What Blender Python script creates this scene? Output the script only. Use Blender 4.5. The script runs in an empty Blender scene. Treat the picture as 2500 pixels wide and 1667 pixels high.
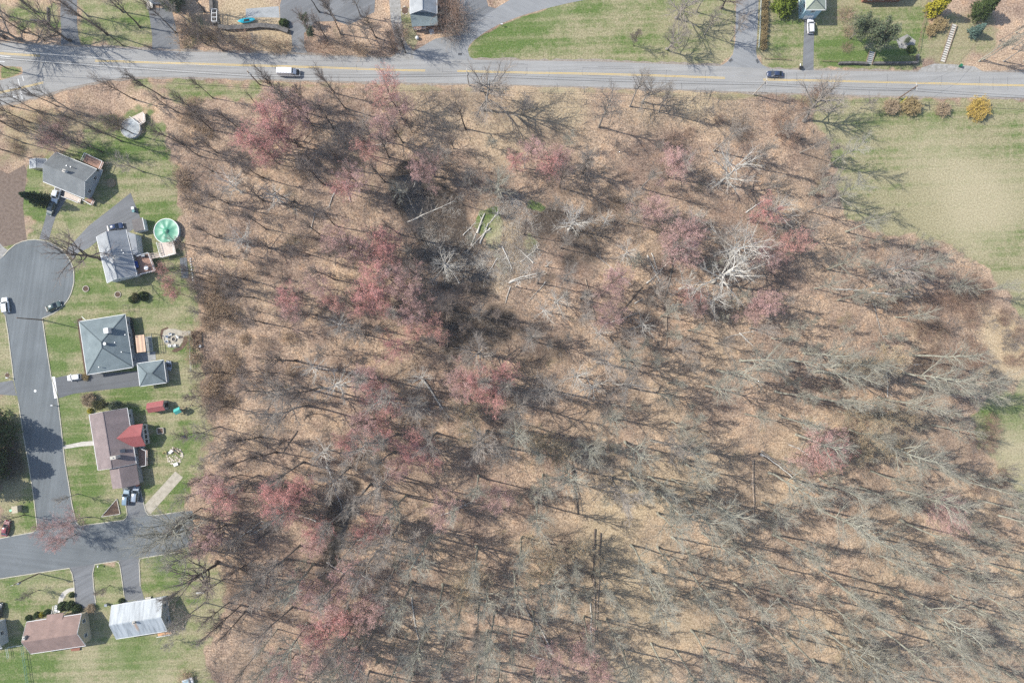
import bpy, math, random
import numpy as np
from mathutils import Vector, Matrix
from mathutils.geometry import tessellate_polygon

# ------------------------------------------------------------------ camera, sky, sun, exposure
SC = bpy.context.scene
COL = SC.collection
R = math.radians
H_CAM = 200.0
TILT = math.atan(36.0 / 1667.0)
cam_d = bpy.data.cameras.new('camera')
cam_d.sensor_width = 36.0
cam_d.lens = 24.0
cam_d.clip_start = 1.0
cam_d.clip_end = 6000.0
cam = bpy.data.objects.new('camera', cam_d)
COL.objects.link(cam)
cam.location = (0, 0, H_CAM)
cam.rotation_euler = (TILT, 0, 0)
SC.camera = cam

SUN_EL = R(44.0)
SH = Vector((0.972, -0.235, 0)).normalized()          # the way shadows fall on the ground
world = bpy.data.worlds.new('World')
SC.world = world
world.use_nodes = True
wn = world.node_tree
wn.nodes.clear()
sky = wn.nodes.new('ShaderNodeTexSky')
sky.sky_type = 'NISHITA'
sky.sun_disc = False
sky.sun_elevation = SUN_EL
sky.sun_rotation = math.atan2(-SH.x, -SH.y)
bg = wn.nodes.new('ShaderNodeBackground')
bg.inputs['Strength'].default_value = 0.15
wo = wn.nodes.new('ShaderNodeOutputWorld')
wn.links.new(sky.outputs[0], bg.inputs['Color'])
wn.links.new(bg.outputs[0], wo.inputs['Surface'])
sun_d = bpy.data.lights.new('sun', 'SUN')
sun_d.energy = 4.3
sun_d.angle = R(0.5)
sun_d.color = (1.0, 0.955, 0.88)
sun = bpy.data.objects.new('sun', sun_d)
COL.objects.link(sun)
sdir = Vector((SH.x * math.cos(SUN_EL), SH.y * math.cos(SUN_EL), -math.sin(SUN_EL)))
sun.rotation_euler = sdir.to_track_quat('-Z', 'Y').to_euler()
sun.location = (-120, 40, 150)
SC.view_settings.view_transform = 'Standard'
SC.view_settings.look = 'None'
SC.view_settings.exposure = 0.55
SC.view_settings.gamma = 1.0
SC.cycles.use_denoising = False
SC.cycles.max_bounces = 4
SC.cycles.diffuse_bounces = 2
SC.cycles.glossy_bounces = 2
SC.cycles.transparent_max_bounces = 4

rnd = random.Random(7)

# ------------------------------------------------------------------ measuring: photo pixel -> metres
F_PX = 24.0 / 36.0 * 2500
_ct, _st = math.cos(TILT), math.sin(TILT)

def P(px, py, z=0.0):
    """world x, y of the point that stands at height z under a pixel of the 2500 px survey photo"""
    dx = (px - 1250.0) / F_PX
    dy = -(py - 833.5) / F_PX
    wy = dy * _ct + _st
    wz = dy * _st - _ct
    s = (H_CAM - z) / -wz
    return Vector((dx * s, wy * s, z))

def PP(pts, z=0.0):
    return [P(x, y, z) for x, y in pts]

def pix(v):
    """inverse of P for z = 0 points"""
    zz = v[2] if len(v) > 2 else 0.0
    d = Vector((v[0], v[1], zz - H_CAM))
    cy = d.y * _ct + d.z * _st
    cz = -d.y * _st + d.z * _ct
    return 1250 + F_PX * d.x / -cz, 833.5 - F_PX * cy / -cz

# ------------------------------------------------------------------ object helpers
def tag(o, label=None, cat=None, group=None, kind=None):
    if label: o['label'] = label
    if cat: o['category'] = cat
    if group: o['group'] = group
    if kind: o['kind'] = kind
    return o

def empty(name, loc=(0, 0, 0), rz=0.0, label=None, cat=None, group=None, scale=1.0):
    o = bpy.data.objects.new(name, None)
    o.empty_display_size = 0.5
    COL.objects.link(o)
    o.location = loc
    o.rotation_euler = (0, 0, rz)
    o.scale = (scale, scale, scale)
    return tag(o, label, cat, group)

def mesh_np(name, V, faces, mats, smooth=False):
    """faces: list of (array (n,k) of vertex ids, material slot)"""
    me = bpy.data.meshes.new(name)
    V = np.asarray(V, dtype=np.float32)
    me.vertices.add(len(V))
    me.vertices.foreach_set('co', V.ravel())
    loops, starts, mi, c = [], [], [], 0
    for f, m in faces:
        f = np.asarray(f, dtype=np.int32)
        if f.size == 0: continue
        n, k = f.shape
        loops.append(f.ravel())
        starts.append(c + np.arange(n, dtype=np.int32) * k)
        mi.append(np.full(n, m, dtype=np.int32))
        c += n * k
    loops = np.concatenate(loops); starts = np.concatenate(starts); mi = np.concatenate(mi)
    me.loops.add(len(loops)); me.loops.foreach_set('vertex_index', loops)
    me.polygons.add(len(starts)); me.polygons.foreach_set('loop_start', starts)
    for m in mats: me.materials.append(m)
    me.polygons.foreach_set('material_index', mi)
    if smooth: me.polygons.foreach_set('use_smooth', np.ones(len(starts), dtype=bool))
    me.update(calc_edges=True)
    return me

def link(name, me, parent=None, loc=None, rz=None):
    o = bpy.data.objects.new(name, me)
    COL.objects.link(o)
    if parent is not None: o.parent = parent
    if loc is not None: o.location = loc
    if rz is not None: o.rotation_euler = (0, 0, rz)
    return o

class MB:
    """collects boxes, prisms, tubes and quads and links them as ONE mesh object"""
    def __init__(s): s.v = []; s.f = []
    def add(s, verts, faces):
        b = len(s.v); s.v += [tuple(v) for v in verts]
        s.f += [tuple(b + i for i in f) for f in faces]; return s
    def box(s, c, d, rz=0.0, M=None):
        x, y, z = d[0] / 2, d[1] / 2, d[2] / 2
        cs, sn = math.cos(rz), math.sin(rz)
        vs = []
        for a, b_, e in ((-1,-1,-1),(1,-1,-1),(1,1,-1),(-1,1,-1),(-1,-1,1),(1,-1,1),(1,1,1),(-1,1,1)):
            px, py = a * x, b_ * y
            vs.append((c[0] + px * cs - py * sn, c[1] + px * sn + py * cs, c[2] + e * z))
        return s.add(vs, [(3,2,1,0),(4,5,6,7),(0,1,5,4),(1,2,6,5),(2,3,7,6),(3,0,4,7)])
    def bar(s, p0, p1, w, h):
        p0, p1 = Vector(p0), Vector(p1); d = (p1 - p0)
        if d.length < 1e-6: return s
        d.normalize(); up = Vector((0, 0, 1))
        if abs(d.z) > .95: up = Vector((1, 0, 0))
        a = d.cross(up).normalized() * (w / 2); b = a.cross(d).normalized() * (h / 2)
        vs = [p0 - a - b, p0 + a - b, p0 + a + b, p0 - a + b, p1 - a - b, p1 + a - b, p1 + a + b, p1 - a + b]
        return s.add(vs, [(3,2,1,0),(4,5,6,7),(0,1,5,4),(1,2,6,5),(2,3,7,6),(3,0,4,7)])
    def tube(s, p0, p1, r0, r1, n=8):
        p0, p1 = Vector(p0), Vector(p1); d = (p1 - p0).normalized()
        a = d.orthogonal().normalized(); b = d.cross(a)
        vs = []
        for p, r in ((p0, r0), (p1, r1)):
            for i in range(n):
                t = 2 * math.pi * i / n
                vs.append(p + a * (r * math.cos(t)) + b * (r * math.sin(t)))
        fs = [(i, (i + 1) % n, n + (i + 1) % n, n + i) for i in range(n)]
        fs += [tuple(range(n - 1, -1, -1)), tuple(range(n, 2 * n))]
        return s.add(vs, fs)
    def path(s, pts, r0, r1, n=6):
        m = len(pts) - 1
        for i in range(m):
            s.tube(pts[i], pts[i + 1], r0 + (r1 - r0) * i / m, r0 + (r1 - r0) * (i + 1) / m, n)
        return s
    def prism(s, poly, z0, z1):
        n = len(poly)
        ar = sum(poly[i][0] * poly[(i + 1) % n][1] - poly[(i + 1) % n][0] * poly[i][1] for i in range(n))
        if ar < 0: poly = poly[::-1]
        vs = [(p[0], p[1], z0) for p in poly] + [(p[0], p[1], z1) for p in poly]
        fs = [(i, (i + 1) % n, n + (i + 1) % n, n + i) for i in range(n)]
        b = len(s.v)
        s.add(vs, fs)
        for t in tessellate_polygon([[Vector((p[0], p[1], 0)) for p in poly]]):
            a_, b_, c_ = (Vector(poly[k][:2]) for k in t)
            if (b_ - a_).cross(c_ - a_) < 0: t = (t[0], t[2], t[1])
            s.f.append(tuple(b + n + k for k in t)); s.f.append(tuple(b + k for k in reversed(t)))
        return s
    def sheet(s, poly, z):
        n = len(poly); b = len(s.v)
        s.v += [(p[0], p[1], z) for p in poly]
        for t in tessellate_polygon([[Vector((p[0], p[1], 0)) for p in poly]]):
            a_, b_, c_ = (Vector(poly[k][:2]) for k in t)
            if (b_ - a_).cross(c_ - a_) < 0: t = (t[0], t[2], t[1])
            s.f.append(tuple(b + k for k in t))
        return s
    def ribbon(s, pts, w, z0, z1=None, off=0.0):
        """a strip (z1 None) or a raised kerb of width w along a polyline"""
        pts = [Vector((p[0], p[1])) for p in pts]; n = len(pts); L = []; Rr = []
        for i, p in enumerate(pts):
            d = (pts[min(i + 1, n - 1)] - pts[max(i - 1, 0)]).normalized()
            q = Vector((-d.y, d.x))
            L.append(p + q * (off + w / 2)); Rr.append(p + q * (off - w / 2))
        if z1 is None:
            b = len(s.v)
            s.v += [(p.x, p.y, z0) for p in Rr] + [(p.x, p.y, z0) for p in L]
            s.f += [(b + i, b + i + 1, b + n + i + 1, b + n + i) for i in range(n - 1)]
        else:
            b = len(s.v)
            s.v += [(p.x, p.y, z0) for p in Rr] + [(p.x, p.y, z1) for p in Rr] + [(p.x, p.y, z1) for p in L] + [(p.x, p.y, z0) for p in L]
            for i in range(n - 1):
                for k in range(3):
                    s.f.append((b + k * n + i, b + k * n + i + 1, b + (k + 1) * n + i + 1, b + (k + 1) * n + i))
            s.f.append((b, b + n, b + 2 * n, b + 3 * n)); e = n - 1
            s.f.append((b + 3 * n + e, b + 2 * n + e, b + n + e, b + e))
        return s
    def loft(s, secs):
        """secs: list of equal length rings"""
        n = len(secs[0]); b = len(s.v)
        for r in secs: s.v += [tuple(p) for p in r]
        for i in range(len(secs) - 1):
            for k in range(n):
                s.f.append((b + i * n + k, b + i * n + (k + 1) % n, b + (i + 1) * n + (k + 1) % n, b + (i + 1) * n + k))
        s.f.append(tuple(b + k for k in range(n - 1, -1, -1)))
        e = b + (len(secs) - 1) * n
        s.f.append(tuple(e + k for k in range(n)))
        return s
    def build(s, name, mat, parent=None, smooth=False, loc=None, rz=None):
        me = bpy.data.meshes.new(name)
        me.from_pydata(s.v, [], s.f)
        me.materials.append(mat)
        if smooth: me.polygons.foreach_set('use_smooth', [True] * len(me.polygons))
        me.update()
        return link(name, me, parent, loc, rz)

def local(root, p):
    """world point -> coordinates of a thing that has only a location and a turn about z"""
    rz = root.rotation_euler[2]; d = Vector(p) - Vector(root.location)
    c, s_ = math.cos(-rz), math.sin(-rz)
    return Vector((d.x * c - d.y * s_, d.x * s_ + d.y * c, d.z))

# ------------------------------------------------------------------ materials
def nodes(m):
    m.use_nodes = True
    nt = m.node_tree; nt.nodes.clear()
    out = nt.nodes.new('ShaderNodeOutputMaterial')
    bs = nt.nodes.new('ShaderNodeBsdfPrincipled')
    nt.links.new(bs.outputs[0], out.inputs['Surface'])
    return nt, bs

def N(nt, t, **kw):
    n = nt.nodes.new(t)
    for k, v in kw.items():
        if k in n.inputs.keys(): n.inputs[k].default_value = v
        else: setattr(n, k, v)
    return n

def ramp(nt, fac, stops):
    r = nt.nodes.new('ShaderNodeValToRGB')
    e = r.color_ramp.elements
    while len(e) < len(stops): e.new(0.5)
    for i, (p, c) in enumerate(stops):
        e[i].position = p; e[i].color = (*c, 1)
    nt.links.new(fac, r.inputs[0])
    return r.outputs[0]

def mixc(nt, fac, a, b, mode='MIX'):
    m = nt.nodes.new('ShaderNodeMix'); m.data_type = 'RGBA'; m.blend_type = mode
    for sock, val in ((m.inputs[0], fac), (m.inputs[6], a), (m.inputs[7], b)):
        if hasattr(val, 'is_output'): nt.links.new(val, sock)
        elif isinstance(val, (int, float)): sock.default_value = val
        else: sock.default_value = (*val, 1)
    return m.outputs[2]

def math_n(nt, op, a, b=0.0, clamp=False):
    m = nt.nodes.new('ShaderNodeMath'); m.operation = op; m.use_clamp = clamp
    for sock, val in ((m.inputs[0], a), (m.inputs[1], b)):
        if hasattr(val, 'is_output'): nt.links.new(val, sock)
        else: sock.default_value = val
    return m.outputs[0]

def noise(nt, vec, scale, detail=4.0, rough=0.6, dist=0.0):
    n = N(nt, 'ShaderNodeTexNoise', Scale=scale, Detail=detail, Roughness=rough, Distortion=dist)
    nt.links.new(vec, n.inputs['Vector'])
    return n.outputs[0]

def world_pos(nt): return nt.nodes.new('ShaderNodeNewGeometry').outputs['Position']
def obj_pos(nt): return nt.nodes.new('ShaderNodeTexCoord').outputs['Object']

def stretch(nt, vec, sx, sy, sz, rz=0.0):
    if rz:
        q = nt.nodes.new('ShaderNodeMapping'); q.inputs['Rotation'].default_value = (0, 0, -rz)
        nt.links.new(vec, q.inputs['Vector']); vec = q.outputs[0]
    m = nt.nodes.new('ShaderNodeMapping')
    m.inputs['Scale'].default_value = (sx, sy, sz)
    nt.links.new(vec, m.inputs['Vector'])
    return m.outputs[0]

def mat(name, c1, c2=None, scale=3.0, rough=0.8, metal=0.0, wpos=False, vary=0.0, spec=0.3, coat=0.0, lo=0.35, hi=0.65):
    m = bpy.data.materials.new(name)
    nt, bs = nodes(m)
    bs.inputs['Roughness'].default_value = rough
    bs.inputs['Metallic'].default_value = metal
    bs.inputs['Specular IOR Level'].default_value = spec
    if coat: bs.inputs['Coat Weight'].default_value = coat
    c2 = c2 or tuple(x * 0.8 for x in c1)
    vec = world_pos(nt) if wpos else obj_pos(nt)
    col = ramp(nt, noise(nt, vec, scale), [(lo, c1), (hi, c2)])
    if vary:
        oi = nt.nodes.new('ShaderNodeObjectInfo')
        v = math_n(nt, 'MULTIPLY_ADD', oi.outputs['Random'], 2 * vary); v.node.inputs[2].default_value = 1 - vary
        col = mixc(nt, 1.0, col, v, 'MULTIPLY')
    nt.links.new(col, bs.inputs['Base Color'])
    m.diffuse_color = (*c1, 1)
    return m

def shingle(name, c1, c2, dirs=(0.35, 6.0), rough=0.9):
    """roofing in courses: streaky tabs along x, rows across y, with weathering"""
    m = bpy.data.materials.new(name)
    nt, bs = nodes(m)
    bs.inputs['Roughness'].default_value = rough
    bs.inputs['Specular IOR Level'].default_value = 0.2
    v = obj_pos(nt)
    rows = noise(nt, stretch(nt, v, 1.6, 5.0, 5.0), 1.6, 3, 0.7)
    wear = noise(nt, v, 0.35, 3, 0.6)
    c = ramp(nt, rows, [(0.3, c1), (0.7, c2)])
    c = mixc(nt, 1.0, c, ramp(nt, wear, [(0.3, (0.78, 0.78, 0.78)), (0.7, (1.12, 1.1, 1.08))]), 'MULTIPLY')
    wv = N(nt, 'ShaderNodeTexWave', Scale=1.1, Distortion=0.6)
    wv.wave_type = 'BANDS'; wv.bands_direction = 'Y'
    nt.links.new(v, wv.inputs['Vector'])
    c = mixc(nt, 0.16, c, wv.outputs['Color'], 'MULTIPLY')
    nt.links.new(c, bs.inputs['Base Color'])
    return m

def paint(name, c, rough=0.28):
    m = bpy.data.materials.new(name)
    nt, bs = nodes(m)
    n = noise(nt, obj_pos(nt), 1.2, 3)
    nt.links.new(mixc(nt, n, tuple(x * 0.93 for x in c), tuple(min(1, x * 1.05) for x in c)), bs.inputs['Base Color'])
    bs.inputs['Roughness'].default_value = rough
    bs.inputs['Coat Weight'].default_value = 0.5
    bs.inputs['Coat Roughness'].default_value = 0.08
    return m

M = {}
M['white_trim'] = mat('white_trim', (0.74, 0.74, 0.72), (0.66, 0.66, 0.64), 2, 0.5)
M['glass'] = mat('window_glass', (0.035, 0.045, 0.06), (0.02, 0.025, 0.035), 2, 0.08, spec=0.6)
M['car_glass'] = mat('car_glass', (0.02, 0.03, 0.04), (0.012, 0.018, 0.025), 2, 0.06, spec=0.7)
M['tyre'] = mat('tyre_rubber', (0.018, 0.018, 0.018), (0.03, 0.03, 0.03), 8, 0.9)
M['rim'] = mat('alloy_rim', (0.45, 0.46, 0.48), None, 8, 0.35, 0.8)
M['lamp'] = mat('clear_lamp', (0.75, 0.77, 0.78), None, 8, 0.1)
M['tail'] = mat('red_lamp', (0.35, 0.02, 0.02), None, 8, 0.15)
M['dark_trim'] = mat('dark_trim', (0.02, 0.02, 0.022), None, 4, 0.5)
M['concrete'] = mat('pale_concrete', (0.52, 0.49, 0.43), (0.42, 0.39, 0.34), 0.9, 0.9)
M['kerb'] = mat('kerb_concrete', (0.50, 0.47, 0.38), (0.38, 0.35, 0.28), 1.2, 0.9, wpos=True)
M['wood'] = mat('weathered_wood', (0.30, 0.22, 0.15), (0.20, 0.14, 0.10), 3, 0.85)
M['pole_wood'] = mat('pole_wood', (0.22, 0.14, 0.09), (0.15, 0.10, 0.07), 3, 0.85)
M['pole_pale'] = mat('bleached_pole_wood', (0.50, 0.46, 0.40), (0.38, 0.34, 0.29), 3, 0.85)
M['deck_wood'] = mat('deck_boards', (0.36, 0.22, 0.16), (0.27, 0.16, 0.12), 3, 0.8)
M['deck_pale'] = mat('pale_deck_boards', (0.60, 0.52, 0.44), (0.48, 0.40, 0.34), 3, 0.8)
M['metal_grey'] = mat('grey_metal', (0.35, 0.37, 0.39), (0.28, 0.3, 0.32), 3, 0.4, 0.6)
M['wire'] = mat('cable_rubber', (0.03, 0.03, 0.032), None, 1, 0.6)
M['stone'] = mat('field_stone', (0.50, 0.45, 0.38), (0.33, 0.29, 0.24), 1.6, 0.95)
M['dark_stone'] = mat('dark_wall_stone', (0.16, 0.15, 0.14), (0.08, 0.075, 0.07), 1.2, 0.95)
M['mulch'] = mat('bark_mulch', (0.085, 0.052, 0.036), (0.13, 0.085, 0.06), 5, 0.95, wpos=True)
# ------------------------------------------------------------------ the ground sheet and its cover
LAWNS = [   # grass of the yards and verges
    ([(290,290),(345,265),(385,300),(400,340),(440,470),(452,560),(455,650),(470,760),(488,800),(480,880),(485,930),(480,960),(495,1010),(505,1080),(480,1160),(450,1250),(330,1290),(0,1330),(0,960),(-60,960),(-60,620),(60,600),(65,540),(58,480),(62,420),(100,400),(180,350),(225,310)], 1.0, 4.0),
    ([(-60,1400),(460,1335),(500,1360),(525,1400),(540,1480),(505,1560),(500,1760),(-60,1760)], 1.0, 4.0),
    ([(1162,148),(1143,138),(1142,118),(1157,99),(1219,60),(1327,23),(1430,-10),(1800,-40),(1796,100),(1789,133),(1757,163)], 1.0, 1.0),
    ([(1853,-40),(1846,130),(1880,170),(1960,172),(2100,174),(2238,172),(2262,120),(2275,60),(2290,-40)], 0.95, 3.0),
    ([(190,0),(360,-20),(372,60),(372,112),(305,112),(198,104)], 0.7, 3.0),
    ([(0,0),(140,0),(147,60),(110,75),(40,60),(0,30)], 0.75, 5.0),
    ([(330,195),(500,193),(640,196),(650,240),(600,262),(520,250),(400,232),(340,215)], 0.75, 4.0),
    ([(1930,232),(2500,243),(2600,245),(2600,800),(2500,770),(2450,700),(2415,655),(2340,600),(2280,585),(2150,570),(2070,530),(2045,440),(2022,350),(1985,300),(2000,262)], 1.0, 2.5),
    ([(2600,900),(2500,930),(2425,952),(2392,980),(2370,1040),(2385,1100),(2440,1130),(2470,1180),(2500,1260),(2600,1300)], 1.0, 3.0),
    ([(0,163),(53,165),(55,181),(0,197)], 0.7, 1.0),
    ([(2262,60),(2330,30),(2420,40),(2440,110),(2380,160),(2300,160),(2260,140)], 0.6, 6.0),
    ([(440,40),(500,40),(540,100),(520,124),(450,122)], .5, 5.0),
    ([(0,265),(150,260),(290,290),(230,330),(120,390),(0,400)], .45, 8.0),
    ([(470,1260),(560,1390),(560,1500),(500,1380)], .4, 5.0),
    ([(640,200),(940,206),(1440,216),(1720,226),(1940,232),(1940,240),(1700,240),(1440,228),(940,222),(640,215)], .5, 1.5),
    ([(1180,215),(1560,224),(1480,330),(1300,380),(1120,330)], .33, 10.0),
    ([(960,20),(1000,20),(1008,60),(1020,100),(1008,120),(985,92)], 0.8, 1.0),
]
LUSH = [  # px, py, radius, amount of fresh green
    (150,820,45,.9),(170,980,40,1.0),(185,1060,45,.75),(205,1180,50,.6),(140,900,25,1.0),(205,1230,40,.6),(177,545,13,1.3),(60,460,35,.9),(95,510,35,.9),(90,420,30,.8),
    (450,850,30,.8),(320,960,60,.5),(420,1080,60,.5),(330,900,40,.6),(440,1200,40,.6),(300,770,60,.3),(300,1250,30,.5),(260,1240,30,.6),
    (80,1250,40,.8),(230,380,40,.6),(270,270,30,.5),(310,345,35,.9),(350,300,40,.5),(390,520,40,.4),(240,700,60,.35),(180,700,40,.4),(400,730,40,.5),
    (40,1610,60,.8),(300,1600,60,.7),(360,1600,50,.7),(120,1600,40,.4),(420,1400,40,.8),(255,1400,30,.6),(40,1450,40,.4),(130,1640,60,.3),(480,1480,30,.3),(410,1390,30,.9),
    (1180,125,40,.6),(1260,70,45,.9),(1340,35,40,.9),(1300,60,40,.6),(1200,95,40,.5),(1600,60,60,.35),(1440,15,50,.6),(1300,130,80,.35),(1500,120,80,.35),(1740,30,40,.4),
    (1890,110,30,.5),(1930,60,40,.5),(2020,120,40,.5),(2080,140,60,.5),(2140,150,60,.5),(2200,130,40,.6),(1905,160,30,.5),(2230,70,40,.4),
    (2300,260,200,.2),(2100,260,60,.4),(2430,620,90,.45),(2260,310,130,.25),(2040,380,30,.7),(2480,330,80,.3),(2480,980,70,.75),(2400,1010,40,.6),(2470,1060,50,.4),
    (520,215,60,.35),(600,235,50,.3),(1190,545,0,0),
]
DRY = [  # px, py, radius, amount of pale straw
    (1240,560,38,1.0),(1210,600,30,.7),(1270,600,30,.8),(1140,560,20,.6),(1250,640,35,.6),(1210,690,30,.5),(1180,500,20,.4),
    (1370,260,55,.9),(1130,250,60,.45),(1290,240,60,.4),(1250,330,70,.45),(1200,370,60,.55),(1400,330,50,.4),(1020,250,60,.5),(960,230,60,.4),(1400,230,60,.5),
    (880,350,40,.5),(800,330,40,.4),(1100,310,60,.35),(1690,250,60,.5),(1560,290,60,.35),(1650,225,100,.3),(1760,240,90,.35),
    (2460,850,70,1.1),(2440,810,40,.9),(2480,900,50,.8),(2420,890,30,.6),(2390,760,60,.3),(2250,820,40,.4),
    (1500,1240,90,.5),(1580,1300,120,.45),(1480,1420,120,.4),(1550,1560,120,.4),(1700,1500,120,.3),(1650,1100,120,.25),(1750,900,100,.25),(1580,900,90,.3),
    (590,30,60,1.2),(570,60,40,1.2),(640,62,50,1.1),(690,105,40,.8),(620,95,40,.6),(2290,440,120,.5),(2440,470,90,.6),(2380,520,90,.5),(2330,400,80,.3),(2470,1110,60,.6),(2440,980,30,.4),
    (300,1450,40,.4),(90,1400,60,.4),(200,1640,80,.4),(370,1640,60,.4),
]
MUD = [  # damp dark earth
    (1000,480,52,1.2),(1040,520,58,1.3),(1085,600,55,1.3),(1130,650,60,1.3),(1170,690,40,1.0),(1090,560,55,1.1),(985,440,42,1.1),(1060,470,45,.9),(1010,410,40,.8),(1100,500,40,.8),(1370,560,60,.6),(1320,530,40,.6),(1200,450,60,.4),(1290,600,40,.4),(1190,820,60,.5),(1100,800,50,.5),(1220,760,45,.6),(1440,600,60,.5),
    (1340,680,25,.6),(1390,640,25,.6),(1260,790,35,.6),(1220,830,35,.5),(1330,850,60,.5),(1120,760,35,.7),(1110,860,30,.6),(1080,700,20,.6),
    (850,1085,24,.8),(880,1110,24,.8),(862,1180,30,.8),(830,1250,40,1.1),(815,1310,38,1.1),(808,1370,30,1.0),(795,1420,24,.9),(790,1160,24,.7),(700,1190,24,.4),(640,1290,30,.7),(680,1270,22,.7),
    (700,415,18,.7),(740,405,18,.8),(780,398,18,.9),(830,390,20,.8),(880,388,18,.6),(650,430,18,.7),(1000,420,24,.8),(1030,460,26,.8),(1450,490,40,.4),(1500,560,40,.4),
    (475,260,12,.8),(465,300,12,.8),(450,320,12,.5),(600,390,26,.5),(620,420,22,.5),
    (600,280,0,0),
    (10,1090,70,.8),(30,1150,40,.5),(2330,890,40,.5),(2280,760,40,.4),(2120,810,25,.3),
]
GREEN_PATCH = [[(1158,548),(1172,515),(1214,500),(1232,540),(1226,578),(1222,610),(1246,648),(1232,662),(1205,620),(1190,590),(1172,572)],
               [(1290,560),(1312,590),(1300,630),(1276,620),(1282,590)], [(1330,520),(1290,505),(1300,490),(1340,505)]]
ROADS_PX = {}
WOODS = [(290,225),(420,245),(520,262),(600,272),(660,215),(940,212),(1440,222),(1715,232),(1940,240),(1990,300),(2015,350),(2035,440),(2060,530),(2150,575),(2290,590),(2345,610),(2410,670),(2400,760),(2395,860),(2400,930),(2390,980),(2355,1040),(2380,1110),(2430,1140),(2460,1190),(2500,1270),(2560,1320),(2560,1730),(505,1730),(505,1560),(545,1480),(530,1400),(500,1360),(470,1300),(480,1180),(508,1090),(498,1010),(484,960),(486,900),(490,800),(470,760),(457,640),(455,560),(440,470),(400,340),(390,300),(300,290),(200,320),(100,390),(0,390),(-60,390),(-60,250),(60,250),(165,225)]

def seg_dist(X, Y, poly):
    """signed distance to a polygon (positive inside), arrays of points"""
    n = len(poly); d = np.full(X.shape, 1e9); ins = np.zeros(X.shape, bool)
    for i in range(n):
        x0, y0 = poly[i][0], poly[i][1]; x1, y1 = poly[(i + 1) % n][0], poly[(i + 1) % n][1]
        ex, ey = x1 - x0, y1 - y0; L = ex * ex + ey * ey + 1e-12
        t = np.clip(((X - x0) * ex + (Y - y0) * ey) / L, 0, 1)
        d = np.minimum(d, (X - x0 - t * ex) ** 2 + (Y - y0 - t * ey) ** 2)
        c = ((y0 > Y) != (y1 > Y))
        with np.errstate(divide='ignore', invalid='ignore'):
            xi = (x1 - x0) * (Y - y0) / (y1 - y0 + 1e-12) + x0
        ins ^= c & (X < xi)
    d = np.sqrt(d)
    return np.where(ins, d, -d)

_rg = np.random.RandomState(11)
def vnoise(X, Y, cell, seed):
    """smooth value noise in 0..1"""
    g = np.random.RandomState(seed).rand(256, 256)
    u, v = X / cell + 512.3, Y / cell + 512.7
    i, j = np.floor(u).astype(int), np.floor(v).astype(int)
    fu, fv = u - i, v - j
    fu, fv = fu * fu * (3 - 2 * fu), fv * fv * (3 - 2 * fv)
    a = g[i % 256, j % 256]; b = g[(i + 1) % 256, j % 256]; c = g[i % 256, (j + 1) % 256]; d = g[(i + 1) % 256, (j + 1) % 256]
    return (a * (1 - fu) + b * fu) * (1 - fv) + (c * (1 - fu) + d * fu) * fv

def fbm(X, Y, cell, seed):
    return 0.5 * vnoise(X, Y, cell, seed) + 0.3 * vnoise(X, Y, cell / 2, seed + 1) + 0.2 * vnoise(X, Y, cell / 4, seed + 2)

def axis(lo, hi, step, far):
    core = np.arange(lo, hi + step, step)
    out = [hi + step]; s = step
    while out[-1] < far: s *= 1.25; out.append(out[-1] + s)
    out = np.array(out[1:])
    inn = [lo - step]; s = step
    while inn[-1] > -far: s *= 1.25; inn.append(inn[-1] - s)
    return np.concatenate([np.array(inn[::-1]), core, out])

gx, gy = axis(-156, 156, 0.6, 2600), axis(-108, 112, 0.6, 2600)
GX, GY = np.meshgrid(gx, gy)
px_w = lambda pts: [(P(*p).x, P(*p).y) for p in pts]
wood_sd = seg_dist(GX, GY, px_w(WOODS))
edge_n = (fbm(GX, GY, 6, 3) - 0.5) * 9 + (vnoise(GX, GY, 1.3, 9) - 0.5) * 2.0
lawn = np.zeros(GX.shape)
far_grass = np.zeros(GX.shape)
for poly, amt, soft in LAWNS:
    sd = seg_dist(GX, GY, px_w(poly)) + edge_n * min(1.0, soft / 4.0)
    lawn = np.maximum(lawn, amt * np.clip(sd / soft + 0.5, 0, 1))
def blobs(lst):
    out = np.zeros(GX.shape)
    for x, y, r, a in lst:
        if r <= 0: continue
        c = P(x, y); rr = r * 0.12
        out += a * np.exp(-(((GX - c.x) ** 2 + (GY - c.y) ** 2) / rr ** 2) ** 1.5)
    return out
lush = blobs(LUSH) + (fbm(GX, GY, 9, 21) - 0.5) * 1.0 + 0.06 + 0.30 * np.clip((-88 - GX) / 6, 0, 1) + 0.10 * np.clip((GY - 78) / 4, 0, 1) - 0.22 * (np.clip((GX - 88) / 6, 0, 1) * np.clip((76 - GY) / 4, 0, 1))
dry = blobs(DRY) + (fbm(GX, GY, 14, 31) - 0.5) * 0.9 + 0.7 * (fbm(GX, GY, 4.5, 91) - 0.5) * np.clip((-88 - GX) / 6, 0, 1) + 0.30 * np.clip((GX - 0) / 30, 0, 1) * np.clip((-12 - GY) / 25, 0, 1)  # last term pales the lower right wood floor, sunlight put into its colour
mud = blobs(MUD) + (fbm(GX, GY, 8, 41) - 0.58) * 0.9 + np.clip(wood_sd / 5, 0, 1) * (0.09 * np.clip((30 - GX) / 60, 0, 1) + 0.14 * np.clip(1 - np.hypot((GX - 10) / 60, (GY - 35) / 32), 0, 1))  # left-hand wood floor darkened: shade of dense trees painted in with the mud
for poly in GREEN_PATCH:
    sd = seg_dist(GX, GY, px_w(poly)) + edge_n * 0.35
    k = np.clip(sd / 0.8 + 0.5, 0, 1)
    lawn = np.maximum(lawn, k); lush = np.maximum(lush, k * 1.0); mud = mud * (1 - k)
mud = np.clip(mud, 0, 1); lush = np.clip(lush, 0, 1); dry = np.clip(dry, 0, 1)
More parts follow.
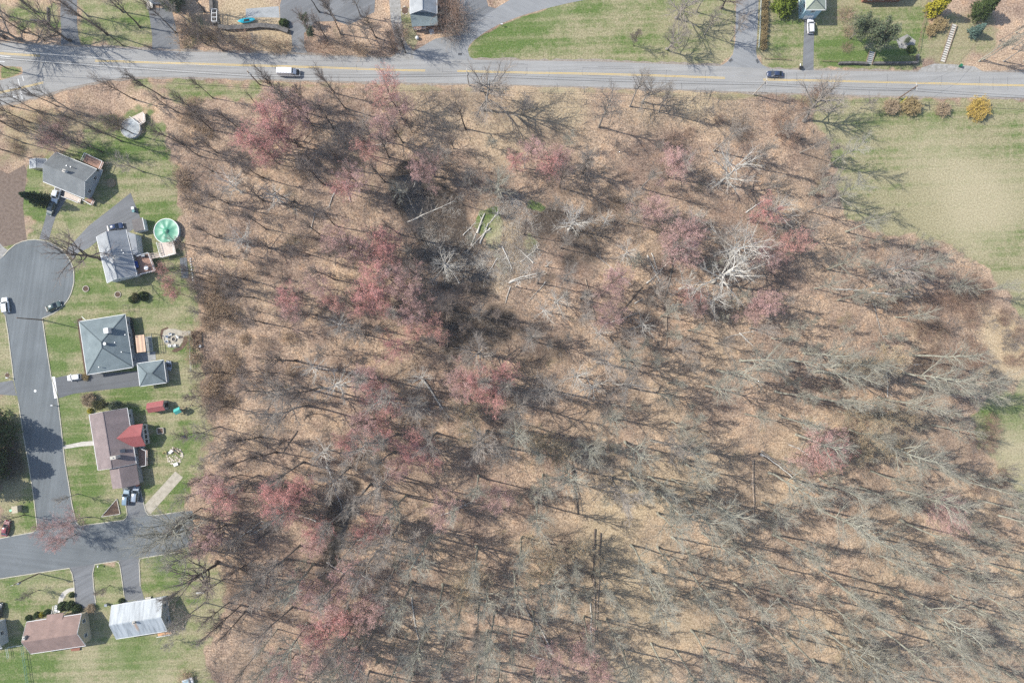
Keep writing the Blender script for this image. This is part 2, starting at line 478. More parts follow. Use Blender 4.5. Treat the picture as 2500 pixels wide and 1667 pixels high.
GZ = np.clip(wood_sd / 6.0, 0, 1) * ((fbm(GX, GY, 16, 51) - 0.5) * 0.9 + (vnoise(GX, GY, 2.5, 55) - 0.5) * 0.16)
GZ = GZ - 0.42 * np.clip(mud, 0, 1) * np.clip(wood_sd / 6.0, 0, 1)
ny, nx = GX.shape
V = np.stack([GX.ravel(), GY.ravel(), GZ.ravel()], 1)
ii = np.arange(nx * ny).reshape(ny, nx)
quads = np.stack([ii[:-1, :-1].ravel(), ii[:-1, 1:].ravel(), ii[1:, 1:].ravel(), ii[1:, :-1].ravel()], 1)

def ground_z(x, y):
    i = int(np.clip(np.searchsorted(gx, x), 1, nx - 1)); j = int(np.clip(np.searchsorted(gy, y), 1, ny - 1))
    return float(GZ[j, i])

gm = bpy.data.materials.new('ground_cover')
nt, bs = nodes(gm)
bs.inputs['Roughness'].default_value = 0.95
bs.inputs['Specular IOR Level'].default_value = 0.12
pos = world_pos(nt)
at = nt.nodes.new('ShaderNodeAttribute'); at.attribute_name = 'cover'
sp = nt.nodes.new('ShaderNodeSeparateColor'); nt.links.new(at.outputs['Color'], sp.inputs[0])
a_lawn, a_lush, a_dry_sun, a_mud_shade = sp.outputs[0], sp.outputs[1], sp.outputs[2], at.outputs['Alpha']
n_fine = noise(nt, pos, 2.2, 5, 0.8)
n_tuft = noise(nt, pos, 0.75, 5, 0.7)
n_leaf = noise(nt, pos, 2.4, 5, 0.8, 0.0)
n_mid = noise(nt, pos, 0.28, 5, 0.65)
n_big = noise(nt, pos, 0.06, 4, 0.6)
# leaf litter: tan, rust and grey-brown leaves mixed at leaf-drift scale
lit = ramp(nt, n_leaf, [(0.32, (0.088, 0.064, 0.050)), (0.43, (0.240, 0.177, 0.130)), (0.53, (0.410, 0.311, 0.228)), (0.66, (0.62, 0.505, 0.385))])
lit = mixc(nt, 1.0, lit, ramp(nt, n_mid, [(0.32, (0.74, 0.70, 0.70)), (0.52, (1, 1, 1)), (0.7, (1.16, 1.06, 0.95))]), 'MULTIPLY')
lit = mixc(nt, 1.0, lit, ramp(nt, n_big, [(0.36, (0.64, 0.60, 0.62)), (0.48, (0.93, 0.89, 0.88)), (0.62, (1.20, 1.15, 1.08))]), 'MULTIPLY')
n_moss = noise(nt, pos, 0.13, 5, 0.7)
lit = mixc(nt, math_n(nt, 'MULTIPLY', ramp(nt, n_moss, [(0.60, (0, 0, 0)), (0.72, (1, 1, 1))]), 0.55), lit, (0.13, 0.125, 0.055))
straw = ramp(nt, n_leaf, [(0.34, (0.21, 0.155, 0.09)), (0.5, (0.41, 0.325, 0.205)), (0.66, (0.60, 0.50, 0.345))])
lit = mixc(nt, math_n(nt, 'MULTIPLY', a_dry_sun, 0.8), lit, straw)
grass_dry = ramp(nt, n_fine, [(0.34, (0.145, 0.125, 0.072)), (0.5, (0.268, 0.242, 0.140)), (0.66, (0.41, 0.37, 0.235))])
grass_lush = ramp(nt, n_fine, [(0.34, (0.052, 0.088, 0.022)), (0.52, (0.105, 0.155, 0.042)), (0.7, (0.19, 0.235, 0.085))])
mow = noise(nt, stretch(nt, pos, 0.012, 0.42, 1, R(2)), 1.0, 3, 0.6)
lush_f = math_n(nt, 'ADD', a_lush, math_n(nt, 'MULTIPLY', math_n(nt, 'SUBTRACT', n_mid, 0.5), 1.5), True)
lush_f = math_n(nt, 'ADD', lush_f, math_n(nt, 'MULTIPLY', math_n(nt, 'SUBTRACT', n_tuft, 0.5), 2.0), True)
lush_f = math_n(nt, 'ADD', lush_f, math_n(nt, 'MULTIPLY', math_n(nt, 'SUBTRACT', mow, 0.5), 2.6), True)
gr = mixc(nt, lush_f, grass_dry, grass_lush)
gr = mixc(nt, math_n(nt, 'MULTIPLY', a_dry_sun, 0.75), gr, ramp(nt, n_fine, [(0.34, (0.26, 0.22, 0.135)), (0.66, (0.50, 0.44, 0.295))]))
lawn_f = math_n(nt, 'ADD', a_lawn, math_n(nt, 'MULTIPLY', math_n(nt, 'SUBTRACT', n_leaf, 0.5), 0.9), True)
lawn_f = ramp(nt, lawn_f, [(0.30, (0, 0, 0)), (0.62, (1, 1, 1))])
c = mixc(nt, lawn_f, lit, gr)
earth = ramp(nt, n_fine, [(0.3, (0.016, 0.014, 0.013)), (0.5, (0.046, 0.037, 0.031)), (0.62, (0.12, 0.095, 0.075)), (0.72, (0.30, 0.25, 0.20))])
mud_shade_f = math_n(nt, 'ADD', a_mud_shade, math_n(nt, 'MULTIPLY', math_n(nt, 'SUBTRACT', n_leaf, 0.5), 0.8), True)
mud_shade_f = math_n(nt, 'MULTIPLY', mud_shade_f, a_mud_shade, True)
mud_shade_f = math_n(nt, 'MULTIPLY', mud_shade_f, 1.5, True)
c = mixc(nt, math_n(nt, 'MULTIPLY', mud_shade_f, 0.92), c, earth)
nt.links.new(c, bs.inputs['Base Color'])
bp = N(nt, 'ShaderNodeBump', Strength=0.55, Distance=0.25)
nt.links.new(n_leaf, bp.inputs['Height'])
nt.links.new(bp.outputs[0], bs.inputs['Normal'])

gme = mesh_np('ground', V, [(quads, 0)], [gm], True)
ca = gme.color_attributes.new('cover', 'FLOAT_COLOR', 'POINT')
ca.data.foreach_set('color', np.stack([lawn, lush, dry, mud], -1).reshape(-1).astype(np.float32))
tag(link('ground', gme), kind='structure')

# ------------------------------------------------------------------ roads, drives, kerbs, markings
def asphalt(name, c1, c2, streak_dir=0.0, tone=0.25):
    m = bpy.data.materials.new(name)
    nt, bs = nodes(m)
    bs.inputs['Roughness'].default_value = 0.88
    bs.inputs['Specular IOR Level'].default_value = 0.25
    p = world_pos(nt)
    big = noise(nt, p, 0.10, 4, 0.6)
    st = noise(nt, stretch(nt, p, 0.03, 1.1, 1, streak_dir), 1.0, 4, 0.6)
    fine = noise(nt, p, 5.0, 3, 0.7)
    c = mixc(nt, ramp(nt, big, [(0.3, (0, 0, 0)), (0.7, (1, 1, 1))]), c1, c2)
    c = mixc(nt, 1.0, c, ramp(nt, st, [(0.3, (1 - tone, 1 - tone, 1 - tone)), (0.7, (1 + tone * .7, 1 + tone * .7, 1 + tone * .7))]), 'MULTIPLY')
    c = mixc(nt, 1.0, c, ramp(nt, fine, [(0.3, (0.88, 0.88, 0.88)), (0.7, (1.1, 1.1, 1.1))]), 'MULTIPLY')
    nt.links.new(c, bs.inputs['Base Color'])
    return m
M['road'] = asphalt('old_pale_asphalt', (0.262, 0.258, 0.246), (0.308, 0.304, 0.292), R(2), 0.17)
M['street'] = asphalt('grey_street_asphalt', (0.118, 0.131, 0.136), (0.158, 0.174, 0.180), R(83), 0.18)
M['cross'] = asphalt('grey_cross_street_asphalt', (0.118, 0.130, 0.135), (0.160, 0.174, 0.180), R(-7), 0.12)
M['drive'] = asphalt('drive_asphalt', (0.135, 0.140, 0.145), (0.185, 0.190, 0.195), R(30), 0.2)
M['drive_dark'] = asphalt('dark_drive_asphalt', (0.10, 0.105, 0.11), (0.135, 0.14, 0.145), R(8), 0.15)
M['bend'] = asphalt('pale_lane_asphalt', (0.215, 0.22, 0.222), (0.26, 0.265, 0.265), R(-25), 0.12)
M['gravel'] = mat('grey_gravel', (0.34, 0.33, 0.31), (0.22, 0.21, 0.19), 1.2, 0.95, wpos=True)
M['pale_gravel'] = mat('pale_gravel', (0.42, 0.38, 0.31), (0.31, 0.28, 0.22), 1.0, 0.95, wpos=True)
M['shoulder'] = mat('gritty_shoulder', (0.20, 0.165, 0.135), (0.31, 0.275, 0.235), 1.6, .95, wpos=True)
M['bare_bed'] = mat('brown_bare_earth', (0.125, 0.092, 0.072), (0.19, 0.145, 0.115), 1.3, .95, wpos=True)
M['yellow_line'] = mat('worn_yellow_paint', (0.62, 0.42, 0.09), (0.50, 0.38, 0.17), 2.0, 0.7, wpos=True)
M['white_line'] = mat('worn_white_paint', (0.62, 0.62, 0.60), (0.42, 0.42, 0.41), 2.0, 0.7, wpos=True)
M['tar'] = mat('tar_seal', (0.09, 0.09, 0.092), (0.14, 0.14, 0.14), 2.0, 0.6, wpos=True)

def sheet(name, pts, z, m, px=True):
    mb = MB().sheet(PP(pts) if px else pts, z)
    return tag(mb.build(name, m), kind='structure')

MAIN_TOP = [(-80,103),(0,105),(197,115),(305,119),(372,124),(500,128),(710,133),(939,142),(1010,145),(1160,147),(1300,149),(1460,151),(1600,156),(1757,162),(1931,171),(1991,173),(2239,176),(2400,177),(2580,178)]
MAIN_BOT = [(2580,242),(2500,239),(2300,237),(2100,233),(1940,228),(1715,221),(1440,212),(1200,206),(980,202),(732,196),(480,189),(321,188),(276,194),(230,201),(161,216),(57,246),(0,257),(-80,276)]
_jr = random.Random(8)
for nm, line, sg in (('road_shoulder', MAIN_BOT, 1), ('road_shoulder', MAIN_TOP, 1)):
    dense = []
    for (x0, y0), (x1, y1) in zip(line, line[1:]):
        n_ = max(1, int(abs(x1 - x0) / 14))
        for i_ in range(n_): dense.append((x0 + (x1 - x0) * i_ / n_, y0 + (y1 - y0) * i_ / n_))
    dn = 1 if line is MAIN_BOT else -1
    outer = [(x, y + dn * _jr.uniform(1.5, 7.5)) for x, y in dense]; inner = [(x, y - dn * 3) for x, y in dense]
    for k_ in range(0, len(dense) - 1):
        pass
    mb_ = MB(); nn_ = len(dense)
    for q_ in inner: p_ = P(*q_); mb_.v.append((p_.x, p_.y, .016))
    for q_ in outer: p_ = P(*q_); mb_.v.append((p_.x, p_.y, .016))
    mb_.f += [((i_, i_ + 1, nn_ + i_ + 1, nn_ + i_) if dn < 0 else (i_ + 1, i_, nn_ + i_, nn_ + i_ + 1)) for i_ in range(nn_ - 1)]
    tag(mb_.build(nm, M['shoulder']), kind='structure')
sheet('main_road', MAIN_TOP + MAIN_BOT + [(-80,215),(0,197),(54,182),(56,176),(53,164),(0,161),(-80,160)], 0.034, M['road'])
# the cul-de-sac and its street
def arc(cx, cy, r, a0, a1, n):
    return [(cx + r * math.cos(R(a0 + (a1 - a0) * i / n)), cy - r * math.sin(R(a0 + (a1 - a0) * i / n))) for i in range(n + 1)]
BULB = [(8,626),(21,611),(38,597),(54,590),(71,586),(87,585),(103,587),(120,591),(136,599),(152,610),(164,624),(174,641),(180,657),(181,672),(181,688),(178,702),(174,716),(168,729),(161,739),(153,748),(142,758),(130,766),(117,772),(104,777)]
ST_R = [(104,777),(110,820),(119,880),(125,917),(141,971),(150,1045),(159,1128),(168,1180),(176,1230),(184,1266)]
ST_L = [(90,1297),(88,1260),(82,1207),(70,1130),(57,1060),(46,984),(34,929),(30,890),(26,860),(20,812),(13,771)]
sheet('cul_de_sac', BULB + ST_R + [(193,1286),(150,1292),(90,1297)] + ST_L[1:] + [(4,760),(-8,735),(-20,700),(-20,650)], 0.030, M['street'])
sheet('cross_street', [(-60,1324),(0,1313),(34,1306),(90,1296),(193,1283),(302,1269),(363,1257),(417,1252),(470,1246),(470,1330),(400,1353),(339,1361),(283,1368),(232,1376),(170,1385),(90,1397),(0,1411),(-60,1420)], 0.024, M['cross'])
# driveways
DRIVES = [
    ('driveway', [(150,-30),(188,-30),(188,60),(192,90),(199,118),(148,114),(150,80),(147,40)], 'drive'),
    ('driveway', [(362,20),(418,20),(428,60),(437,95),(441,128),(371,126),(372,90),(367,55)], 'drive'),
    ('driveway', [(711,80),(742,80),(743,115),(755,138),(706,136),(714,116)], 'drive'),
    ('parking_area', [(684,46),(683,14),(700,-40),(918,-40),(914,30),(880,48),(850,62),(820,52),(770,54),(742,82),(711,82),(700,56)], 'drive'),
    ('concrete_pad', [(600,22),(680,16),(683,44),(640,43),(600,44)], 'concrete_old'),
    ('driveway', [(162,609),(190,580),(216,552),(270,510),(319,471),(330,500),(342,530),(347,546),(313,568),(263,566),(240,576),(236,590),(216,606),(193,616),(177,631),(172,622)], 'drive'),
    ('driveway', [(150,460),(172,470),(136,529),(126,560),(119,587),(96,584),(113,525)], 'drive'),
    ('driveway', [(134,922),(160,917),(203,913),(261,911),(338,905),(342,942),(260,951),(180,961),(143,972)], 'drive_dark'),
    ('driveway', [(298,1188),(343,1184),(350,1220),(356,1249),(364,1260),(302,1271),(309,1262),(311,1250),(308,1230)], 'drive'),
    ('driveway', [(170,1383),(232,1374),(227,1396),(229,1430),(234,1476),(198,1488),(185,1474),(181,1421),(178,1403)], 'drive'),
    ('driveway', [(290,1367),(339,1359),(340,1372),(343,1430),(353,1463),(306,1466),(300,1420),(294,1385)], 'drive'),
    ('driveway', [(-60,935),(0,933),(32,928),(39,960),(46,966),(0,963),(-60,966)], 'drive'),
    ('driveway', [(-60,560),(0,594),(8,603),(20,612),(8,626),(-20,650),(-60,640)], 'gravel'),
    ('lane', [(1008,126),(1030,114),(1063,95),(1090,90),(1112,87),(1122,76),(1130,69),(1165,48),(1210,21),(1249,-2),(1300,-30),(1480,-30),(1430,0),(1380,10),(1327,23),(1270,40),(1219,60),(1185,78),(1157,99),(1145,112),(1142,122),(1146,138),(1162,150),(1100,148),(1000,146)], 'bend'),
    ('driveway', [(1121,24),(1125,-30),(1180,-30),(1192,16),(1212,22),(1165,50),(1130,71),(1122,52)], 'drive'),
    ('lane', [(1798,-30),(1795,101),(1789,133),(1776,151),(1755,165),(1933,173),(1880,169),(1860,158),(1848,140),(1846,126),(1850,60),(1853,-30)], 'bend'),
    ('driveway', [(1964,42),(1988,42),(1987,110),(1986,175),(1959,174),(1962,100)], 'drive'),
    ('lay_by', [(2238,178),(2250,166),(2281,156),(2333,158),(2380,163),(2404,178)], 'gravel'),
    ('driveway', [(948,-30),(976,-30),(979,40),(984,90),(996,112),(1010,126),(1012,147),(950,144),(974,124),(965,103),(954,50)], 'gravel'),
]
M['concrete_old'] = mat('old_concrete_slab', (0.33, 0.34, 0.34), (0.26, 0.27, 0.27), 0.8, 0.9, wpos=True)
for i, (nm, pts, m) in enumerate(DRIVES):
    sheet(nm, pts, 0.012 + 0.0004 * i, M[m])
sheet('paved_patch', [(2188,98),(2215,84),(2236,100),(2230,122),(2196,118)], 0.012, M['gravel'])
# kerbs
for pts in (BULB + ST_R + [(188,1276),(196,1284),(215,1280),(302,1269),(309,1263),(311,1254),(308,1237),(303,1210)], [(342,1190),(350,1222),(356,1247),(363,1257),(375,1258),(417,1252),(450,1247)],
            [(13,772),(20,812),(26,860),(30,890),(34,928)], [(46,984),(57,1060),(70,1130),(82,1207),(88,1260),(92,1290),(80,1299),(34,1307),(0,1314)],
            [(-20,1417),(0,1412),(90,1398),(170,1386),(176,1398),(181,1421),(184,1470)], [(234,1470),(229,1430),(227,1398),(232,1377),(283,1369),(290,1372),(293,1380),(297,1405),(304,1455)], [(343,1430),(340,1372),(342,1364),(350,1361),(400,1353),(440,1346)]):
    tag(MB().ribbon(PP(pts), 0.22, -0.05, 0.13).build('kerb', M['kerb']), kind='structure')
sheet('driveway_apron', [(126,920),(134,919),(141,970),(133,973)], 0.040, M['white_trim'])
# painted centre lines and stop lines
def lines(name, runs, w, m, z=0.040, pair=None):
    mb = MB()
    for run in runs:
        pts = PP(run)
        if pair:
            mb.ribbon(pts, w, z, None, pair); mb.ribbon(pts, w, z, None, -pair)
        else: mb.ribbon(pts, w, z)
    return tag(mb.build(name, m), kind='structure')
lines('centre_line', [[(-80,129),(0,131),(98,137)], [(232,149),(360,153),(500,157),(740,164),(980,172),(1038,173)], [(1116,174),(1280,178),(1460,181),(1600,185),(1770,191)],
      [(1863,195),(2030,198),(2200,202),(2350,206),(2580,211)], [(-80,245),(0,227),(60,213),(106,202)]], 0.16, M['yellow_line'], pair=0.17)
lines('stop_line', [[(44,192),(50,218),(55,244)], [(54,186),(58,198)], [(0,137),(26,140)], [(0,151),(12,151.5)], [(22,216),(52,213)], [(30,238),(54,232)]], 0.28, M['white_line'])
seams = []
for x0, x1, yt, yb in ((1080,1288,155,182),(1422,1548,166,190)):
    seams += [[(x0,yb-6),(x0,yt),(x1,yt+3),(x1,yb)], [(x0,yb-6),(x1,yb)]]
for x in (1178,1235,1285,1340,1425,1472,1627,1722,1848,1895,1921,1945,1967,2020,2030,2060,2122,2166,2207,2298,2392,2425,2460,732,870,960,1104):
    t = rnd.uniform(0, 1); yb = 165 + (x - 480) * 0.02 + (40 if t > .5 else 0)
    seams.append([(x, yb - 16), (x + rnd.uniform(-2, 2), yb), (x + rnd.uniform(-3, 3), yb + rnd.uniform(2, 18))])
for y, x0, x1 in ((163,1460,1545),(147.5,700,900),(153,1160,1280),(172,1560,1640)):
    seams.append([(x0, y), ((x0 + x1) / 2, y + .5 + (x1 - x0) * .006), (x1, y + (x1 - x0) * .02)])
lines('tar_seam', seams, 0.09, M['tar'], 0.038)
# water of the swamp and of the stream
wm = bpy.data.materials.new('dark_still_water')
nt, bs = nodes(wm)
bs.inputs['Roughness'].default_value = 0.12
wn_ = noise(nt, world_pos(nt), 0.8, 4)
nt.links.new(ramp(nt, wn_, [(0.35, (0.016, 0.015, 0.014)), (0.6, (0.05, 0.042, 0.032))]), bs.inputs['Base Color'])
bp = N(nt, 'ShaderNodeBump', Strength=0.06, Distance=0.05); nt.links.new(wn_, bp.inputs['Height']); nt.links.new(bp.outputs[0], bs.inputs['Normal'])
sheet('stream_water', [(846,1228),(858,1250),(850,1290),(838,1318),(842,1345),(826,1372),(812,1395),(800,1415),(796,1400),(806,1370),(800,1340),(810,1300),(822,1262),(832,1235)], -0.22, wm)
sheet('pool_water', [(965,430),(1000,425),(1040,450),(1075,500),(1110,540),(1125,590),(1150,615),(1185,640),(1195,680),(1150,690),(1105,670),(1065,640),(1040,600),(1010,560),(985,510),(965,470)], -0.30, wm)
sheet('garden_soil', [(-40,395),(20,425),(60,402),(66,420),(60,470),(56,505),(62,560),(66,588),(30,598),(8,602),(-40,580)], 0.010, M['bare_bed'])
sheet('shed_gravel_path', [(428,1150),(447,1165),(369,1253),(361,1256),(355,1245),(354,1231)], 0.020, M['pale_gravel'])
sheet('garden_path', [(153,1088),(200,1078),(228,1076),(230,1087),(200,1089),(155,1096)], 0.020, M['concrete'])
sheet('garden_path', [(180,1433),(166,1436),(152,1445),(144,1458),(141,1472),(152,1474),(155,1462),(162,1450),(170,1444),(182,1442)], 0.021, M['concrete'])
# ------------------------------------------------------------------ houses
def rect_from(corners_px, ze):
    a, b, c, d = PP(corners_px, ze)
    ctr = (a + b + c + d) / 4
    u = ((b - a) + (c - d)).normalized()
    v = Vector((-u.y, u.x, 0))
    if (d - a).dot(v) < 0: v = -v
    L = ((b - a).length + (c - d).length) / 2
    W = abs(((d - a) + (c - b)).dot(v)) / 2
    return ctr, u, L, W

def add_windows(root, L, W, z_list, wall_m=None, skip=(), size=(1.1, 1.2), inset=0.0):
    """windows (frame > pane) spaced along the four walls"""
    hx, hy = L / 2, W / 2
    sides = {'y+': (L, lambda t: (t, hy), 0), 'y-': (L, lambda t: (t, -hy), 0), 'x+': (W, lambda t: (hx, t), 1), 'x-': (W, lambda t: (-hx, t), 1)}
    for z in z_list:
        for s, (ln, f, ax) in sides.items():
            if s in skip: continue
            n = max(1, int(ln / 3.4))
            for k in range(n):
                t = (k + .5) / n * ln - ln / 2
                x, y = f(t)
                fr = MB(); pa = MB(); w, h = size
                if ax == 0:
                    sg = 1 if y > 0 else -1
                    for dx, dz, bw, bh in ((-w/2, 0, .1, h + .1), (w/2, 0, .1, h + .1), (0, h/2, w, .1), (0, -h/2, w, .1), (0, 0, w, .05)):
                        fr.box((x + dx, y + sg * .03, z + dz), (bw, .08, bh))
                    pa.box((x, y + sg * .012, z), (w - .1, .03, h - .1))
                else:
                    sg = 1 if x > 0 else -1
                    for dy, dz, bw, bh in ((-w/2, 0, .1, h + .1), (w/2, 0, .1, h + .1), (0, h/2, w, .1), (0, -h/2, w, .1), (0, 0, w, .05)):
                        fr.box((x + sg * .03, y + dy, z + dz), (.08, bw, bh))
                    pa.box((x + sg * .012, y, z), (.03, w - .1, h - .1))
                wo_ = fr.build('window', M['white_trim'], root)
                pa.build('pane', M['glass'], wo_)

def gable_roof_mb(L, W, ze, zr, th=0.16, ridge_off=0.0):
    mb = MB(); hx = L / 2
    for s in (1, -1):
        ye = s * W / 2
        prof = [(ye, ze), (ye, ze + th), (ridge_off, zr + th), (ridge_off, zr)]
        vs = [(-hx, y, z) for y, z in prof] + [(hx, y, z) for y, z in prof]
        fs = [(0,1,5,4),(1,2,6,5),(2,3,7,6),(3,0,4,7),(3,2,1,0),(4,5,6,7)]
        if s > 0: fs = [f[::-1] for f in fs]
        mb.add(vs, fs)
    return mb

def gable_walls_mb(L, W, ze, zr, ov, z0=-0.3, ridge_off=0.0):
    hx, hy = L / 2 - ov, W / 2 - ov
    k = (zr - ze) / (W / 2)
    zw = ze + k * ov - 0.02
    zt = zr - 0.03
    pr = [(-hy, z0), (hy, z0), (hy, zw), (ridge_off, zt), (-hy, zw)]
    vs = [(-hx, y, z) for y, z in pr] + [(hx, y, z) for y, z in pr]
    n = 5
    fs = [tuple(range(n - 1, -1, -1)), tuple(range(n, 2 * n))] + [(i, (i + 1) % n, n + (i + 1) % n, n + i) for i in range(n)]
    return MB().add(vs, fs), hx, hy

def chimney(roof, root, px, py, ztop, size=(0.9, 0.9), m=None, z0=2.5, cap=True):
    p = local(root, P(px, py, ztop))
    mb = MB().box((p.x, p.y, (z0 + ztop) / 2), (size[0], size[1], ztop - z0))
    c = mb.build('chimney', m or M['white_trim'], roof)
    if cap:
        MB().box((p.x, p.y, ztop + .06), (size[0] + .16, size[1] + .16, .12)).tube((p.x, p.y, ztop + .12), (p.x, p.y, ztop + .4), .16, .14).build('chimney_cap', M['concrete'], roof)
    return c

def vents(roof, root, pts, z):
    for px, py in pts:
        p = local(root, P(px, py, z))
        MB().tube((p.x, p.y, z - .5), (p.x, p.y, z + .15), .11, .11).tube((p.x, p.y, z + .15), (p.x, p.y, z + .22), .18, .16).build('roof_vent', M['metal_grey'], roof)

def gable_house(name, label, px4, ze, zr, roof_m, wall_m, ov=0.45, wins=(1.6,), skip=(), cat='house', door=None, trim=True, group=None, ridge_off=0.0):
    ctr, u, L, W = rect_from(px4, ze)
    root = empty(name, (ctr.x, ctr.y, 0), math.atan2(u.y, u.x), label, cat, group)
    wl, hx, hy = gable_walls_mb(L, W, ze, zr, ov, ridge_off=ridge_off)
    wl.build('wall', wall_m, root)
    roof = gable_roof_mb(L, W, ze, zr, ridge_off=ridge_off).build('roof', roof_m, root)
    MB().bar((-L/2 + .01, ridge_off, zr + .17), (L/2 - .01, ridge_off, zr + .17), .26, .06).build('ridge_cap', roof_m, roof)
    if trim:
        for s in (1, -1):
            MB().bar((-L/2, s * (W/2 + .07), ze + .06), (L/2, s * (W/2 + .07), ze + .06), .13, .15).build('gutter', M['white_trim'], roof)
        for sx in (1, -1):
            f = MB()
            for s in (1, -1):
                f.bar((sx * (L/2 + .03), s * W/2, ze + .06), (sx * (L/2 + .03), ridge_off, zr + .06), .05, .24)
            f.build('barge_board', M['white_trim'], roof)
    add_windows(root, hx * 2, hy * 2, wins, skip=skip)
    if door:
        s, t = door
        x, y = (t, hy * (1 if s == 'y+' else -1)) if s[0] == 'y' else (hx * (1 if s == 'x+' else -1), t)
        d = (1.0, .09, 2.05) if s[0] == 'y' else (.09, 1.0, 2.05)
        dr = MB().box((x, y, 1.05), d).build('door', M['white_trim'], root)
        MB().tube((x + (.38 if s[0] == 'y' else .08), y + (.38 if s[0] == 'x' else .08), 1.05), (x + (.38 if s[0] == 'y' else .14), y + (.38 if s[0] == 'x' else .14), 1.05), .04, .04).build('handle', M['metal_grey'], dr)
    return root, roof, (L, W, hx, hy)

def hip_roof_house(name, label, px4, ze, zr, ridge, roof_m, wall_m, ov=0.45, wins=(1.6,), cat='house', skip=()):
    ctr, u, L, W = rect_from(px4, ze)
    root = empty(name, (ctr.x, ctr.y, 0), math.atan2(u.y, u.x), label, cat)
    hx, hy = L / 2 - ov, W / 2 - ov
    MB().box((0, 0, (ze - .3) / 2), (hx * 2, hy * 2, ze + .3)).build('wall', wall_m, root)
    a, b = (local(root, P(*q, zr)) for q in ridge)
    e = .14
    vs = [(-L/2,-W/2,ze),(L/2,-W/2,ze),(L/2,W/2,ze),(-L/2,W/2,ze),(-L/2,-W/2,ze+e),(L/2,-W/2,ze+e),(L/2,W/2,ze+e),(-L/2,W/2,ze+e),(a.x,a.y,zr),(b.x,b.y,zr)]
    if abs(a.x - b.x) >= abs(a.y - b.y):
        if a.x > b.x: vs[8], vs[9] = vs[9], vs[8]
        fs = [(4,5,9,8),(5,6,9),(6,7,8,9),(7,4,8)]
        hips = [(4,8),(7,8),(5,9),(6,9),(8,9)]
    else:
        if a.y > b.y: vs[8], vs[9] = vs[9], vs[8]
        fs = [(4,5,8),(5,6,9,8),(6,7,9),(7,4,8,9)]
        hips = [(4,8),(5,8),(6,9),(7,9),(8,9)]
    fs += [(3,2,1,0),(0,1,5,4),(1,2,6,5),(2,3,7,6),(3,0,4,7)]
    roof = MB().add(vs, fs).build('roof', roof_m, root)
    h = MB()
    for i, j in hips: h.bar(Vector(vs[i]) + Vector((0,0,.02)), Vector(vs[j]) + Vector((0,0,.02)), .22, .05)
    h.build('ridge_cap', M['ridge_dark'], roof)
    g = MB()
    for s in (1, -1):
        g.bar((-L/2 - .07, s * (W/2 + .07), ze + .05), (L/2 + .07, s * (W/2 + .07), ze + .05), .13, .14)
        g.bar((s * (L/2 + .07), -W/2, ze + .051), (s * (L/2 + .07), W/2, ze + .051), .13, .14)
    g.build('gutter', M['white_trim'], roof)
    add_windows(root, hx * 2, hy * 2, wins, skip=skip)
    return root, roof, (L, W, hx, hy)

M['ridge_dark'] = mat('dark_ridge_cap', (0.10, 0.125, 0.13), None, 2, 0.9)
M['roof_grey'] = shingle('grey_shingles', (0.17, 0.185, 0.19), (0.235, 0.25, 0.255))
M['roof_slate'] = shingle('slate_blue_shingles', (0.155, 0.195, 0.205), (0.225, 0.27, 0.28))
M['roof_pale'] = shingle('pale_grey_shingles', (0.30, 0.32, 0.335), (0.37, 0.39, 0.405))
M['roof_brown'] = shingle('mauve_brown_shingles', (0.20, 0.16, 0.155), (0.29, 0.24, 0.235))
M['roof_tan'] = shingle('red_brown_shingles', (0.25, 0.175, 0.15), (0.33, 0.235, 0.205))
M['roof_red'] = mat('red_metal_roof', (0.33, 0.10, 0.095), (0.28, 0.085, 0.08), 1, 0.55)
M['roof_green'] = shingle('pale_green_shingles', (0.33, 0.37, 0.29), (0.42, 0.45, 0.36))
M['roof_flat'] = mat('flat_roof_felt', (0.17, 0.155, 0.145), (0.13, 0.12, 0.115), 1.5, 0.9)
M['side_grey'] = mat('grey_siding', (0.42, 0.45, 0.48), (0.36, 0.39, 0.42), 1.5, 0.7)
M['side_white'] = mat('white_siding', (0.68, 0.70, 0.71), (0.60, 0.62, 0.63), 1.5, 0.7)
M['side_tan'] = mat('tan_siding', (0.47, 0.41, 0.30), (0.41, 0.36, 0.26), 1.5, 0.7)
M['side_blue'] = mat('pale_blue_siding', (0.42, 0.58, 0.66), (0.36, 0.52, 0.60), 1.5, 0.7)
M['brick'] = mat('red_brick', (0.30, 0.13, 0.09), (0.22, 0.10, 0.07), 6, 0.9)
# metal roof with streaks and a rust run below the chimney
mm = bpy.data.materials.new('streaked_metal_roof')
nt, bs = nodes(mm); bs.inputs['Roughness'].default_value = 0.55; bs.inputs['Metallic'].default_value = 0.0
v = obj_pos(nt)
st = noise(nt, stretch(nt, v, 1.3, 0.12, 0.3), 1.0, 4, 0.65)
c = ramp(nt, st, [(0.30, (0.20, 0.22, 0.235)), (0.46, (0.31, 0.34, 0.355)), (0.65, (0.40, 0.43, 0.445))])
sx = nt.nodes.new('ShaderNodeSeparateXYZ'); nt.links.new(v, sx.inputs[0])
rx = math_n(nt, 'ABSOLUTE', math_n(nt, 'SUBTRACT', sx.outputs[0], -0.35))
r1 = math_n(nt, 'SUBTRACT', 1.0, math_n(nt, 'MULTIPLY', rx, 1.5), True)
ry = math_n(nt, 'ABSOLUTE', math_n(nt, 'SUBTRACT', sx.outputs[1], -1.6))
r2 = math_n(nt, 'SUBTRACT', 1.35, math_n(nt, 'MULTIPLY', ry, 0.62), True)
c = mixc(nt, math_n(nt, 'MULTIPLY', math_n(nt, 'MULTIPLY', r1, r2), 0.75), c, (0.36, 0.20, 0.09))
nt.links.new(c, bs.inputs['Base Color'])
M['roof_metal'] = mm

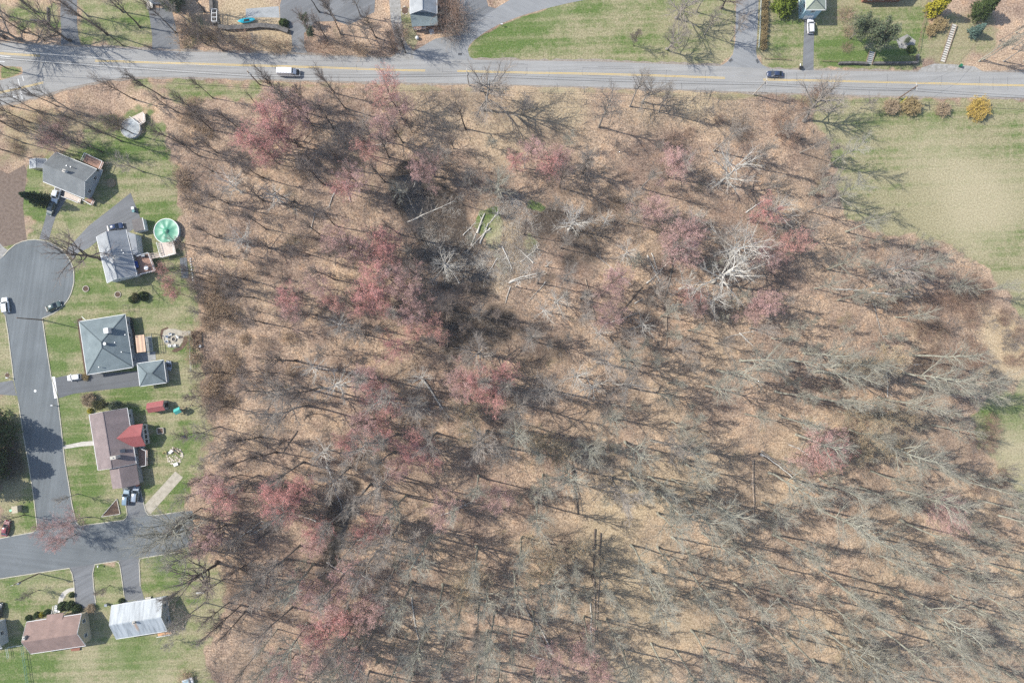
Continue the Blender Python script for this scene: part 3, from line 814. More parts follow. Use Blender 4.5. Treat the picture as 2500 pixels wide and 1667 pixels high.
def railing(mb, pts, z0, h=0.95, step=0.5):
    pts = [Vector(p) for p in pts]
    for a, b in zip(pts, pts[1:]):
        mb.bar((a.x, a.y, z0 + h), (b.x, b.y, z0 + h), .12, .08)
        mb.bar((a.x, a.y, z0 + .15), (b.x, b.y, z0 + .15), .06, .06)
        n = max(1, int((b - a).length / step))
        for i in range(n + 1):
            p = a.lerp(b, i / n)
            mb.bar((p.x, p.y, z0), (p.x, p.y, z0 + h), .07, .07)

def deck(root, pts_px, z, m, rail_px=None, stairs=None, name='deck'):
    poly = [local(root, P(x, y, z)) for x, y in pts_px]
    d = MB().prism(poly, z - .18, z)
    for p in poly: d.bar((p.x, p.y, -.2), (p.x, p.y, z - .15), .14, .14)
    dk = d.build(name, m, root)
    if rail_px:
        r = MB(); railing(r, [local(root, P(x, y, z)) for x, y in rail_px], z)
        r.build('railing', M['white_trim'], dk)
    if stairs:
        (x0, y0), (x1, y1), w = stairs
        a, b = local(root, P(x0, y0, z)), local(root, P(x1, y1, 0)); n = 6
        q = Vector((-(b - a).y, (b - a).x, 0)).normalized(); s = MB(); ang = math.atan2((b - a).y, (b - a).x)
        run = Vector((b.x - a.x, b.y - a.y, 0)).length / n
        for i in range(n):
            t = (i + .5) / n; s.box((a.x + (b.x - a.x) * t, a.y + (b.y - a.y) * t, z * (1 - t)), (run * .8, w, .06), ang)
        for sg in (1, -1): s.bar(Vector((a.x, a.y, z - .1)) + q * sg * w / 2, Vector((b.x, b.y, 0)) + q * sg * w / 2, .06, .22)
        s.build('stairs', M['white_trim'], dk)
    return dk

# --- the grey gabled house north of the turning circle
h, rf, (L, W, hx, hy) = gable_house('house', 'grey shingled gable house standing skewed above the turning circle, white deck behind', [(106,444),(207,485),(236,414),(137,372)], 3.4, 6.0, M['roof_grey'], M['side_grey'], wins=(2.0,), door=('y-', 1.5))
chimney(rf, h, 156, 417, 7.0, (.7, .7), M['white_trim'], 4.8)
vents(rf, h, [(163,405),(173,408)], 5.6)
deck(h, [(202,394),(211,376),(254,396),(246,415)], 1.6, M['deck_wood'], [(202,394),(211,376),(254,396),(246,415)], ((247,412),(243,426),1.2))
deck(h, [(159,468),(199,485),(195,497),(154,481)], 0.5, M['deck_pale'], [(154,481),(195,497),(199,486)], name='porch')
deck(h, [(206,488),(222,482),(232,490),(226,502)], 0.6, M['deck_wood'], [(206,490),(226,502),(232,491)], name='porch')
# --- the white house by the pool
h, rf, (L, W, hx, hy) = gable_house('house', 'long pale roofed house with low lean-to and furnished deck beside the green pool', [(263,692),(236,578),(308,562),(334,672)], 3.3, 5.8, M['roof_pale'], M['side_white'], wins=(1.7,), door=('x+', 1.0))
lw = [local(h, P(x, y, 3.2)) for x, y in ((312,566),(330,572),(336,616),(325,622))]
MB().prism(lw, -.3, 2.85).build('lean_to_wall', M['side_white'], h)
lo = [(p.x, p.y) for p in lw]
mb = MB(); zz = [3.15, 2.95, 2.95, 3.15]
mb.add([(x, y, z) for (x, y), z in zip(lo, zz)] + [(x, y, z + .12) for (x, y), z in zip(lo, zz)], [(0,1,2,3),(7,6,5,4),(0,4,5,1),(1,5,6,2),(2,6,7,3),(3,7,4,0)])
mb.build('lean_to_roof', M['roof_pale'], h)
chimney(rf, h, 279, 628, 6.9, (.75, .75), M['white_trim'], 5.0)
vents(rf, h, [(298,611),(302,618)], 5.2)
dk = deck(h, [(332,627),(365,618),(381,661),(338,672)], 1.7, M['deck_wood'], [(336,627),(365,618),(381,661),(340,672)], ((340,624),(335,606),1.4))
dk2 = deck(h, [(386,593),(424,590),(430,620),(396,629)], 1.5, M['deck_pale'], [(386,593),(391,612),(396,629),(430,620),(424,590)], name='pool_deck')
a, b = local(h, P(367, 627, 1.7)), local(h, P(394, 622, 1.5)); br = MB(); n = 9
for i in range(n): br.box((a.x + (b.x - a.x) * (i + .5) / n, a.y + (b.y - a.y) * (i + .5) / n, 1.52), ((b - a).length / n * .62, 1.3, .06), math.atan2((b - a).y, (b - a).x))
q = Vector((-(b - a).y, (b - a).x, 0)).normalized()
for sg in (.7, -.7):
    br.bar(Vector((a.x, a.y, 2.4)) + q * sg, Vector((b.x, b.y, 2.3)) + q * sg, .1, .1)
br.build('walkway', M['deck_pale'], h)
tb = empty('patio_table', P(360, 655, 1.7), 0.3, 'round white patio table on the reddish deck', 'table')
MB().tube((0,0,.68), (0,0,.74), .62, .62, 16).build('table_top', M['white_trim'], tb); MB().tube((0,0,0), (0,0,.68), .25, .06, 8).build('leg', M['dark_trim'], tb)
gr_ = empty('barbecue_grill', P(354, 626, 1.7), 0.2, 'dark barbecue grill at the railing of the reddish deck', 'grill')
MB().box((0,0,.45), (1.0,.55,.7)).build('cart', M['dark_trim'], gr_); MB().tube((-.5,0,.9), (.5,0,.9), .28, .28, 10).build('lid', M['metal_grey'], gr_)
M['blue_cushion'] = mat('blue_cushion', (0.03, 0.10, 0.38), None, 3, 0.8)
sf = empty('outdoor_sofa', P(336, 646, 1.7), h.rotation_euler[2], 'blue cushioned outdoor sofa on the deck against the pale house', 'sofa')
MB().box((0,0,.3), (2.0,.8,.3)).build('frame', M['dark_trim'], sf); MB().box((-.5,0,.5), (.95,.75,.14)).box((.5,0,.5), (.95,.75,.14)).box((0,.33,.78), (1.95,.14,.5)).build('cushion', M['blue_cushion'], sf)
# --- slate hip house and its garage
h, rf, _ = hip_roof_house('house', 'square house under a slate blue hip roof with white chimney', [(213,913),(194,785),(306,768),(325,897)], 3.0, 6.2, [(247,835),(249,849)], M['roof_slate'], M['side_grey'], wins=(1.6,))
chimney(rf, h, 258, 807, 6.6, (1.5, 1.3), M['white_trim'], 4.2, cap=False)
vents(rf, h, [(281,836),(297,859),(242,896),(306,817)], 4.6)
p = local(h, P(256, 839, 6.3)); MB().tube((p.x, p.y, 5.2), (p.x, p.y, 6.35), .36, .36, 10).tube((p.x, p.y, 6.35), (p.x, p.y, 6.5), .5, .42, 10).build('turbine_vent', M['metal_grey'], rf)
p0, p1 = local(h, P(200, 773, 1.5)), local(h, P(210, 783, 2.9)); MB().bar(p0, p1, .12, .1).build('downspout', M['white_trim'], h)
g, rf, _ = hip_roof_house('garage', 'small slate hip roofed garage behind the square hip roofed house', [(342,943),(336,887),(399,879),(407,933)], 2.7, 4.6, [(358,911),(371,911)], M['roof_slate'], M['side_grey'], wins=(1.5,), cat='garage', skip=('y-', 'x-'))
# --- mauve brown house with the red roofed wing
h, rf, (L, W, hx, hy) = gable_house('house', 'mauve brown roofed house with a red metal roofed wing and lower garage end', [(240,1145),(218,1009),(311,998),(333,1133)], 3.2, 5.8, M['roof_brown'], M['side_grey'], wins=(1.6,), door=('y+', 0.0))
chimney(rf, h, 276, 1117, 7.2, (.8, 1.5), M['white_trim'], 4.6)
sk = local(h, P(300, 1100, 4.75)); MB().box((sk.x, sk.y, 4.78), (1.0, 1.5, .22)).build('skylight', M['glass'], rf)
# garage end (its own lower gable) as part of the house
ctr, u, Lg, Wg = rect_from([(275,1191),(267,1144),(334,1134),(341,1184)], 2.9)
gc = local(h, ctr); gw = MB(); hw = Wg / 2 - .4
pr = [(-hw, -.3), (hw, -.3), (hw, 2.95), (0, 4.75), (-hw, 2.95)]
x0, x1 = gc.x - Lg / 2 - .2, gc.x + Lg / 2 - .35
if gc.x > 0: x0, x1 = gc.x - Lg / 2 + .35, gc.x + Lg / 2 - .35
else: x0, x1 = gc.x - Lg / 2 + .35, -hx - .01
gw.add([(x0, gc.y + y, z) for y, z in pr] + [(x1, gc.y + y, z) for y, z in pr], [(4,3,2,1,0),(5,6,7,8,9)] + [(i, (i+1) % 5, 5 + (i+1) % 5, 5 + i) for i in range(5)])
gw.build('garage_wall', M['side_grey'], h)
gr = gable_roof_mb(Lg, Wg, 2.8, 4.8)
ge = gc.x - Lg / 2
gr.v = [(v[0] + (gc.x if v[0] < 0 else min(gc.x, -hx - .02 - Lg / 2 + 0.0)), v[1] + gc.y, v[2]) for v in gr.v]
gr.build('garage_roof', M['roof_brown'], h)
# the red wing
pw = [local(h, P(x, y, z)) for x, y, z in ((319,1038,3.0),(349,1034,3.0),(344,1063,4.9),(356,1088,3.0),(327,1091,3.0),(284,1070,5.6))]
wv = [(p.x, p.y, z) for p, z in zip(pw, (3.25,3.1,5.0,3.1,3.25,5.62))]
mb = MB(); t = .1
mb.add(wv + [(x, y, z - t) for x, y, z in wv], [(0,5,2,1),(5,4,3,2),(6,7,8,11),(11,8,9,10),(1,2,8,7),(2,3,9,8),(3,4,10,9),(0,1,7,6),(4,5,11,10),(5,0,6,11)])
wr = mb.build('wing_roof', M['roof_red'], h)
for i in range(2): pass
wq = [local(h, P(x, y, 0)) for x, y in ((321,1041),(348,1037),(354,1086),(328,1089))]
wg = [local(h, P(x, y, 3.0)) for x, y in ((320,1040),(346,1037),(353,1085),(327,1089))]
MB().prism([(p.x, p.y) for p in wg], -.3, 2.95).build('wing_wall', M['side_white'], h)
e0, e1 = wg[1], wg[2]
for k in range(4):
    c_ = e0.lerp(e1, (k + .5) / 4); dd = (e1 - e0).normalized(); nn = Vector((dd.y, -dd.x, 0))
    if nn.dot(c_) < 0: nn = -nn
    an = math.atan2(dd.y, dd.x)
    fo = MB()
    cc = c_ + nn * .03
    for a_, z_, w_, h_ in ((-.6, 1.7, .12, 1.6), (.6, 1.7, .12, 1.6)): fo.box((cc.x + dd.x * a_, cc.y + dd.y * a_, z_), (w_, .1, h_), an)
    for z_ in (.95, 2.45): fo.box((cc.x, cc.y, z_), (1.3, .1, .12), an)
    w_o = fo.build('window', M['white_trim'], h)
    MB().box((c_.x + nn.x * .012, c_.y + nn.y * .012, 1.7), (1.1, .03, 1.4), an).build('pane', M['glass'], w_o)
deck(h, [(338,1096),(360,1099),(360,1135),(341,1138)], 1.2, M['deck_wood'], [(350,1095),(360,1099),(360,1135),(343,1138)], ((341,1094),(352,1088),1.2))
# --- red brown house and metal roofed house at the bottom
h, rf, (L, W, hx, hy) = gable_house('house', 'red brown shingled gable house with tan end wall near the lower drive', [(77,1595),(209,1574),(200,1498),(65,1517)], 3.5, 6.4, M['roof_tan'], M['side_tan'], wins=(2.3,))
pr_ = [local(h, P(x, y, 3.4)) for x, y in ((115,1500),(156,1495),(156,1512),(116,1518))]
mb = MB(); zz = (3.35, 3.35, 4.1, 4.1)
mb.add([(p.x, p.y, z) for p, z in zip(pr_, zz)] + [(p.x, p.y, z + .14) for p, z in zip(pr_, zz)], [(3,2,1,0),(4,5,6,7),(0,1,5,4),(1,2,6,5),(2,3,7,6),(3,0,4,7)])
mb.build('porch_roof', M['roof_tan'], rf)
for x, y in ((118,1502),(154,1497)):
    q_ = local(h, P(x, y, 3.2)); MB().bar((q_.x, q_.y, -.2), (q_.x, q_.y, 3.35), .16, .16).build('porch_post', M['white_trim'], h)
deck(h, [(134,1477),(151,1473),(146,1494),(131,1497)], 0.6, M['white_trim'], [(135,1476),(131,1496)], name='steps')
deck(h, [(172,1580),(196,1577),(194,1587),(174,1589)], 0.4, M['brick'], None, name='steps')
chimney(rf, h, 58, 1557, 6.6, (.5, .9), M['concrete'], 2.0)
h, rf, (L, W, hx, hy) = gable_house('house', 'house with streaky pale metal roof and a rust run below its flue', [(285,1558),(410,1539),(396,1458),(272,1478)], 3.2, 5.4, M['roof_metal'], M['side_grey'], wins=(1.7,))
chimney(rf, h, 326, 1520, 6.2, (.55, .55), M['concrete'], 4.6)
M['new_wood'] = mat('fresh_orange_lumber', (0.58, 0.33, 0.18), (0.48, 0.27, 0.14), 3, 0.8)
deck(h, [(384,1544),(418,1539),(419,1546),(386,1552)], 0.9, M['new_wood'], [(386,1552),(419,1546)], name='porch')
deck(h, [(354,1458),(368,1456),(368,1464),(355,1466)], 0.5, M['concrete'], None, name='steps')
# the house cut by the left edge
h, rf, _ = gable_house('house', 'grey sided house cut off by the left edge near the bottom', [(-110,1600),(4,1581),(-3,1516),(-118,1535)], 3.3, 5.8, M['roof_grey'], M['side_grey'], wins=(2.0,))
# --- houses along the upper edge
h, rf, _ = gable_house('house', 'grey metal roofed house on the gravel drive above the main road', [(1001,-70),(1001,36),(1067,33),(1065,-74)], 4.2, 6.6, M['roof_pale'], M['side_grey'], wins=(2.2,))
pr_ = [local(h, P(x, y, 3.2)) for x, y in ((1002,36),(1067,29),(1069,62),(1006,66))]
mb = MB(); zz = (4.15, 4.15, 3.1, 3.1)
mb.add([(p.x, p.y, z) for p, z in zip(pr_, zz)] + [(p.x, p.y, z + .14) for p, z in zip(pr_, zz)], [(3,2,1,0),(4,5,6,7),(0,1,5,4),(1,2,6,5),(2,3,7,6),(3,0,4,7)])
mb.build('porch_roof', M['roof_slate'], rf)
for x, y in ((1007,64),(1037,62),(1068,60)):
    q_ = local(h, P(x, y, 3.0)); MB().bar((q_.x, q_.y, -.2), (q_.x, q_.y, 3.2), .16, .16).build('porch_post', M['white_trim'], h)
deck(h, [(1008,60),(1068,55),(1068,70),(1012,74)], 0.9, M['deck_wood'], [(1012,74),(1040,72)], ((1052,72),(1056,84),1.3))
h, rf, _ = hip_roof_house('house', 'narrow tall blue house with pale green hip roof above the white car', [(1966,25),(2016,25),(2014,-40),(1968,-40)], 6.0, 8.2, [(1992,-2),(1992,-16)], M['roof_green'], M['side_blue'], wins=(1.6, 4.4), skip=('y+',))
MB().box((0, -rect_from([(1966,25),(2016,25),(2014,-40),(1968,-40)], 6.0)[3] / 2 + .3, 1.2), (2.6, .3, 2.2)).build('garage_door', M['white_trim'], h)
h, rf, _ = gable_house('house', 'dark roofed house at the upper left edge beside its drive', [(352,-50),(425,-52),(424,-2),(353,1)], 3.4, 5.6, M['roof_grey'], M['side_white'], wins=(1.8,))
deck(h, [(357,4),(371,3),(372,20),(359,22)], 0.7, M['concrete'], [(372,4),(373,20)], name='steps')
h, rf, _ = gable_house('house', 'dark eaved house cut off at the upper right edge among bare bushes', [(2112,-60),(2212,-62),(2214,-6),(2114,-4)], 3.4, 5.8, M['roof_brown'], M['brick'], wins=(1.8,))

# ------------------------------------------------------------------ sheds and garden structures
s, rf, _ = gable_house('shed', 'small pale roofed shed left of the skewed grey house', [(72,389),(75,410),(113,412),(115,389)], 2.2, 3.1, M['roof_pale'], M['side_tan'], 0.15, (), cat='shed')
s, rf, _ = gable_house('shed', 'red roofed garden shed with grey end wall', [(363,1008),(404,1001),(400,977),(359,984)], 2.2, 3.1, M['roof_red'], M['side_grey'], 0.15, (), cat='shed', trim=False)
MB().box((_[2] + .03, 0, .95), (.06, 1.3, 1.8)).build('door', M['dark_trim'], s)
# flat roofed shed on the drive of the pool house
ctr, u, L, W = rect_from([(328,567),(354,561),(347,532),(322,537)], 2.2)
s = empty('shed', (ctr.x, ctr.y, 0), math.atan2(u.y, u.x), 'low flat roofed shed on the drive end beside the pool lawn', 'shed')
MB().box((0,0,1.0), (L - .2, W - .2, 2.4)).build('wall', M['side_white'], s); MB().box((0,0,2.27), (L, W, .16)).build('roof', M['roof_flat'], s); MB().bar((L/2 + .08, -W/2, 2.25), (L/2 + .08, W/2, 2.25), .16, .22).build('fascia', M['white_trim'], s)
MB().box((-.2, W/2 - .08, .95), (1.6, .06, 1.8)).build('door', M['metal_grey'], s)
# canopy with open frame
ctr, u, L, W = rect_from([(335,860),(374,857),(369,814),(330,820)], 2.5)
cn = empty('garden_canopy', (ctr.x, ctr.y, 0), math.atan2(u.y, u.x), 'tan fabric canopy half covering its dark frame beside the hip roofed house', 'canopy')
M['canopy'] = mat('tan_canopy_cloth', (0.58, 0.40, 0.28), (0.52, 0.36, 0.25), 1, 0.9)
M['frame_green'] = mat('dark_green_frame', (0.03, 0.06, 0.055), None, 2, 0.6)
n = 8; vs = []
for i in range(n + 1):
    x = -L/2 + L * .56 * i / n
    for y in (-W/2, W/2): vs.append((x, y, 2.55 + .06 * math.sin(i * 1.7)))
MB().add(vs, [(2*i, 2*i+2, 2*i+3, 2*i+1) for i in range(n)]).build('canopy_cloth', M['canopy'], cn)
fr = MB()
for x in (-L/2, L*.06, L/2):
    fr.bar((x, -W/2, 2.48), (x, W/2, 2.48), .12, .12)
for x in (L*.2, L*.34): fr.bar((x, -W/2, 2.48), (x, W/2, 2.48), .07, .07)
for y in (-W/2, 0, W/2): fr.bar((-L/2, y, 2.42), (L/2, y, 2.42), .1, .1)
fr.build('frame', M['frame_green'], cn)
for x in (-L/2, L/2):
    for y in (-W/2, W/2): MB().bar((x, y, -.1), (x, y, 2.45), .13, .13).build('leg', M['frame_green'], cn)
sheet('patio', [(331,863),(379,858),(381,878),(333,888)], 0.03, M['concrete_old'])
sheet('patio', [(352,822),(371,820),(375,857),(357,859)], 0.028, M['concrete_old'])
sheet('bare_earth', [(307,772),(321,775),(330,815),(336,858),(338,886),(326,896)], 0.016, M['mulch'])
sheet('flower_bed', [(189,780),(200,775),(203,800),(207,850),(216,912),(207,914),(199,860),(192,815)], 0.016, M['mulch'])
sheet('fire_pit_patio', [(400,806),(412,802),(428,803),(445,808),(467,808),(467,818),(450,820),(447,832),(438,846),(424,850),(412,846),(400,836),(396,822)], 0.03, M['pale_gravel'])
sheet('flower_bed', [(394,804),(410,798),(412,803),(400,808),(397,824),(393,830),(391,815)], 0.022, M['mulch'])
sheet('flower_bed', [(449,822),(458,820),(457,838),(446,852),(430,860),(418,858),(426,851),(440,846),(447,834)], 0.022, M['mulch'])
fp = empty('fire_pit', P(425, 828), 0, 'dark round stone fire pit ringed by white chairs', 'fire pit')
ring = MB()
for i in range(12):
    a = i * math.pi / 6; ring.box((.62 * math.cos(a), .62 * math.sin(a), .17), (.32, .24, .36), a + math.pi / 2)
ring.build('ring', M['stone'], fp); MB().tube((0,0,.02), (0,0,.12), .5, .5, 12).build('ash_bed', M['dark_trim'], fp)
CH = [((418,816), 'white garden chair at the top of the fire pit circle'), ((410,822), 'white garden chair at the upper left of the fire pit'), ((410,833), 'white garden chair at the lower left of the fire pit'),
      ((417,844), 'white garden chair at the bottom left of the fire pit'), ((428,843), 'white garden chair at the bottom right of the fire pit'), ((435,822), 'white garden chair at the upper right of the fire pit')]
def chair_parts(root, m):
    MB().box((0,0,.4), (.62,.6,.07)).build('seat', m, root)
    b = MB().box((-.34,0,.78), (.07,.62,.75)); b.build('backrest', m, root)
    for s_ in (1, -1):
        MB().box((.02, s_ * .35, .62), (.7,.12,.05)).build('armrest', m, root)
        for x in (.27, -.3): MB().bar((x, s_ * .31, 0), (x, s_ * .31, .6), .06, .06).build('leg', m, root)
c0 = P(425, 828)
for (x, y), lb in CH:
    p = P(x, y); r = empty('garden_chair', (p.x, p.y, .03), math.atan2(c0.y - p.y, c0.x - p.x), lb, 'chair', 'white chairs round the fire pit')
    chair_parts(r, M['white_trim'])
# raised bed, loungers, boats
rb = empty('raised_garden_bed', (0,0,0), 0, 'weathered wooden raised garden bed behind the fire pit circle', 'garden bed')
bp_ = PP([(468,810),(492,809),(493,848),(475,850)]); mb = MB()
for a, b in zip(bp_, bp_[1:] + bp_[:1]): mb.bar((a.x, a.y, .2), (b.x, b.y, .2), .12, .45)
mb.build('board', M['wood'], rb); MB().prism([(p.x, p.y) for p in bp_], -.1, .25).build('soil', M['mulch'], rb)
MB().bar(P(490,842,.45), P(488,848,.5), .5, .3).build('sack', M['white_trim'], rb)
def canoe(name, px, py, ln, ang, m, lb, z=.0, w=.38):
    p = P(px, py); r = empty(name, (p.x, p.y, z), ang, lb, 'boat', 'boats lying behind the hip roofed garage')
    secs = []
    for i in range(9):
        t = i / 8 * 2 - 1; k = max(.04, (1 - t * t) ** .6); ww = w * k; dp = .38 * k + .05
        secs.append([(t * ln / 2, -ww, .42 + .12 * t * t), (t * ln / 2, -ww * .8, .42 - dp * .6), (t * ln / 2, 0, .42 - dp), (t * ln / 2, ww * .8, .42 - dp * .6), (t * ln / 2, ww, .42 + .12 * t * t), (t * ln / 2, 0, .36 + .1 * t * t)])
    MB().loft(secs).build('hull', m, r, True)
    MB().box((0,0,.46), (ln * .3, w * .9, .04)).build('cockpit', M['dark_trim'], r)
M['boat_grey'] = mat('pale_boat_shell', (0.50, 0.53, 0.58), None, 2, 0.35)
for k, (x, a) in enumerate(((411, -1.45), (414.5, -1.50), (418, -1.56))):
    canoe('kayak', x, 891 + k, 3.1, a, M['boat_grey'], ('pale grey kayak nearest the slate roofed garage wall', 'pale grey kayak in the middle of the three behind the garage', 'pale grey kayak outermost of the three behind the garage')[k], w=.32)
canoe('canoe', 410, 922, 3.2, -1.40, M['white_trim'], 'slim white canoe along the lower half of the garage wall', w=.22)
ds = empty('patio_lounger', P(323, 793), 1.45, 'dark slatted lounger on the bare strip beside the hip roofed house', 'lounger')
mb = MB()
for i in range(9): mb.box((-1.1 + i * .27, 0, .38), (.16, .75, .05))
mb.build('seat', M['frame_green'], ds)
mb = MB().bar((-1.2,-.38,.33), (1.2,-.38,.33), .07, .07).bar((-1.2,.38,.33), (1.2,.38,.33), .07, .07)
mb.build('frame', M['dark_trim'], ds)
for x in (-1.0, 1.0):
    for y in (-.35, .35): MB().bar((x,y,0), (x,y,.33), .06, .06).build('leg', M['dark_trim'], ds)
# pool with its green cover, and the bare trampoline-like pool by the woods
M['pool_cover'] = bpy.data.materials.new('green_pool_cover')
nt, bs = nodes(M['pool_cover']); bs.inputs['Roughness'].default_value = 0.45
v = obj_pos(nt); gd = nt.nodes.new('ShaderNodeTexGradient'); gd.gradient_type = 'RADIAL'; nt.links.new(v, gd.inputs[0])
cm = nt.nodes.new('ShaderNodeCombineXYZ'); nt.links.new(math_n(nt, 'MULTIPLY', gd.outputs[1], 22.0), cm.inputs[0])
rr = noise(nt, cm.outputs[0], 1.6, 4, 0.7)
nt.links.new(mixc(nt, noise(nt, v, 0.5, 3), ramp(nt, rr, [(0.3, (0.05, 0.22, 0.135)), (0.7, (0.115, 0.36, 0.23))]), (0.06, 0.25, 0.16)), bs.inputs['Base Color'])
pp = P(406, 564, 1.3)
pl = empty('swimming_pool', (pp.x, pp.y, 0), 0, 'round above-ground pool under a green winter cover', 'swimming pool')
mb = MB(); n = 40; rp = 3.55
vs = []
for k, r_ in enumerate((0.0, .55, .6, 1.2, 2.0, 2.8, rp)):
    z = (1.75, 1.72, 1.45, 1.30, 1.20, 1.17, 1.27)[k]
    for i in range(n):
        a = 2 * math.pi * i / n; wv_ = 1 + (.02 * math.sin(i * 3) if k > 2 else 0)
        vs.append((r_ * wv_ * math.cos(a), r_ * wv_ * math.sin(a), z + (.05 * math.sin(i * 5.0) if 2 < k < 6 else 0)))
fs = [(k * n + i, (k + 1) * n + i, (k + 1) * n + (i + 1) % n, k * n + (i + 1) % n) for k in range(6) for i in range(n)]
mb.add(vs, fs).build('cover', M['pool_cover'], pl, True)
mb = MB()
for i in range(n):
    a, b = 2 * math.pi * i / n, 2 * math.pi * (i + 1) / n
    mb.bar((rp * math.cos(a) * 1.02, rp * math.sin(a) * 1.02, 1.28), (rp * math.cos(b) * 1.02, rp * math.sin(b) * 1.02, 1.28), .18, .06)
mb.build('rim', M['white_trim'], pl)
mb = MB()
for i in range(n):
    a, b = 2 * math.pi * i / n, 2 * math.pi * (i + 1) / n
    mb.bar((rp * math.cos(a), rp * math.sin(a), .6), (rp * math.cos(b), rp * math.sin(b), .6), .05, 1.3)
mb.build('wall', M['side_blue'], pl)
pp = P(318, 313, 1.2)
p2 = empty('swimming_pool', (pp.x, pp.y, 0), 0, 'round grey pool with dark cover under bare branches near the road', 'swimming pool')
M['grey_cover'] = mat('dirty_grey_cover', (0.17, 0.19, 0.20), (0.33, 0.36, 0.37), .5, 0.5)
rp = 2.75
MB().tube((0,0,1.0), (0,0,1.08), rp, rp * .99, 32).build('cover', M['grey_cover'], p2)
mb = MB()
for i in range(32):
    a, b = 2 * math.pi * i / 32, 2 * math.pi * (i + 1) / 32
    mb.bar((rp * math.cos(a) * 1.03, rp * math.sin(a) * 1.03, 1.16), (rp * math.cos(b) * 1.03, rp * math.sin(b) * 1.03, 1.16), .2, .07)
mb.build('rim', M['concrete'], p2)
mb = MB()
for i in range(32):
    a, b = 2 * math.pi * i / 32, 2 * math.pi * (i + 1) / 32
    mb.bar((rp * math.cos(a), rp * math.sin(a), .5), (rp * math.cos(b), rp * math.sin(b), .5), .05, 1.2)
mb.build('wall', M['side_grey'], p2)
q = empty('pool_platform', P(345, 292), -.6, 'pale pointed wooden deck beside the grey round pool', 'deck')
MB().prism([(-2.2,-1.2),(1.4,-1.5),(2.0,.2),(.6,1.9),(-.4,2.1)], .75, .95).build('platform', M['deck_pale'], q)
mb = MB(); railing(mb, [(-2.2,-1.2,0),(1.4,-1.5,0),(2.0,.2,0),(.6,1.9,0)], .95, .8, .7); mb.build('railing', M['white_trim'], q)
mb = MB()
for x, y in ((-2,-1.1),(1.3,-1.4),(1.8,.2),(.4,1.8)): mb.bar((x,y,-.1), (x,y,.76), .14, .14)
mb.build('post', M['deck_pale'], q)
# playset, rubble fire circle, garden things behind the mauve house
ps = empty('playset', P(443, 1001), .45, 'wooden playset with teal roof and swing beam behind the red shed', 'playset')
M['teal'] = mat('teal_fabric', (0.09, 0.42, 0.36), (0.07, 0.36, 0.31), 2, 0.6)
MB().add([(-.95,-.85,2.3),(.95,-.85,2.3),(.95,.85,2.3),(-.95,.85,2.3),(-.95,0,3.0),(.95,0,3.0)], [(0,1,5,4),(2,3,4,5),(3,0,4),(1,2,5)]).build('roof', M['teal'], ps)
MB().box((0,0,1.2), (1.7,1.5,.1)).build('platform', M['wood'], ps)
for x in (-.8,.8):
    for y in (-.7,.7): MB().bar((x,y,0), (x,y,2.4), .1, .1).build('post', M['wood'], ps)
MB().bar((.8,0,2.2), (4.2,0,2.2), .12, .14).bar((4.2,0,2.2), (4.6,-1.0,0), .1, .1).bar((4.2,0,2.2), (4.6,1.0,0), .1, .1).build('swing_beam', M['wood'], ps)
for x in (1.9, 3.1): MB().bar((x,-.22,2.2), (x,-.22,.5), .02, .02).bar((x,.22,2.2), (x,.22,.5), .02, .02).box((x,0,.5), (.22,.5,.04)).build('swing', M['dark_trim'], ps)
rk = random.Random(3)
def rocks(root, name, n, spread, size, m, seed, flat=.6, ring=None):
    r_ = random.Random(seed); mb = MB()
    for i in range(n):
        a = r_.uniform(0, 6.28); d = spread * math.sqrt(r_.random()) if not ring else r_.uniform(*ring)
        s = r_.uniform(.5, 1.2) * size; x, y = d * math.cos(a), d * math.sin(a) * 1.1; secs = []
        for z, k in ((-.05, .9), (.18, 1.0), (.42, .6)):
            secs.append([(x + s * k * math.cos(t) * r_.uniform(.75, 1.1), y + s * k * math.sin(t) * r_.uniform(.75, 1.1), z * s * flat * 2) for t in [j * 1.0472 + a for j in range(6)]])
        mb.loft(secs)
    return mb.build(name, m, root)
st_ = empty('stone_heap', P(427, 1113), 0, 'heap of pale fieldstones around a fire spot behind the mauve house', 'stone heap')
M['pale_stone'] = mat('pale_rubble', (0.62, 0.56, 0.46), (0.42, 0.36, 0.29), 1.2, 0.95)
o_ = rocks(st_, 'rubble', 110, 2.4, .26, M['pale_stone'], 5); o_['kind'] = 'stuff'
MB().bar((-1.5,.9,.45), (-.3,1.9,.45), .7, .12).build('slab', M['white_trim'], st_)
MB().bar((-.2,-2.6,.3), (1.0,-2.1,.35), .9, .12).build('slab', M['white_trim'], st_)
MB().bar((-.9,2.2,.5), (1.4,.4,.5), .22, .16).bar((-.3,2.6,.4), (1.9,1.2,.4), .18, .14).build('plank', M['wood'], st_)
hh = empty('garden_chair', P(405, 1104), .4, 'pale yellow garden chair beside the heap of fieldstones', 'chair'); chair_parts(hh, mat('yellow_chair', (0.60, 0.50, 0.22), None, 2, .6))
sb_ = empty('planter_box', P(393, 1051), .1, 'small square grey planter right of the red roofed wing', 'planter')
mb = MB()
for a, b in (((-.9,-.8),(.9,-.8)),((.9,-.8),(.9,.8)),((.9,.8),(-.9,.8)),((-.9,.8),(-.9,-.8))): mb.bar((*a,.25), (*b,.25), .16, .5)
mb.build('board', M['concrete'], sb_); MB().box((0,0,.2), (1.7,1.5,.3)).build('soil', M['mulch'], sb_)
bl = empty('play_ball', P(449, 1066), 0, 'bright blue toy barrel on the lawn edge by the woods', 'toy'); MB().tube((0,0,0), (0,0,.7), .42, .42, 12).build('barrel', mat('bright_blue_plastic', (0.03, 0.15, 0.55), None, 2, .35), bl); MB().tube((0,0,.7), (0,0,.76), .44, .40, 12).build('lid', M['dark_trim'], bl)
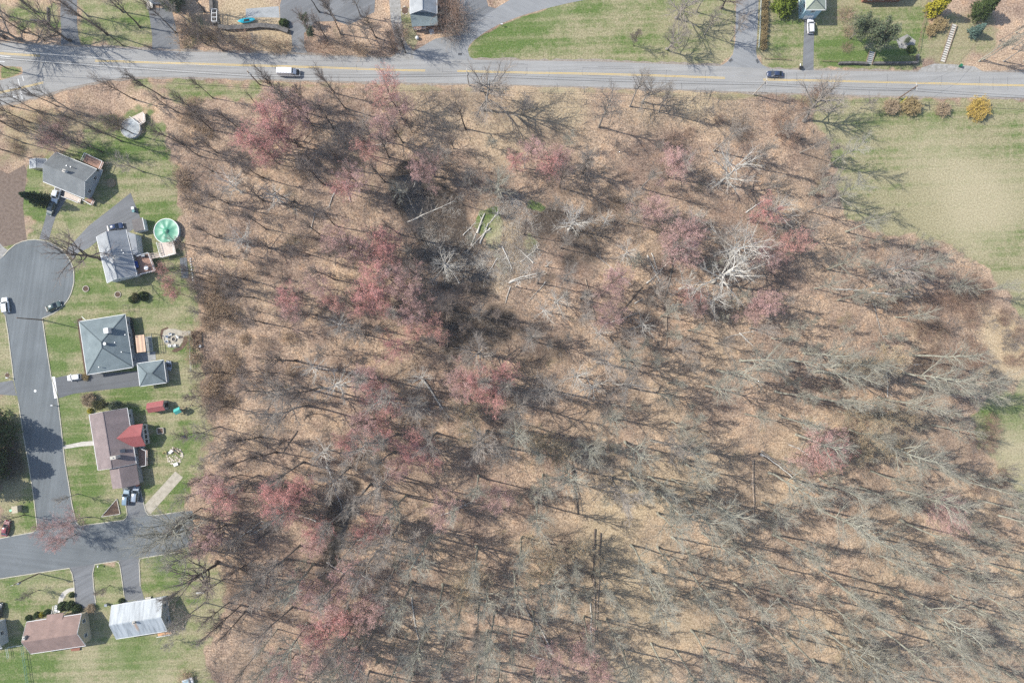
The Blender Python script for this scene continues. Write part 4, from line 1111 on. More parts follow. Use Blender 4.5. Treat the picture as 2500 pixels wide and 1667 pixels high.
tb_ = empty('triangular_flower_bed', (0,0,0), 0, 'triangular mulch bed edged in pale timber near the street corner', 'flower bed')
tp = PP([(286,1217),(294,1254),(248,1261)]); MB().prism([(p.x, p.y) for p in tp], -.1, .1).build('soil', M['mulch'], tb_)
mb = MB()
for a, b in zip(tp, tp[1:] + tp[:1]): mb.bar((a.x, a.y, .1), (b.x, b.y, .1), .18, .28)
mb.build('edging', M['concrete'], tb_)
tr_ = empty('trellis_frame', P(318, 752), .1, 'dark open trellis frame on the lawn above the hip roofed house', 'trellis')
mb = MB()
for x in (-1.4, 0, 1.4): mb.bar((x,-.9,1.2), (x,.9,1.2), .06, .06)
for y in (-.9, .9):
    mb.bar((-1.4,y,1.2), (1.4,y,1.2), .06, .06)
mb.build('top_frame', M['dark_trim'], tr_)
for x in (-1.4, 1.4):
    for y in (-.9, .9): MB().bar((x,y,0), (x,y,1.2), .06, .06).build('leg', M['dark_trim'], tr_)
for (x, y, lb) in ((210, 705, 'round dark tree ring bed in the lawn nearer the street'), (288, 719, 'round pale edged ring bed in the lawn below the pool house')):
    r = empty('tree_ring', P(x, y), 0, lb, 'planting ring', 'ring beds in the front lawn')
    mb = MB()
    for i in range(16):
        a = i * math.pi / 8; mb.box((.85 * math.cos(a), .85 * math.sin(a), .08), (.34, .2, .22), a + math.pi / 2)
    mb.build('edging', M['stone'], r); MB().tube((0,0,-.02), (0,0,.06), .8, .8, 16).build('soil', M['mulch'], r)
    MB().path([(0,0,.05),(.1,.05,.7),(-.05,.1,1.3)], .05, .02).path([(.05,.02,.5),(.4,.1,1.0)], .03, .015).path([(.05,.02,.5),(-.3,-.3,1.0)], .03, .015).build('stem', M['wood'], r)
sh_ = empty('stump', P(272, 447), 0, 'wide round tree stump in the shade beside the skewed grey house', 'stump')
MB().tube((0,0,-.1), (0,0,.35), 1.45, 1.3, 14).build('wood', mat('cut_stump', (0.30, 0.24, 0.15), (0.22, 0.17, 0.11), 2, .9), sh_)
# left roof of the shed-like planter near the red car and the green slide
bx = empty('playhouse', P(47, 1240), .1, 'little tan playhouse with a green slide near the red car', 'playhouse')
MB().box((0,0,.9), (1.5,1.8,1.8)).build('wall', M['side_tan'], bx); MB().box((0,0,1.86), (1.7,2.0,.12)).build('roof', M['side_tan'], bx)
MB().bar((-.7,0,1.2), (-2.8,-.5,.1), .6, .08).build('slide', mat('mint_plastic', (0.25, 0.62, 0.42), None, 2, .4), bx)
# kayak rack, dinghy and white frame of the gravel yard above the road
ck = canoe('canoe', 604, 53, 5.2, .12, mat('turquoise_hull', (0.03, 0.42, 0.50), (0.05, 0.5, 0.6), 1, .3), 'turquoise canoe lying on the pale yard above the main road', .3, .75)
pg = empty('arbor_frame', P(531, 47), 0, 'white open arbor frame at the edge of the pale yard above the road', 'arbor')
mb = MB()
for x in (-.75, .75): mb.bar((x,-1.8,2.3), (x,1.8,2.3), .14, .14)
for y in (-1.8,-.6,.6,1.8): mb.bar((-.75,y,2.3), (.75,y,2.3), .14, .14)
mb.build('top_frame', M['white_trim'], pg)
for x in (-.75, .75):
    for y in (-1.8, 1.8): MB().bar((x,y,-.1), (x,y,2.3), .14, .14).build('leg', M['white_trim'], pg)
# ------------------------------------------------------------------ walls, stairs, fences
def wall(name, lb, pts, w, h, m, cat='wall'):
    o = MB().ribbon(PP(pts), w, -.2, h).build(name, m); return tag(o, lb, cat)
wall('retaining_wall', 'dark stone retaining wall left of the timber steps', [(2046,157),(2080,156),(2116,158)], .6, 1.1, M['dark_stone'])
wall('retaining_wall', 'dark stone retaining wall right of the timber steps turning uphill', [(2130,157),(2180,157),(2236,156),(2238,136)], .6, 1.1, M['dark_stone'])
wall('retaining_wall', 'dark curved earth bank wall below the pale gravel yard', [(536,68),(560,72),(600,70),(640,66),(680,70),(706,80)], 1.3, 1.2, M['dark_stone'])
wall('retaining_wall', 'dark low wall on the left side of the pale gravel yard', [(518,0),(520,30),(527,62)], 1.0, 1.2, M['dark_stone'])
wall('garden_wall', 'low stone border in the corner yard above the road at upper left', [(118,20),(118,54),(75,50)], .4, .5, M['dark_stone'])
def stairs(name, lb, p0, p1, n, w, m, z1=2.0):
    a, b = P(*p0), P(*p1); d = (b - a); an = math.atan2(d.y, d.x); r = empty(name, (a.x, a.y, 0), an, lb, 'stairs')
    run = d.length / n
    mb = MB()
    for i in range(n): mb.box(((i + .5) * run, 0, z1 * (1 - (i + .5) / n) * .25 + .1), (run * .72, w, .16))
    mb.build('tread', m, r)
    mb = MB()
    for s_ in (1, -1): mb.bar((0, s_ * (w / 2 + .08), z1 * .25 + .2), (d.length, s_ * (w / 2 + .08), .15), .14, .2)
    mb.build('side_board', M['wood'], r)
stairs('garden_stairs', 'dark timber steps through the retaining wall under the pine', (2127,128), (2120,158), 7, 1.6, M['concrete_old'])
stairs('garden_stairs', 'long pale stone steps climbing beside the blue spruce', (2327,62), (2300,152), 17, 1.3, M['concrete'])
def fence(name, lb, pts, h, m, step=2.4, cat='fence', rails=2, mesh=False):
    r = empty(name, P(*pts[0]), 0, lb, cat); ps_ = [P(*p) - P(*pts[0]) for p in pts]
    rl = MB(); k = 0
    for a, b in zip(ps_, ps_[1:]):
        for i in range(rails): rl.bar((a.x, a.y, h * (i + 1) / rails - .06), (b.x, b.y, h * (i + 1) / rails - .06), .06, .1)
        n = max(1, round((b - a).length / step))
        for i in range(n):
            p = a.lerp(b, i / n); MB().bar((p.x, p.y, -.1), (p.x, p.y, h + .05), .1, .1).build('post', m, r)
    rl.build('rail', m, r)
M['fence_white'] = mat('pale_fence_wire', (0.55, 0.60, 0.56), None, 2, .6)
M['fence_green'] = mat('green_wire_fence', (0.16, 0.30, 0.22), None, 2, .6)
fence('wire_fence', 'pale wire fence between the fire pit lawn and the brush', [(466,808),(467,850),(469,905)], 1.2, M['fence_white'])
fence('wire_fence', 'green wire fence between the two lowest back gardens', [(58,1573),(66,1625),(74,1680)], 1.3, M['fence_green'])
fence('wire_fence', 'pale fence from the edge house to the red brown house', [(23,1577),(40,1574),(57,1572)], 1.2, M['fence_white'])
fence('wire_fence', 'white fence stub running down beside the edge house', [(21,1580),(25,1603)], 1.2, M['fence_white'])
fence('picket_fence', 'white wire fence along the lane and its clipped hedge', [(1856,0),(1854,40),(1853,80),(1850,120)], 1.1, M['fence_white'])
fence('garden_fence', 'low straw coloured garden fence in front of the corner lawn', [(1866,145),(1900,146),(1932,148)], .7, M['wood'], 1.8)
fence('garden_fence', 'low wooden rail right of the white car drive', [(2008,151),(2044,152)], .7, M['wood'], 1.8)
fence('wire_fence', 'rusty fence between the two upper right yards', [(2262,0),(2256,40),(2246,80),(2238,130)], 1.2, M['wood'], 2.4)
bn = empty('garden_bench', P(490, 1445), .05, 'white slatted bench on bare ground at the lower wood edge', 'bench')
for y in (-.2, 0, .2): pass
MB().box((0,-.2,.42), (2.2,.12,.05)).box((0,-.04,.42), (2.2,.12,.05)).box((0,.12,.42), (2.2,.12,.05)).build('seat', M['white_trim'], bn); MB().box((0,.25,.72), (2.2,.05,.14)).box((0,.25,.55), (2.2,.05,.1)).build('backrest', M['white_trim'], bn)
for x in (-.95, .95): MB().bar((x,-.2,0), (x,-.2,.42), .08, .08).bar((x,.25,0), (x,.25,.8), .08, .08).build('leg', M['dark_trim'], bn)
sl = empty('slate_path', (0,0,0), 0, 'dark slate slab path at the lawn edge right of the pool house', 'path')
mb = MB(); r_ = random.Random(4)
for i in range(9):
    for j in range(2):
        p = P(443 + j * 9 + i * .6, 632 + i * 5.5); mb.box((p.x, p.y, .05), (1.0 + r_.uniform(-.1,.1), .6, .1), r_.uniform(-.08, .05))
mb.build('slab', mat('dark_slate', (0.10, 0.115, 0.13), (0.15, 0.16, 0.175), 1, .8), sl)
for i in range(9):
    p = P(466 + i * .7, 632 + i * 6.6); o = MB(); secs = []
    for z, k in ((-.05,.8),(.15,1.0),(.34,.55)): secs.append([(p.x + .28 * k * math.cos(t), p.y + .28 * k * math.sin(t), z) for t in [j * 1.0472 + i for j in range(6)]])
    tag(o.loft(secs).build('boulder', M['white_trim'], None, True), 'white painted boulder in the row right of the slate slab path', 'boulder', 'white boulders along the wood edge')
# ------------------------------------------------------------------ vehicles
def ring8(x, w, zb, zs, zt, top=.88):
    return [(x, -w * .92, zb), (x, -w, zb + (zs - zb) * .4), (x, -w, zs), (x, -w * top, zt), (x, w * top, zt), (x, w, zs), (x, w, zb + (zs - zb) * .4), (x, w * .92, zb)]

def vehicle(name, label, cat, px, py, head, colour, style='sedan', group=None, roof=None, z=0.03):
    """head: direction the bonnet points, degrees anticlockwise from the right of the photo"""
    p = P(px, py, .8)
    r = empty(name, (p.x, p.y, z), R(head), label, cat, group)
    m = paint(name + '_paint', colour)
    G = M['car_glass']
    if style == 'sedan':
        body = [(-2.33,.70,.38,.60,.80),(-2.22,.84,.26,.72,.95),(-1.6,.90,.22,.80,1.00),(-.8,.91,.22,.80,.99),(.4,.91,.22,.80,.98),(1.1,.90,.22,.78,.95),(1.9,.86,.22,.70,.84),(2.2,.78,.28,.60,.74),(2.34,.62,.34,.54,.62)]
        cab = ((-1.95,1.15,.97,.80),(-1.15,.35,1.42,.60)); wb = 1.4
    elif style == 'suv':
        body = [(-2.25,.78,.40,.80,1.02),(-2.18,.88,.30,.90,1.10),(-1.4,.93,.25,.95,1.12),(0,.93,.25,.95,1.12),(1.0,.92,.25,.93,1.08),(1.8,.88,.26,.85,.99),(2.15,.80,.32,.72,.88),(2.28,.66,.38,.64,.74)]
        cab = ((-2.2,1.10,1.09,.84),(-1.95,.30,1.66,.68)); wb = 1.38
    elif style == 'hatch':
        body = [(-2.0,.74,.40,.78,.96),(-1.94,.84,.28,.84,1.02),(-1.2,.88,.24,.88,1.02),(0,.88,.24,.88,1.02),(.9,.87,.24,.84,.98),(1.6,.83,.25,.74,.88),(1.95,.74,.30,.64,.76),(2.06,.60,.36,.56,.64)]
        cab = ((-1.95,1.0,1.0,.80),(-1.65,.25,1.50,.62)); wb = 1.26
    elif style == 'pickup':
        body = [(-2.75,.84,.45,.85,.90),(-2.7,.90,.35,.95,1.02),(-.9,.94,.32,1.0,1.05),(.9,.94,.32,1.0,1.08),(1.4,.93,.32,1.0,1.10),(2.3,.90,.34,.92,1.04),(2.65,.82,.40,.80,.92),(2.75,.70,.45,.70,.78)]
        cab = ((-.95,1.45,1.06,.84),(-.75,.75,1.78,.68)); wb = 1.75
    else:   # van
        body = [(-3.2,.92,.40,1.9,2.55),(-3.1,1.0,.32,2.0,2.66),(-1.0,1.02,.30,2.0,2.70),(1.2,1.02,.30,1.95,2.66),(1.55,1.01,.30,1.5,2.35),(2.25,.99,.30,1.15,1.45),(2.9,.93,.32,1.0,1.22),(3.2,.78,.38,.85,.98)]
        cab = None; wb = 1.9
    top = .88 if style != 'van' else .80
    bd = MB().loft([ring8(*s, top) for s in body]).build('body', m, r, True)
    mod = bd.modifiers.new('edges', 'EDGE_SPLIT'); mod.split_angle = R(38)
    x_end, x_front = body[0][0], body[-1][0]
    if cab:
        (xa, xb, z0, w0), (xc, xd, z1, w1) = cab
        vs = [(xa,-w0,z0),(xb,-w0,z0),(xb,w0,z0),(xa,w0,z0),(xc,-w1,z1),(xd,-w1,z1),(xd,w1,z1),(xc,w1,z1)]
        MB().add(vs, [(0,1,5,4),(1,2,6,5),(2,3,7,6),(3,0,4,7),(4,5,6,7)]).build('window_glass', G, r)
        rf = []
        for x, w, zz in ((xc - .12, w1 * .93, z1 - .04), (xc + .1, w1 + .05, z1 + .03), ((xc + xd) / 2, w1 + .06, z1 + .06), (xd - .1, w1 + .05, z1 + .03), (xd + .10, w1 * .93, z1 - .05)):
            rf.append([(x, -w, zz - .04), (x, -w * .9, zz), (x, w * .9, zz), (x, w, zz - .04)])
        MB().loft(rf).build('roof_panel', roof or m, r, True)
        pl = MB()
        for sg in (1, -1):
            pl.bar((xa + .05, sg * (w0 + .0), z0), (xc, sg * (w1 + .01), z1), .07, .05)
            pl.bar((xb - .03, sg * (w0 + .0), z0), (xd, sg * (w1 + .01), z1), .07, .05)
            xm = (xa + xb) / 2 - .1; pl.bar((xm, sg * (w0 + .01), z0), (xm, sg * (w1 + .015), z1), .07, .05)
        pl.build('pillar', m, r)
        if style == 'pickup':
            MB().box((-1.82, 0, 1.04), (1.6, 1.5, .05)).build('cargo_bed', M['dark_trim'], r)
        if style in ('suv', 'hatch') :
            rr_ = MB()
            for sg in (1, -1): rr_.bar((xc + .1, sg * (w1 - .04), z1 + .09), (xd - .2, sg * (w1 - .04), z1 + .09), .05, .05)
            rr_.build('roof_rack', M['metal_grey'], r)
    else:
        vs = [(1.28,-.80,2.62),(1.28,.80,2.62),(2.20,.90,1.47),(2.20,-.90,1.47)]
        MB().add([(1.36,-.78,2.60),(1.36,.78,2.60),(2.18,.90,1.52),(2.18,-.90,1.52),(1.30,-.78,2.50),(1.30,.78,2.50),(2.05,.9,1.45),(2.05,-.9,1.45)], [(0,3,2,1),(4,5,6,7),(0,1,5,4),(1,2,6,5),(2,3,7,6),(3,0,4,7)]).build('windscreen', G, r)
        sd = MB()
        for sg in (1, -1): sd.add([(1.0, sg * 1.03, 1.5),(2.05, sg * 1.01, 1.3),(1.7, sg * 1.0, 1.95),(1.1, sg * 1.0, 2.1)], [(0,1,2,3) if sg < 0 else (3,2,1,0)])
        sd.build('window_glass', G, r)
        MB().loft([ring8(2.30,.90,1.2,1.36,1.452,.9), ring8(2.9,.86,1.0,1.14,1.232,.9), ring8(3.15,.76,.86,.95,1.03,.9)]).build('bonnet', M['dark_trim'], r, True)
        rb_ = MB()
        for k in range(5): rb_.bar((-2.8 + k * .85, -.78, 2.72), (-2.8 + k * .85, .78, 2.72), .05, .03)
        rb_.build('roof_rib', m, r)
    wr = .34 if style not in ('van', 'pickup') else .39
    wy = body[len(body) // 2][1] - .1
    for sx in (wb, -wb):
        for sg in (1, -1):
            w_ = MB().tube((sx, sg * (wy - .1), wr), (sx, sg * (wy + .12), wr), wr, wr, 14).build('wheel', M['tyre'], r)
            MB().tube((sx, sg * (wy + .121), wr), (sx, sg * (wy + .135), wr), wr * .62, wr * .55, 10).build('rim', M['rim'], w_)
    zf = body[-2][3]; wf = body[-2][1]
    for sg in (1, -1):
        MB().box((x_front - .12, sg * wf * .76, zf), (.22, .34, .16)).build('headlight', M['lamp'], r)
        MB().box((x_end + .05, sg * body[1][1] * .82, body[1][3]), (.12, .22, .24)).build('tail_light', M['tail'], r)
        xm = (cab[0][1] - .35) if cab else 1.9
        MB().box((xm, sg * (body[len(body) // 2][1] + .13), (cab[0][2] + .05) if cab else 1.5), (.14, .22, .15)).build('wing_mirror', m if cab else M['dark_trim'], r)
    MB().box((x_front - .02, 0, .42), (.06, wf * 1.3, .14)).build('bumper', M['dark_trim'], r)
    return r

vehicle('van', 'white high roofed delivery van heading right on the main road', 'van', 706, 178, -1.5, (0.80, 0.80, 0.80), 'van')
vehicle('car', 'dark blue sedan driving left on the main road by the leaning pole', 'car', 1892, 181, 178.5, (0.03, 0.045, 0.09), 'sedan')
vehicle('car', 'silver white car in the steep drive under the blue house', 'car', 1979, 64, 91, (0.70, 0.70, 0.72), 'suv')
vehicle('car', 'white and teal shaded pickup closest to the skewed grey house', 'car', 138, 474, 253, (0.62, 0.66, 0.68), 'pickup')
vehicle('car', 'dark car with bright bonnet behind the pickup in the shaded drive', 'car', 125, 507, 250, (0.06, 0.085, 0.085), 'sedan')
vehicle('car', 'navy blue car parked across the wide drive of the pool house', 'car', 281, 554, 14, (0.02, 0.04, 0.10), 'sedan')
vehicle('car', 'white SUV at the left rim of the turning circle', 'car', 13, 745, 98, (0.78, 0.78, 0.78), 'suv')
vehicle('car', 'dark green sedan against the kerb of the turning circle', 'car', 130, 748, 24, (0.05, 0.085, 0.08), 'sedan')
vehicle('car', 'small white hatchback on the drive of the hip roofed house', 'car', 181, 921, 187, (0.80, 0.80, 0.80), 'hatch')
vehicle('car', 'steel blue car on the left behind the mauve roofed garage', 'car', 308, 1214, 86, (0.20, 0.29, 0.36), 'suv')
vehicle('car', 'grey blue car on the right behind the mauve roofed garage', 'car', 331, 1206, 83, (0.27, 0.32, 0.38), 'suv')
vehicle('car', 'dark red car under bare branches at the left edge', 'car', 14, 1289, 80, (0.24, 0.05, 0.06), 'sedan')
vehicle('car', 'dark car cut off by the left edge near the bottom house', 'car', -3, 1490, 80, (0.03, 0.035, 0.045), 'suv')

# ------------------------------------------------------------------ poles and cables
POLES = [(18,168,11,'pole_wood','dark utility pole in the grass wedge at the upper left road fork'), (634,207,9.5,'pole_wood','dark wooden utility pole on the verge behind the white van'),
         (1145,209,10.5,'pole_pale','pale utility pole beside the spreading roadside oak'), (1839,232,11,'pole_pale','bleached utility pole leaning over the road near the dark sedan'), (2193,241,9.6,'pole_wood','brown utility pole by the straw coloured bushes')]
tops = []
def pole(px, py, h, m, lb, arm_ang=R(95), arm=True):
    p = P(px, py); r = empty('utility_pole', (p.x, p.y, 0), 0, lb, 'pole')
    MB().tube((0,0,-.4), (0,0,h), .19, .13, 10).build('shaft', M[m], r)
    if arm:
        c, s_ = math.cos(arm_ang), math.sin(arm_ang)
        MB().bar((-c * 1.2, -s_ * 1.2, h - .5), (c * 1.2, s_ * 1.2, h - .5), .12, .12).build('crossarm', M['pole_pale'], r)
        for k in (-1.1, -.5, .5, 1.1): MB().tube((c * k, s_ * k, h - .44), (c * k, s_ * k, h - .24), .07, .05, 8).build('insulator', M['white_trim'], r)
        MB().tube((.28,-.18,h - 2.2), (.28,-.18,h - 1.2), .24, .24, 10).build('transformer', M['metal_grey'], r)
    return Vector((p.x, p.y, h))
for px, py, h, m, lb in POLES: tops.append(pole(px, py, h, m, lb))
bt = pole(95, 1399, 10, 'pole_wood', 'dark utility pole on the lawn edge of the lower street', R(20))
ct = pole(105, 781, 10.6, 'pole_wood', 'slim dark lamp pole at the neck of the turning circle', 0, False)
l0 = tops[0] + Vector((-70, 6, 0)); l1 = tops[-1] + Vector((70, -4, 0))
chain = [l0] + tops + [l1]
def cable(lb, off, dz, sag=.7, r=.022, pts=None):
    mb = MB(); ch = pts or chain
    for a, b in zip(ch, ch[1:]):
        a = a + Vector((0, off, dz)); b = b + Vector((0, off, dz)); n = 8; prev = None
        for i in range(n + 1):
            t = i / n; q = a.lerp(b, t); q.z -= sag * 4 * t * (1 - t)
            if prev is not None: mb.tube(prev, q, r, r, 4)
            prev = q
    return tag(mb.build('overhead_cable', M['wire'] if dz < -1 else M['wire_bright']), lb, 'cable')
M['wire_bright'] = mat('bare_aluminium_wire', (0.5, 0.52, 0.53), None, 1, .4, .6)
cable('bare overhead wire on the road side of the pole crossarms', 1.1, -.24)
cable('bare overhead wire on the wood side of the pole crossarms', -1.1, -.24)
cable('black overhead cable strung midway down the road poles', 0.1, -2.4, .6, .035)
cable('black overhead cable lowest on the road poles', -.15, -3.4, .7, .05)
cable('thin black service cable crossing the road near the brown pole', 0, -2.0, .4, .02, [tops[4], P(2335, 168, 7.0) + Vector((0, 0, 0)), P(2430, 60, 8)])
cable('thin black service cable along the lower street', 0, -1.5, .5, .022, [P(-90, 1420, 10.5), bt, P(290, 1363, 9.5)])
# ------------------------------------------------------------------ small things
def bin_(px, py, lb, m, name='wheelie_bin'):
    p = P(px, py); r = empty(name, (p.x, p.y, 0.02), rnd.uniform(0, 3), lb, 'bin')
    MB().loft([[(-.26,-.26,.05),(.26,-.26,.05),(.26,.26,.05),(-.26,.26,.05)], [(-.34,-.34,.98),(.34,-.34,.98),(.34,.34,.98),(-.34,.34,.98)]]).build('body', m, r)
    MB().box((0,0,1.02), (.74,.76,.07)).bar((.3,-.3,1.0), (.3,.3,1.0), .05, .05).build('lid', m, r)
    for s_ in (1, -1): MB().tube((.28, s_ * .22, .12), (.28, s_ * .30, .12), .12, .12, 8).build('wheel', M['tyre'], r)
gp = mat('green_bin_plastic', (0.02, 0.16, 0.08), None, 2, .4)
bin_(2342, 163, 'green wheeled bin on the lay-by edge below the blue spruce', gp)
bin_(328, 510, 'white topped bin upper one beside the pool house drive', M['white_trim'])
bin_(330, 517, 'teal grey bin lower one beside the pool house drive', mat('teal_bin', (0.05, 0.20, 0.22), None, 2, .4))
bin_(1953, 168, 'dark bin at the foot of the white car drive', M['dark_trim'])
bin_(263, 1474, 'grey bin at the drive end between the two lower houses', M['metal_grey'])
bin_(339, 1182, 'small orange bin by the garage corner of the mauve house', mat('orange_plastic', (.6, .2, .12), None, 2, .4))
def mailbox(px, py, lb, ang=0):
    p = P(px, py); r = empty('mailbox', (p.x, p.y, 0), ang, lb, 'mailbox')
    MB().bar((0,0,-.2), (0,0,1.05), .11, .11).build('post', M['wood'], r)
    secs = [[(x, .16 * math.cos(t), 1.2 + .15 * math.sin(t)) for t in [i * .7854 for i in range(8)]] for x in (-.3, .3)]
    MB().loft(secs).build('box', M['white_trim'], r); MB().box((.1, -.19, 1.35), (.04, .03, .2)).build('flag', M['tail'], r)
mailbox(133, 989, 'white mailbox on the kerb below the drive apron'); mailbox(245, 1379, 'white mailbox on the verge between the two lower drives', 1.5)
mailbox(1950, 163, 'white mailbox beside the steep drive of the blue house', 1.5); mailbox(24, 922, 'small mailbox in the dry lawn left of the street')
mailbox(1225, 64, 'small white mailbox on the inner edge of the curving lane')
def lid(px, py, lb, r_=.38, m=None):
    p = P(px, py); o = MB().tube((p.x, p.y, .02), (p.x, p.y, .052), r_, r_ * .95, 12).build('manhole_cover', m or M['metal_grey']); tag(o, lb, 'manhole cover')
lid(86, 954, 'pale manhole cover in the street beside the drive apron')
def grate(px, py, lb, ang, w=1.2):
    p = P(px, py); r = empty('storm_drain', (p.x, p.y, .0), R(ang), lb, 'drain')
    MB().bar((-w/2,-.36,.05), (w/2,-.36,.05), .08, .06).bar((-w/2,.36,.05), (w/2,.36,.05), .08, .06).build('frame', M['metal_grey'], r)
    mb = MB()
    for i in range(8): mb.bar((-w/2 + (i + .5) * w / 8, -.34, .05), (-w/2 + (i + .5) * w / 8, .34, .05), .05, .05)
    mb.build('grating', M['dark_trim'], r)
grate(1123, 133, 'storm drain in the lane mouth beside the big lawn', 0); grate(1784, 148, 'storm drain at the left corner of the straight lane', 40); grate(1849, 150, 'storm drain at the right corner of the straight lane', -60)
tk = empty('propane_tank', P(1019, 95), .3, 'white round tank below the porch of the grey metal roofed house', 'tank')
MB().loft([[(r_ * math.cos(t), r_ * math.sin(t), z) for t in [i * .628 for i in range(10)]] for r_, z in ((.2,.1),(.5,.35),(.56,.7),(.4,1.05),(.12,1.2))]).build('tank', M['white_trim'], tk, True); MB().box((0,0,.06), (.7,.7,.14)).build('base', M['concrete'], tk)
wp = empty('stone_planting_ring', P(989, 26), 0, 'stone ringed planting left of the grey metal roofed house', 'planting ring'); rocks(wp, 'stone_edging', 22, 1, .25, M['stone'], 9, ring=(1.0, 1.25)); MB().tube((0,0,0), (0,0,.1), 1.05, 1.0, 14).build('soil', M['mulch'], wp)
fw = empty('stone_planting_ring', P(18, 916), 0, 'small stone ringed bed in the dry lawn left of the street', 'planting ring'); rocks(fw, 'stone_edging', 14, 1, .16, M['stone'], 12, ring=(.6, .75)); MB().tube((0,0,0), (0,0,.08), .62, .6, 12).build('soil', M['mulch'], fw)
gyg = empty('guy_wire_guard', P(2194, 256), 0, 'yellow guy wire guard slanting below the brown pole', 'guy guard'); MB().tube((0,0,0), (1.3,1.5,2.6), .08, .08, 6).build('sleeve', mat('yellow_plastic', (.62,.52,.05), None, 2, .4), gyg); MB().tube((1.3,1.5,2.6), (0.0, 1.8, 8.0), .02, .02, 4).build('wire', M['wire'], gyg)
tr2 = empty('trailer', P(462, 1660), .35, 'white trailer top at the lower edge beside a dark bush', 'trailer'); MB().box((0,0,.75), (3.0,1.7,.5)).build('body', M['side_white'], tr2); MB().box((-.2,0,1.2), (1.6,1.3,.5)).build('cabin', M['side_blue'], tr2)
for s_ in (1,-1): MB().tube((0, s_ * .8, .32), (0, s_ * 1.0, .32), .32, .32, 12).build('wheel', M['tyre'], tr2)
# ------------------------------------------------------------------ trees: limbs as tapered tubes
def rand_unit(rg, n):
    v = rg.normal(size=(n, 3)); return v / np.linalg.norm(v, axis=1, keepdims=True)
def unit(v): return v / (np.linalg.norm(v, axis=-1, keepdims=True) + 1e-9)

def sprout(rg, pts, length, rad, k, t0, t1, ang, dang, ratio, npts, wander, up, rr, falloff=0.45, tmax_bias=1.0):
    """k children on each parent polyline; returns pts (M,npts,3), length (M), base radius (M)"""
    n, m, _ = pts.shape
    idx = np.repeat(np.arange(n), k)
    t = np.tile(t0 + (t1 - t0) * (np.arange(k) + .5) / k, n) + rg.uniform(-.5, .5, n * k) * (t1 - t0) / k
    t = np.clip(t, 0, .999)
    f = t * (m - 1); i = f.astype(int); fr = (f - i)[:, None]
    a, b = pts[idx, i], pts[idx, np.minimum(i + 1, m - 1)]
    base = a + (b - a) * fr
    tan = unit(b - a)
    ref = rand_unit(rg, n * k)
    # spread the shoots round the parent by the golden angle
    e1 = unit(np.cross(tan, np.array([0.13, 0.37, 0.92]))); e2 = np.cross(tan, e1)
    ph = np.tile(np.arange(k) * 2.39996, n) + np.repeat(rg.uniform(0, 6.28, n), k) + rg.normal(0, .35, n * k)
    perp = e1 * np.cos(ph)[:, None] + e2 * np.sin(ph)[:, None]
    al = np.radians(rg.normal(ang, dang, n * k))[:, None]
    d = unit(tan * np.cos(al) + perp * np.sin(al))
    L = length[idx] * ratio * (1 - falloff * t) * rg.uniform(.65, 1.2, n * k)
    out = np.zeros((n * k, npts, 3)); out[:, 0] = base
    st = (L / (npts - 1))[:, None]
    for j in range(1, npts):
        d = unit(d + wander * rg.normal(size=d.shape) + np.array([0, 0, up]))
        out[:, j] = out[:, j - 1] + d * st
    return out, L, rad[idx] * rr * (1 - .55 * t)

def tubes(pts, r0, r1f, sides, rmin):
    """tapered open tubes along many polylines at once"""
    n, m, _ = pts.shape
    p0, p1 = pts[:, :-1].reshape(-1, 3), pts[:, 1:].reshape(-1, 3)
    s = np.linspace(1, r1f, m)
    ra = np.maximum((r0[:, None] * s[None, :-1]).ravel(), rmin); rb = np.maximum((r0[:, None] * s[None, 1:]).ravel(), rmin * .8)
    d = unit(p1 - p0)
    e1 = unit(np.cross(d, np.array([0.31, 0.17, 0.93]) + 0 * d)); e2 = np.cross(d, e1)
    S = len(p0); th = np.arange(sides) * 2 * np.pi / sides
    o = e1[:, None, :] * np.cos(th)[None, :, None] + e2[:, None, :] * np.sin(th)[None, :, None]
    p1 = p1 + d * (rb * .3)[:, None]
    V = np.concatenate([p0[:, None, :] + o * ra[:, None, None], p1[:, None, :] + o * rb[:, None, None]], 1).reshape(-1, 3)
    b = (np.arange(S) * 2 * sides)[:, None]; k = np.arange(sides)[None, :]; k2 = (k + 1) % sides
    F = np.stack([b + k, b + k2, b + sides + k2, b + sides + k], -1).reshape(-1, 4)
    return V, F

def flakes(rg, ctr, size, per=1, spread=.1, tri=True):
    """small leaf or bud faces around given points"""
    c = np.repeat(ctr, per, 0) + rg.normal(0, spread, (len(ctr) * per, 3))
    n = len(c); a = rand_unit(rg, n); b = unit(np.cross(a, rand_unit(rg, n)))
    s = (size * rg.uniform(.6, 1.4, n))[:, None]
    if tri:
        V = np.stack([c - a * s * .5, c + a * s * .5, c + b * s], 1).reshape(-1, 3)
        return V, np.arange(n * 3).reshape(-1, 3)
    V = np.stack([c - a * s * .6, c - b * s * .35, c + a * s * .6, c + b * s * .35], 1).reshape(-1, 3)
    return V, np.arange(n * 4).reshape(-1, 4)

def join(parts):
    V, fs, o = [], [], 0
    for v, f, m in parts:
        V.append(v); fs.append((f + o, m)); o += len(v)
    return np.concatenate(V), fs

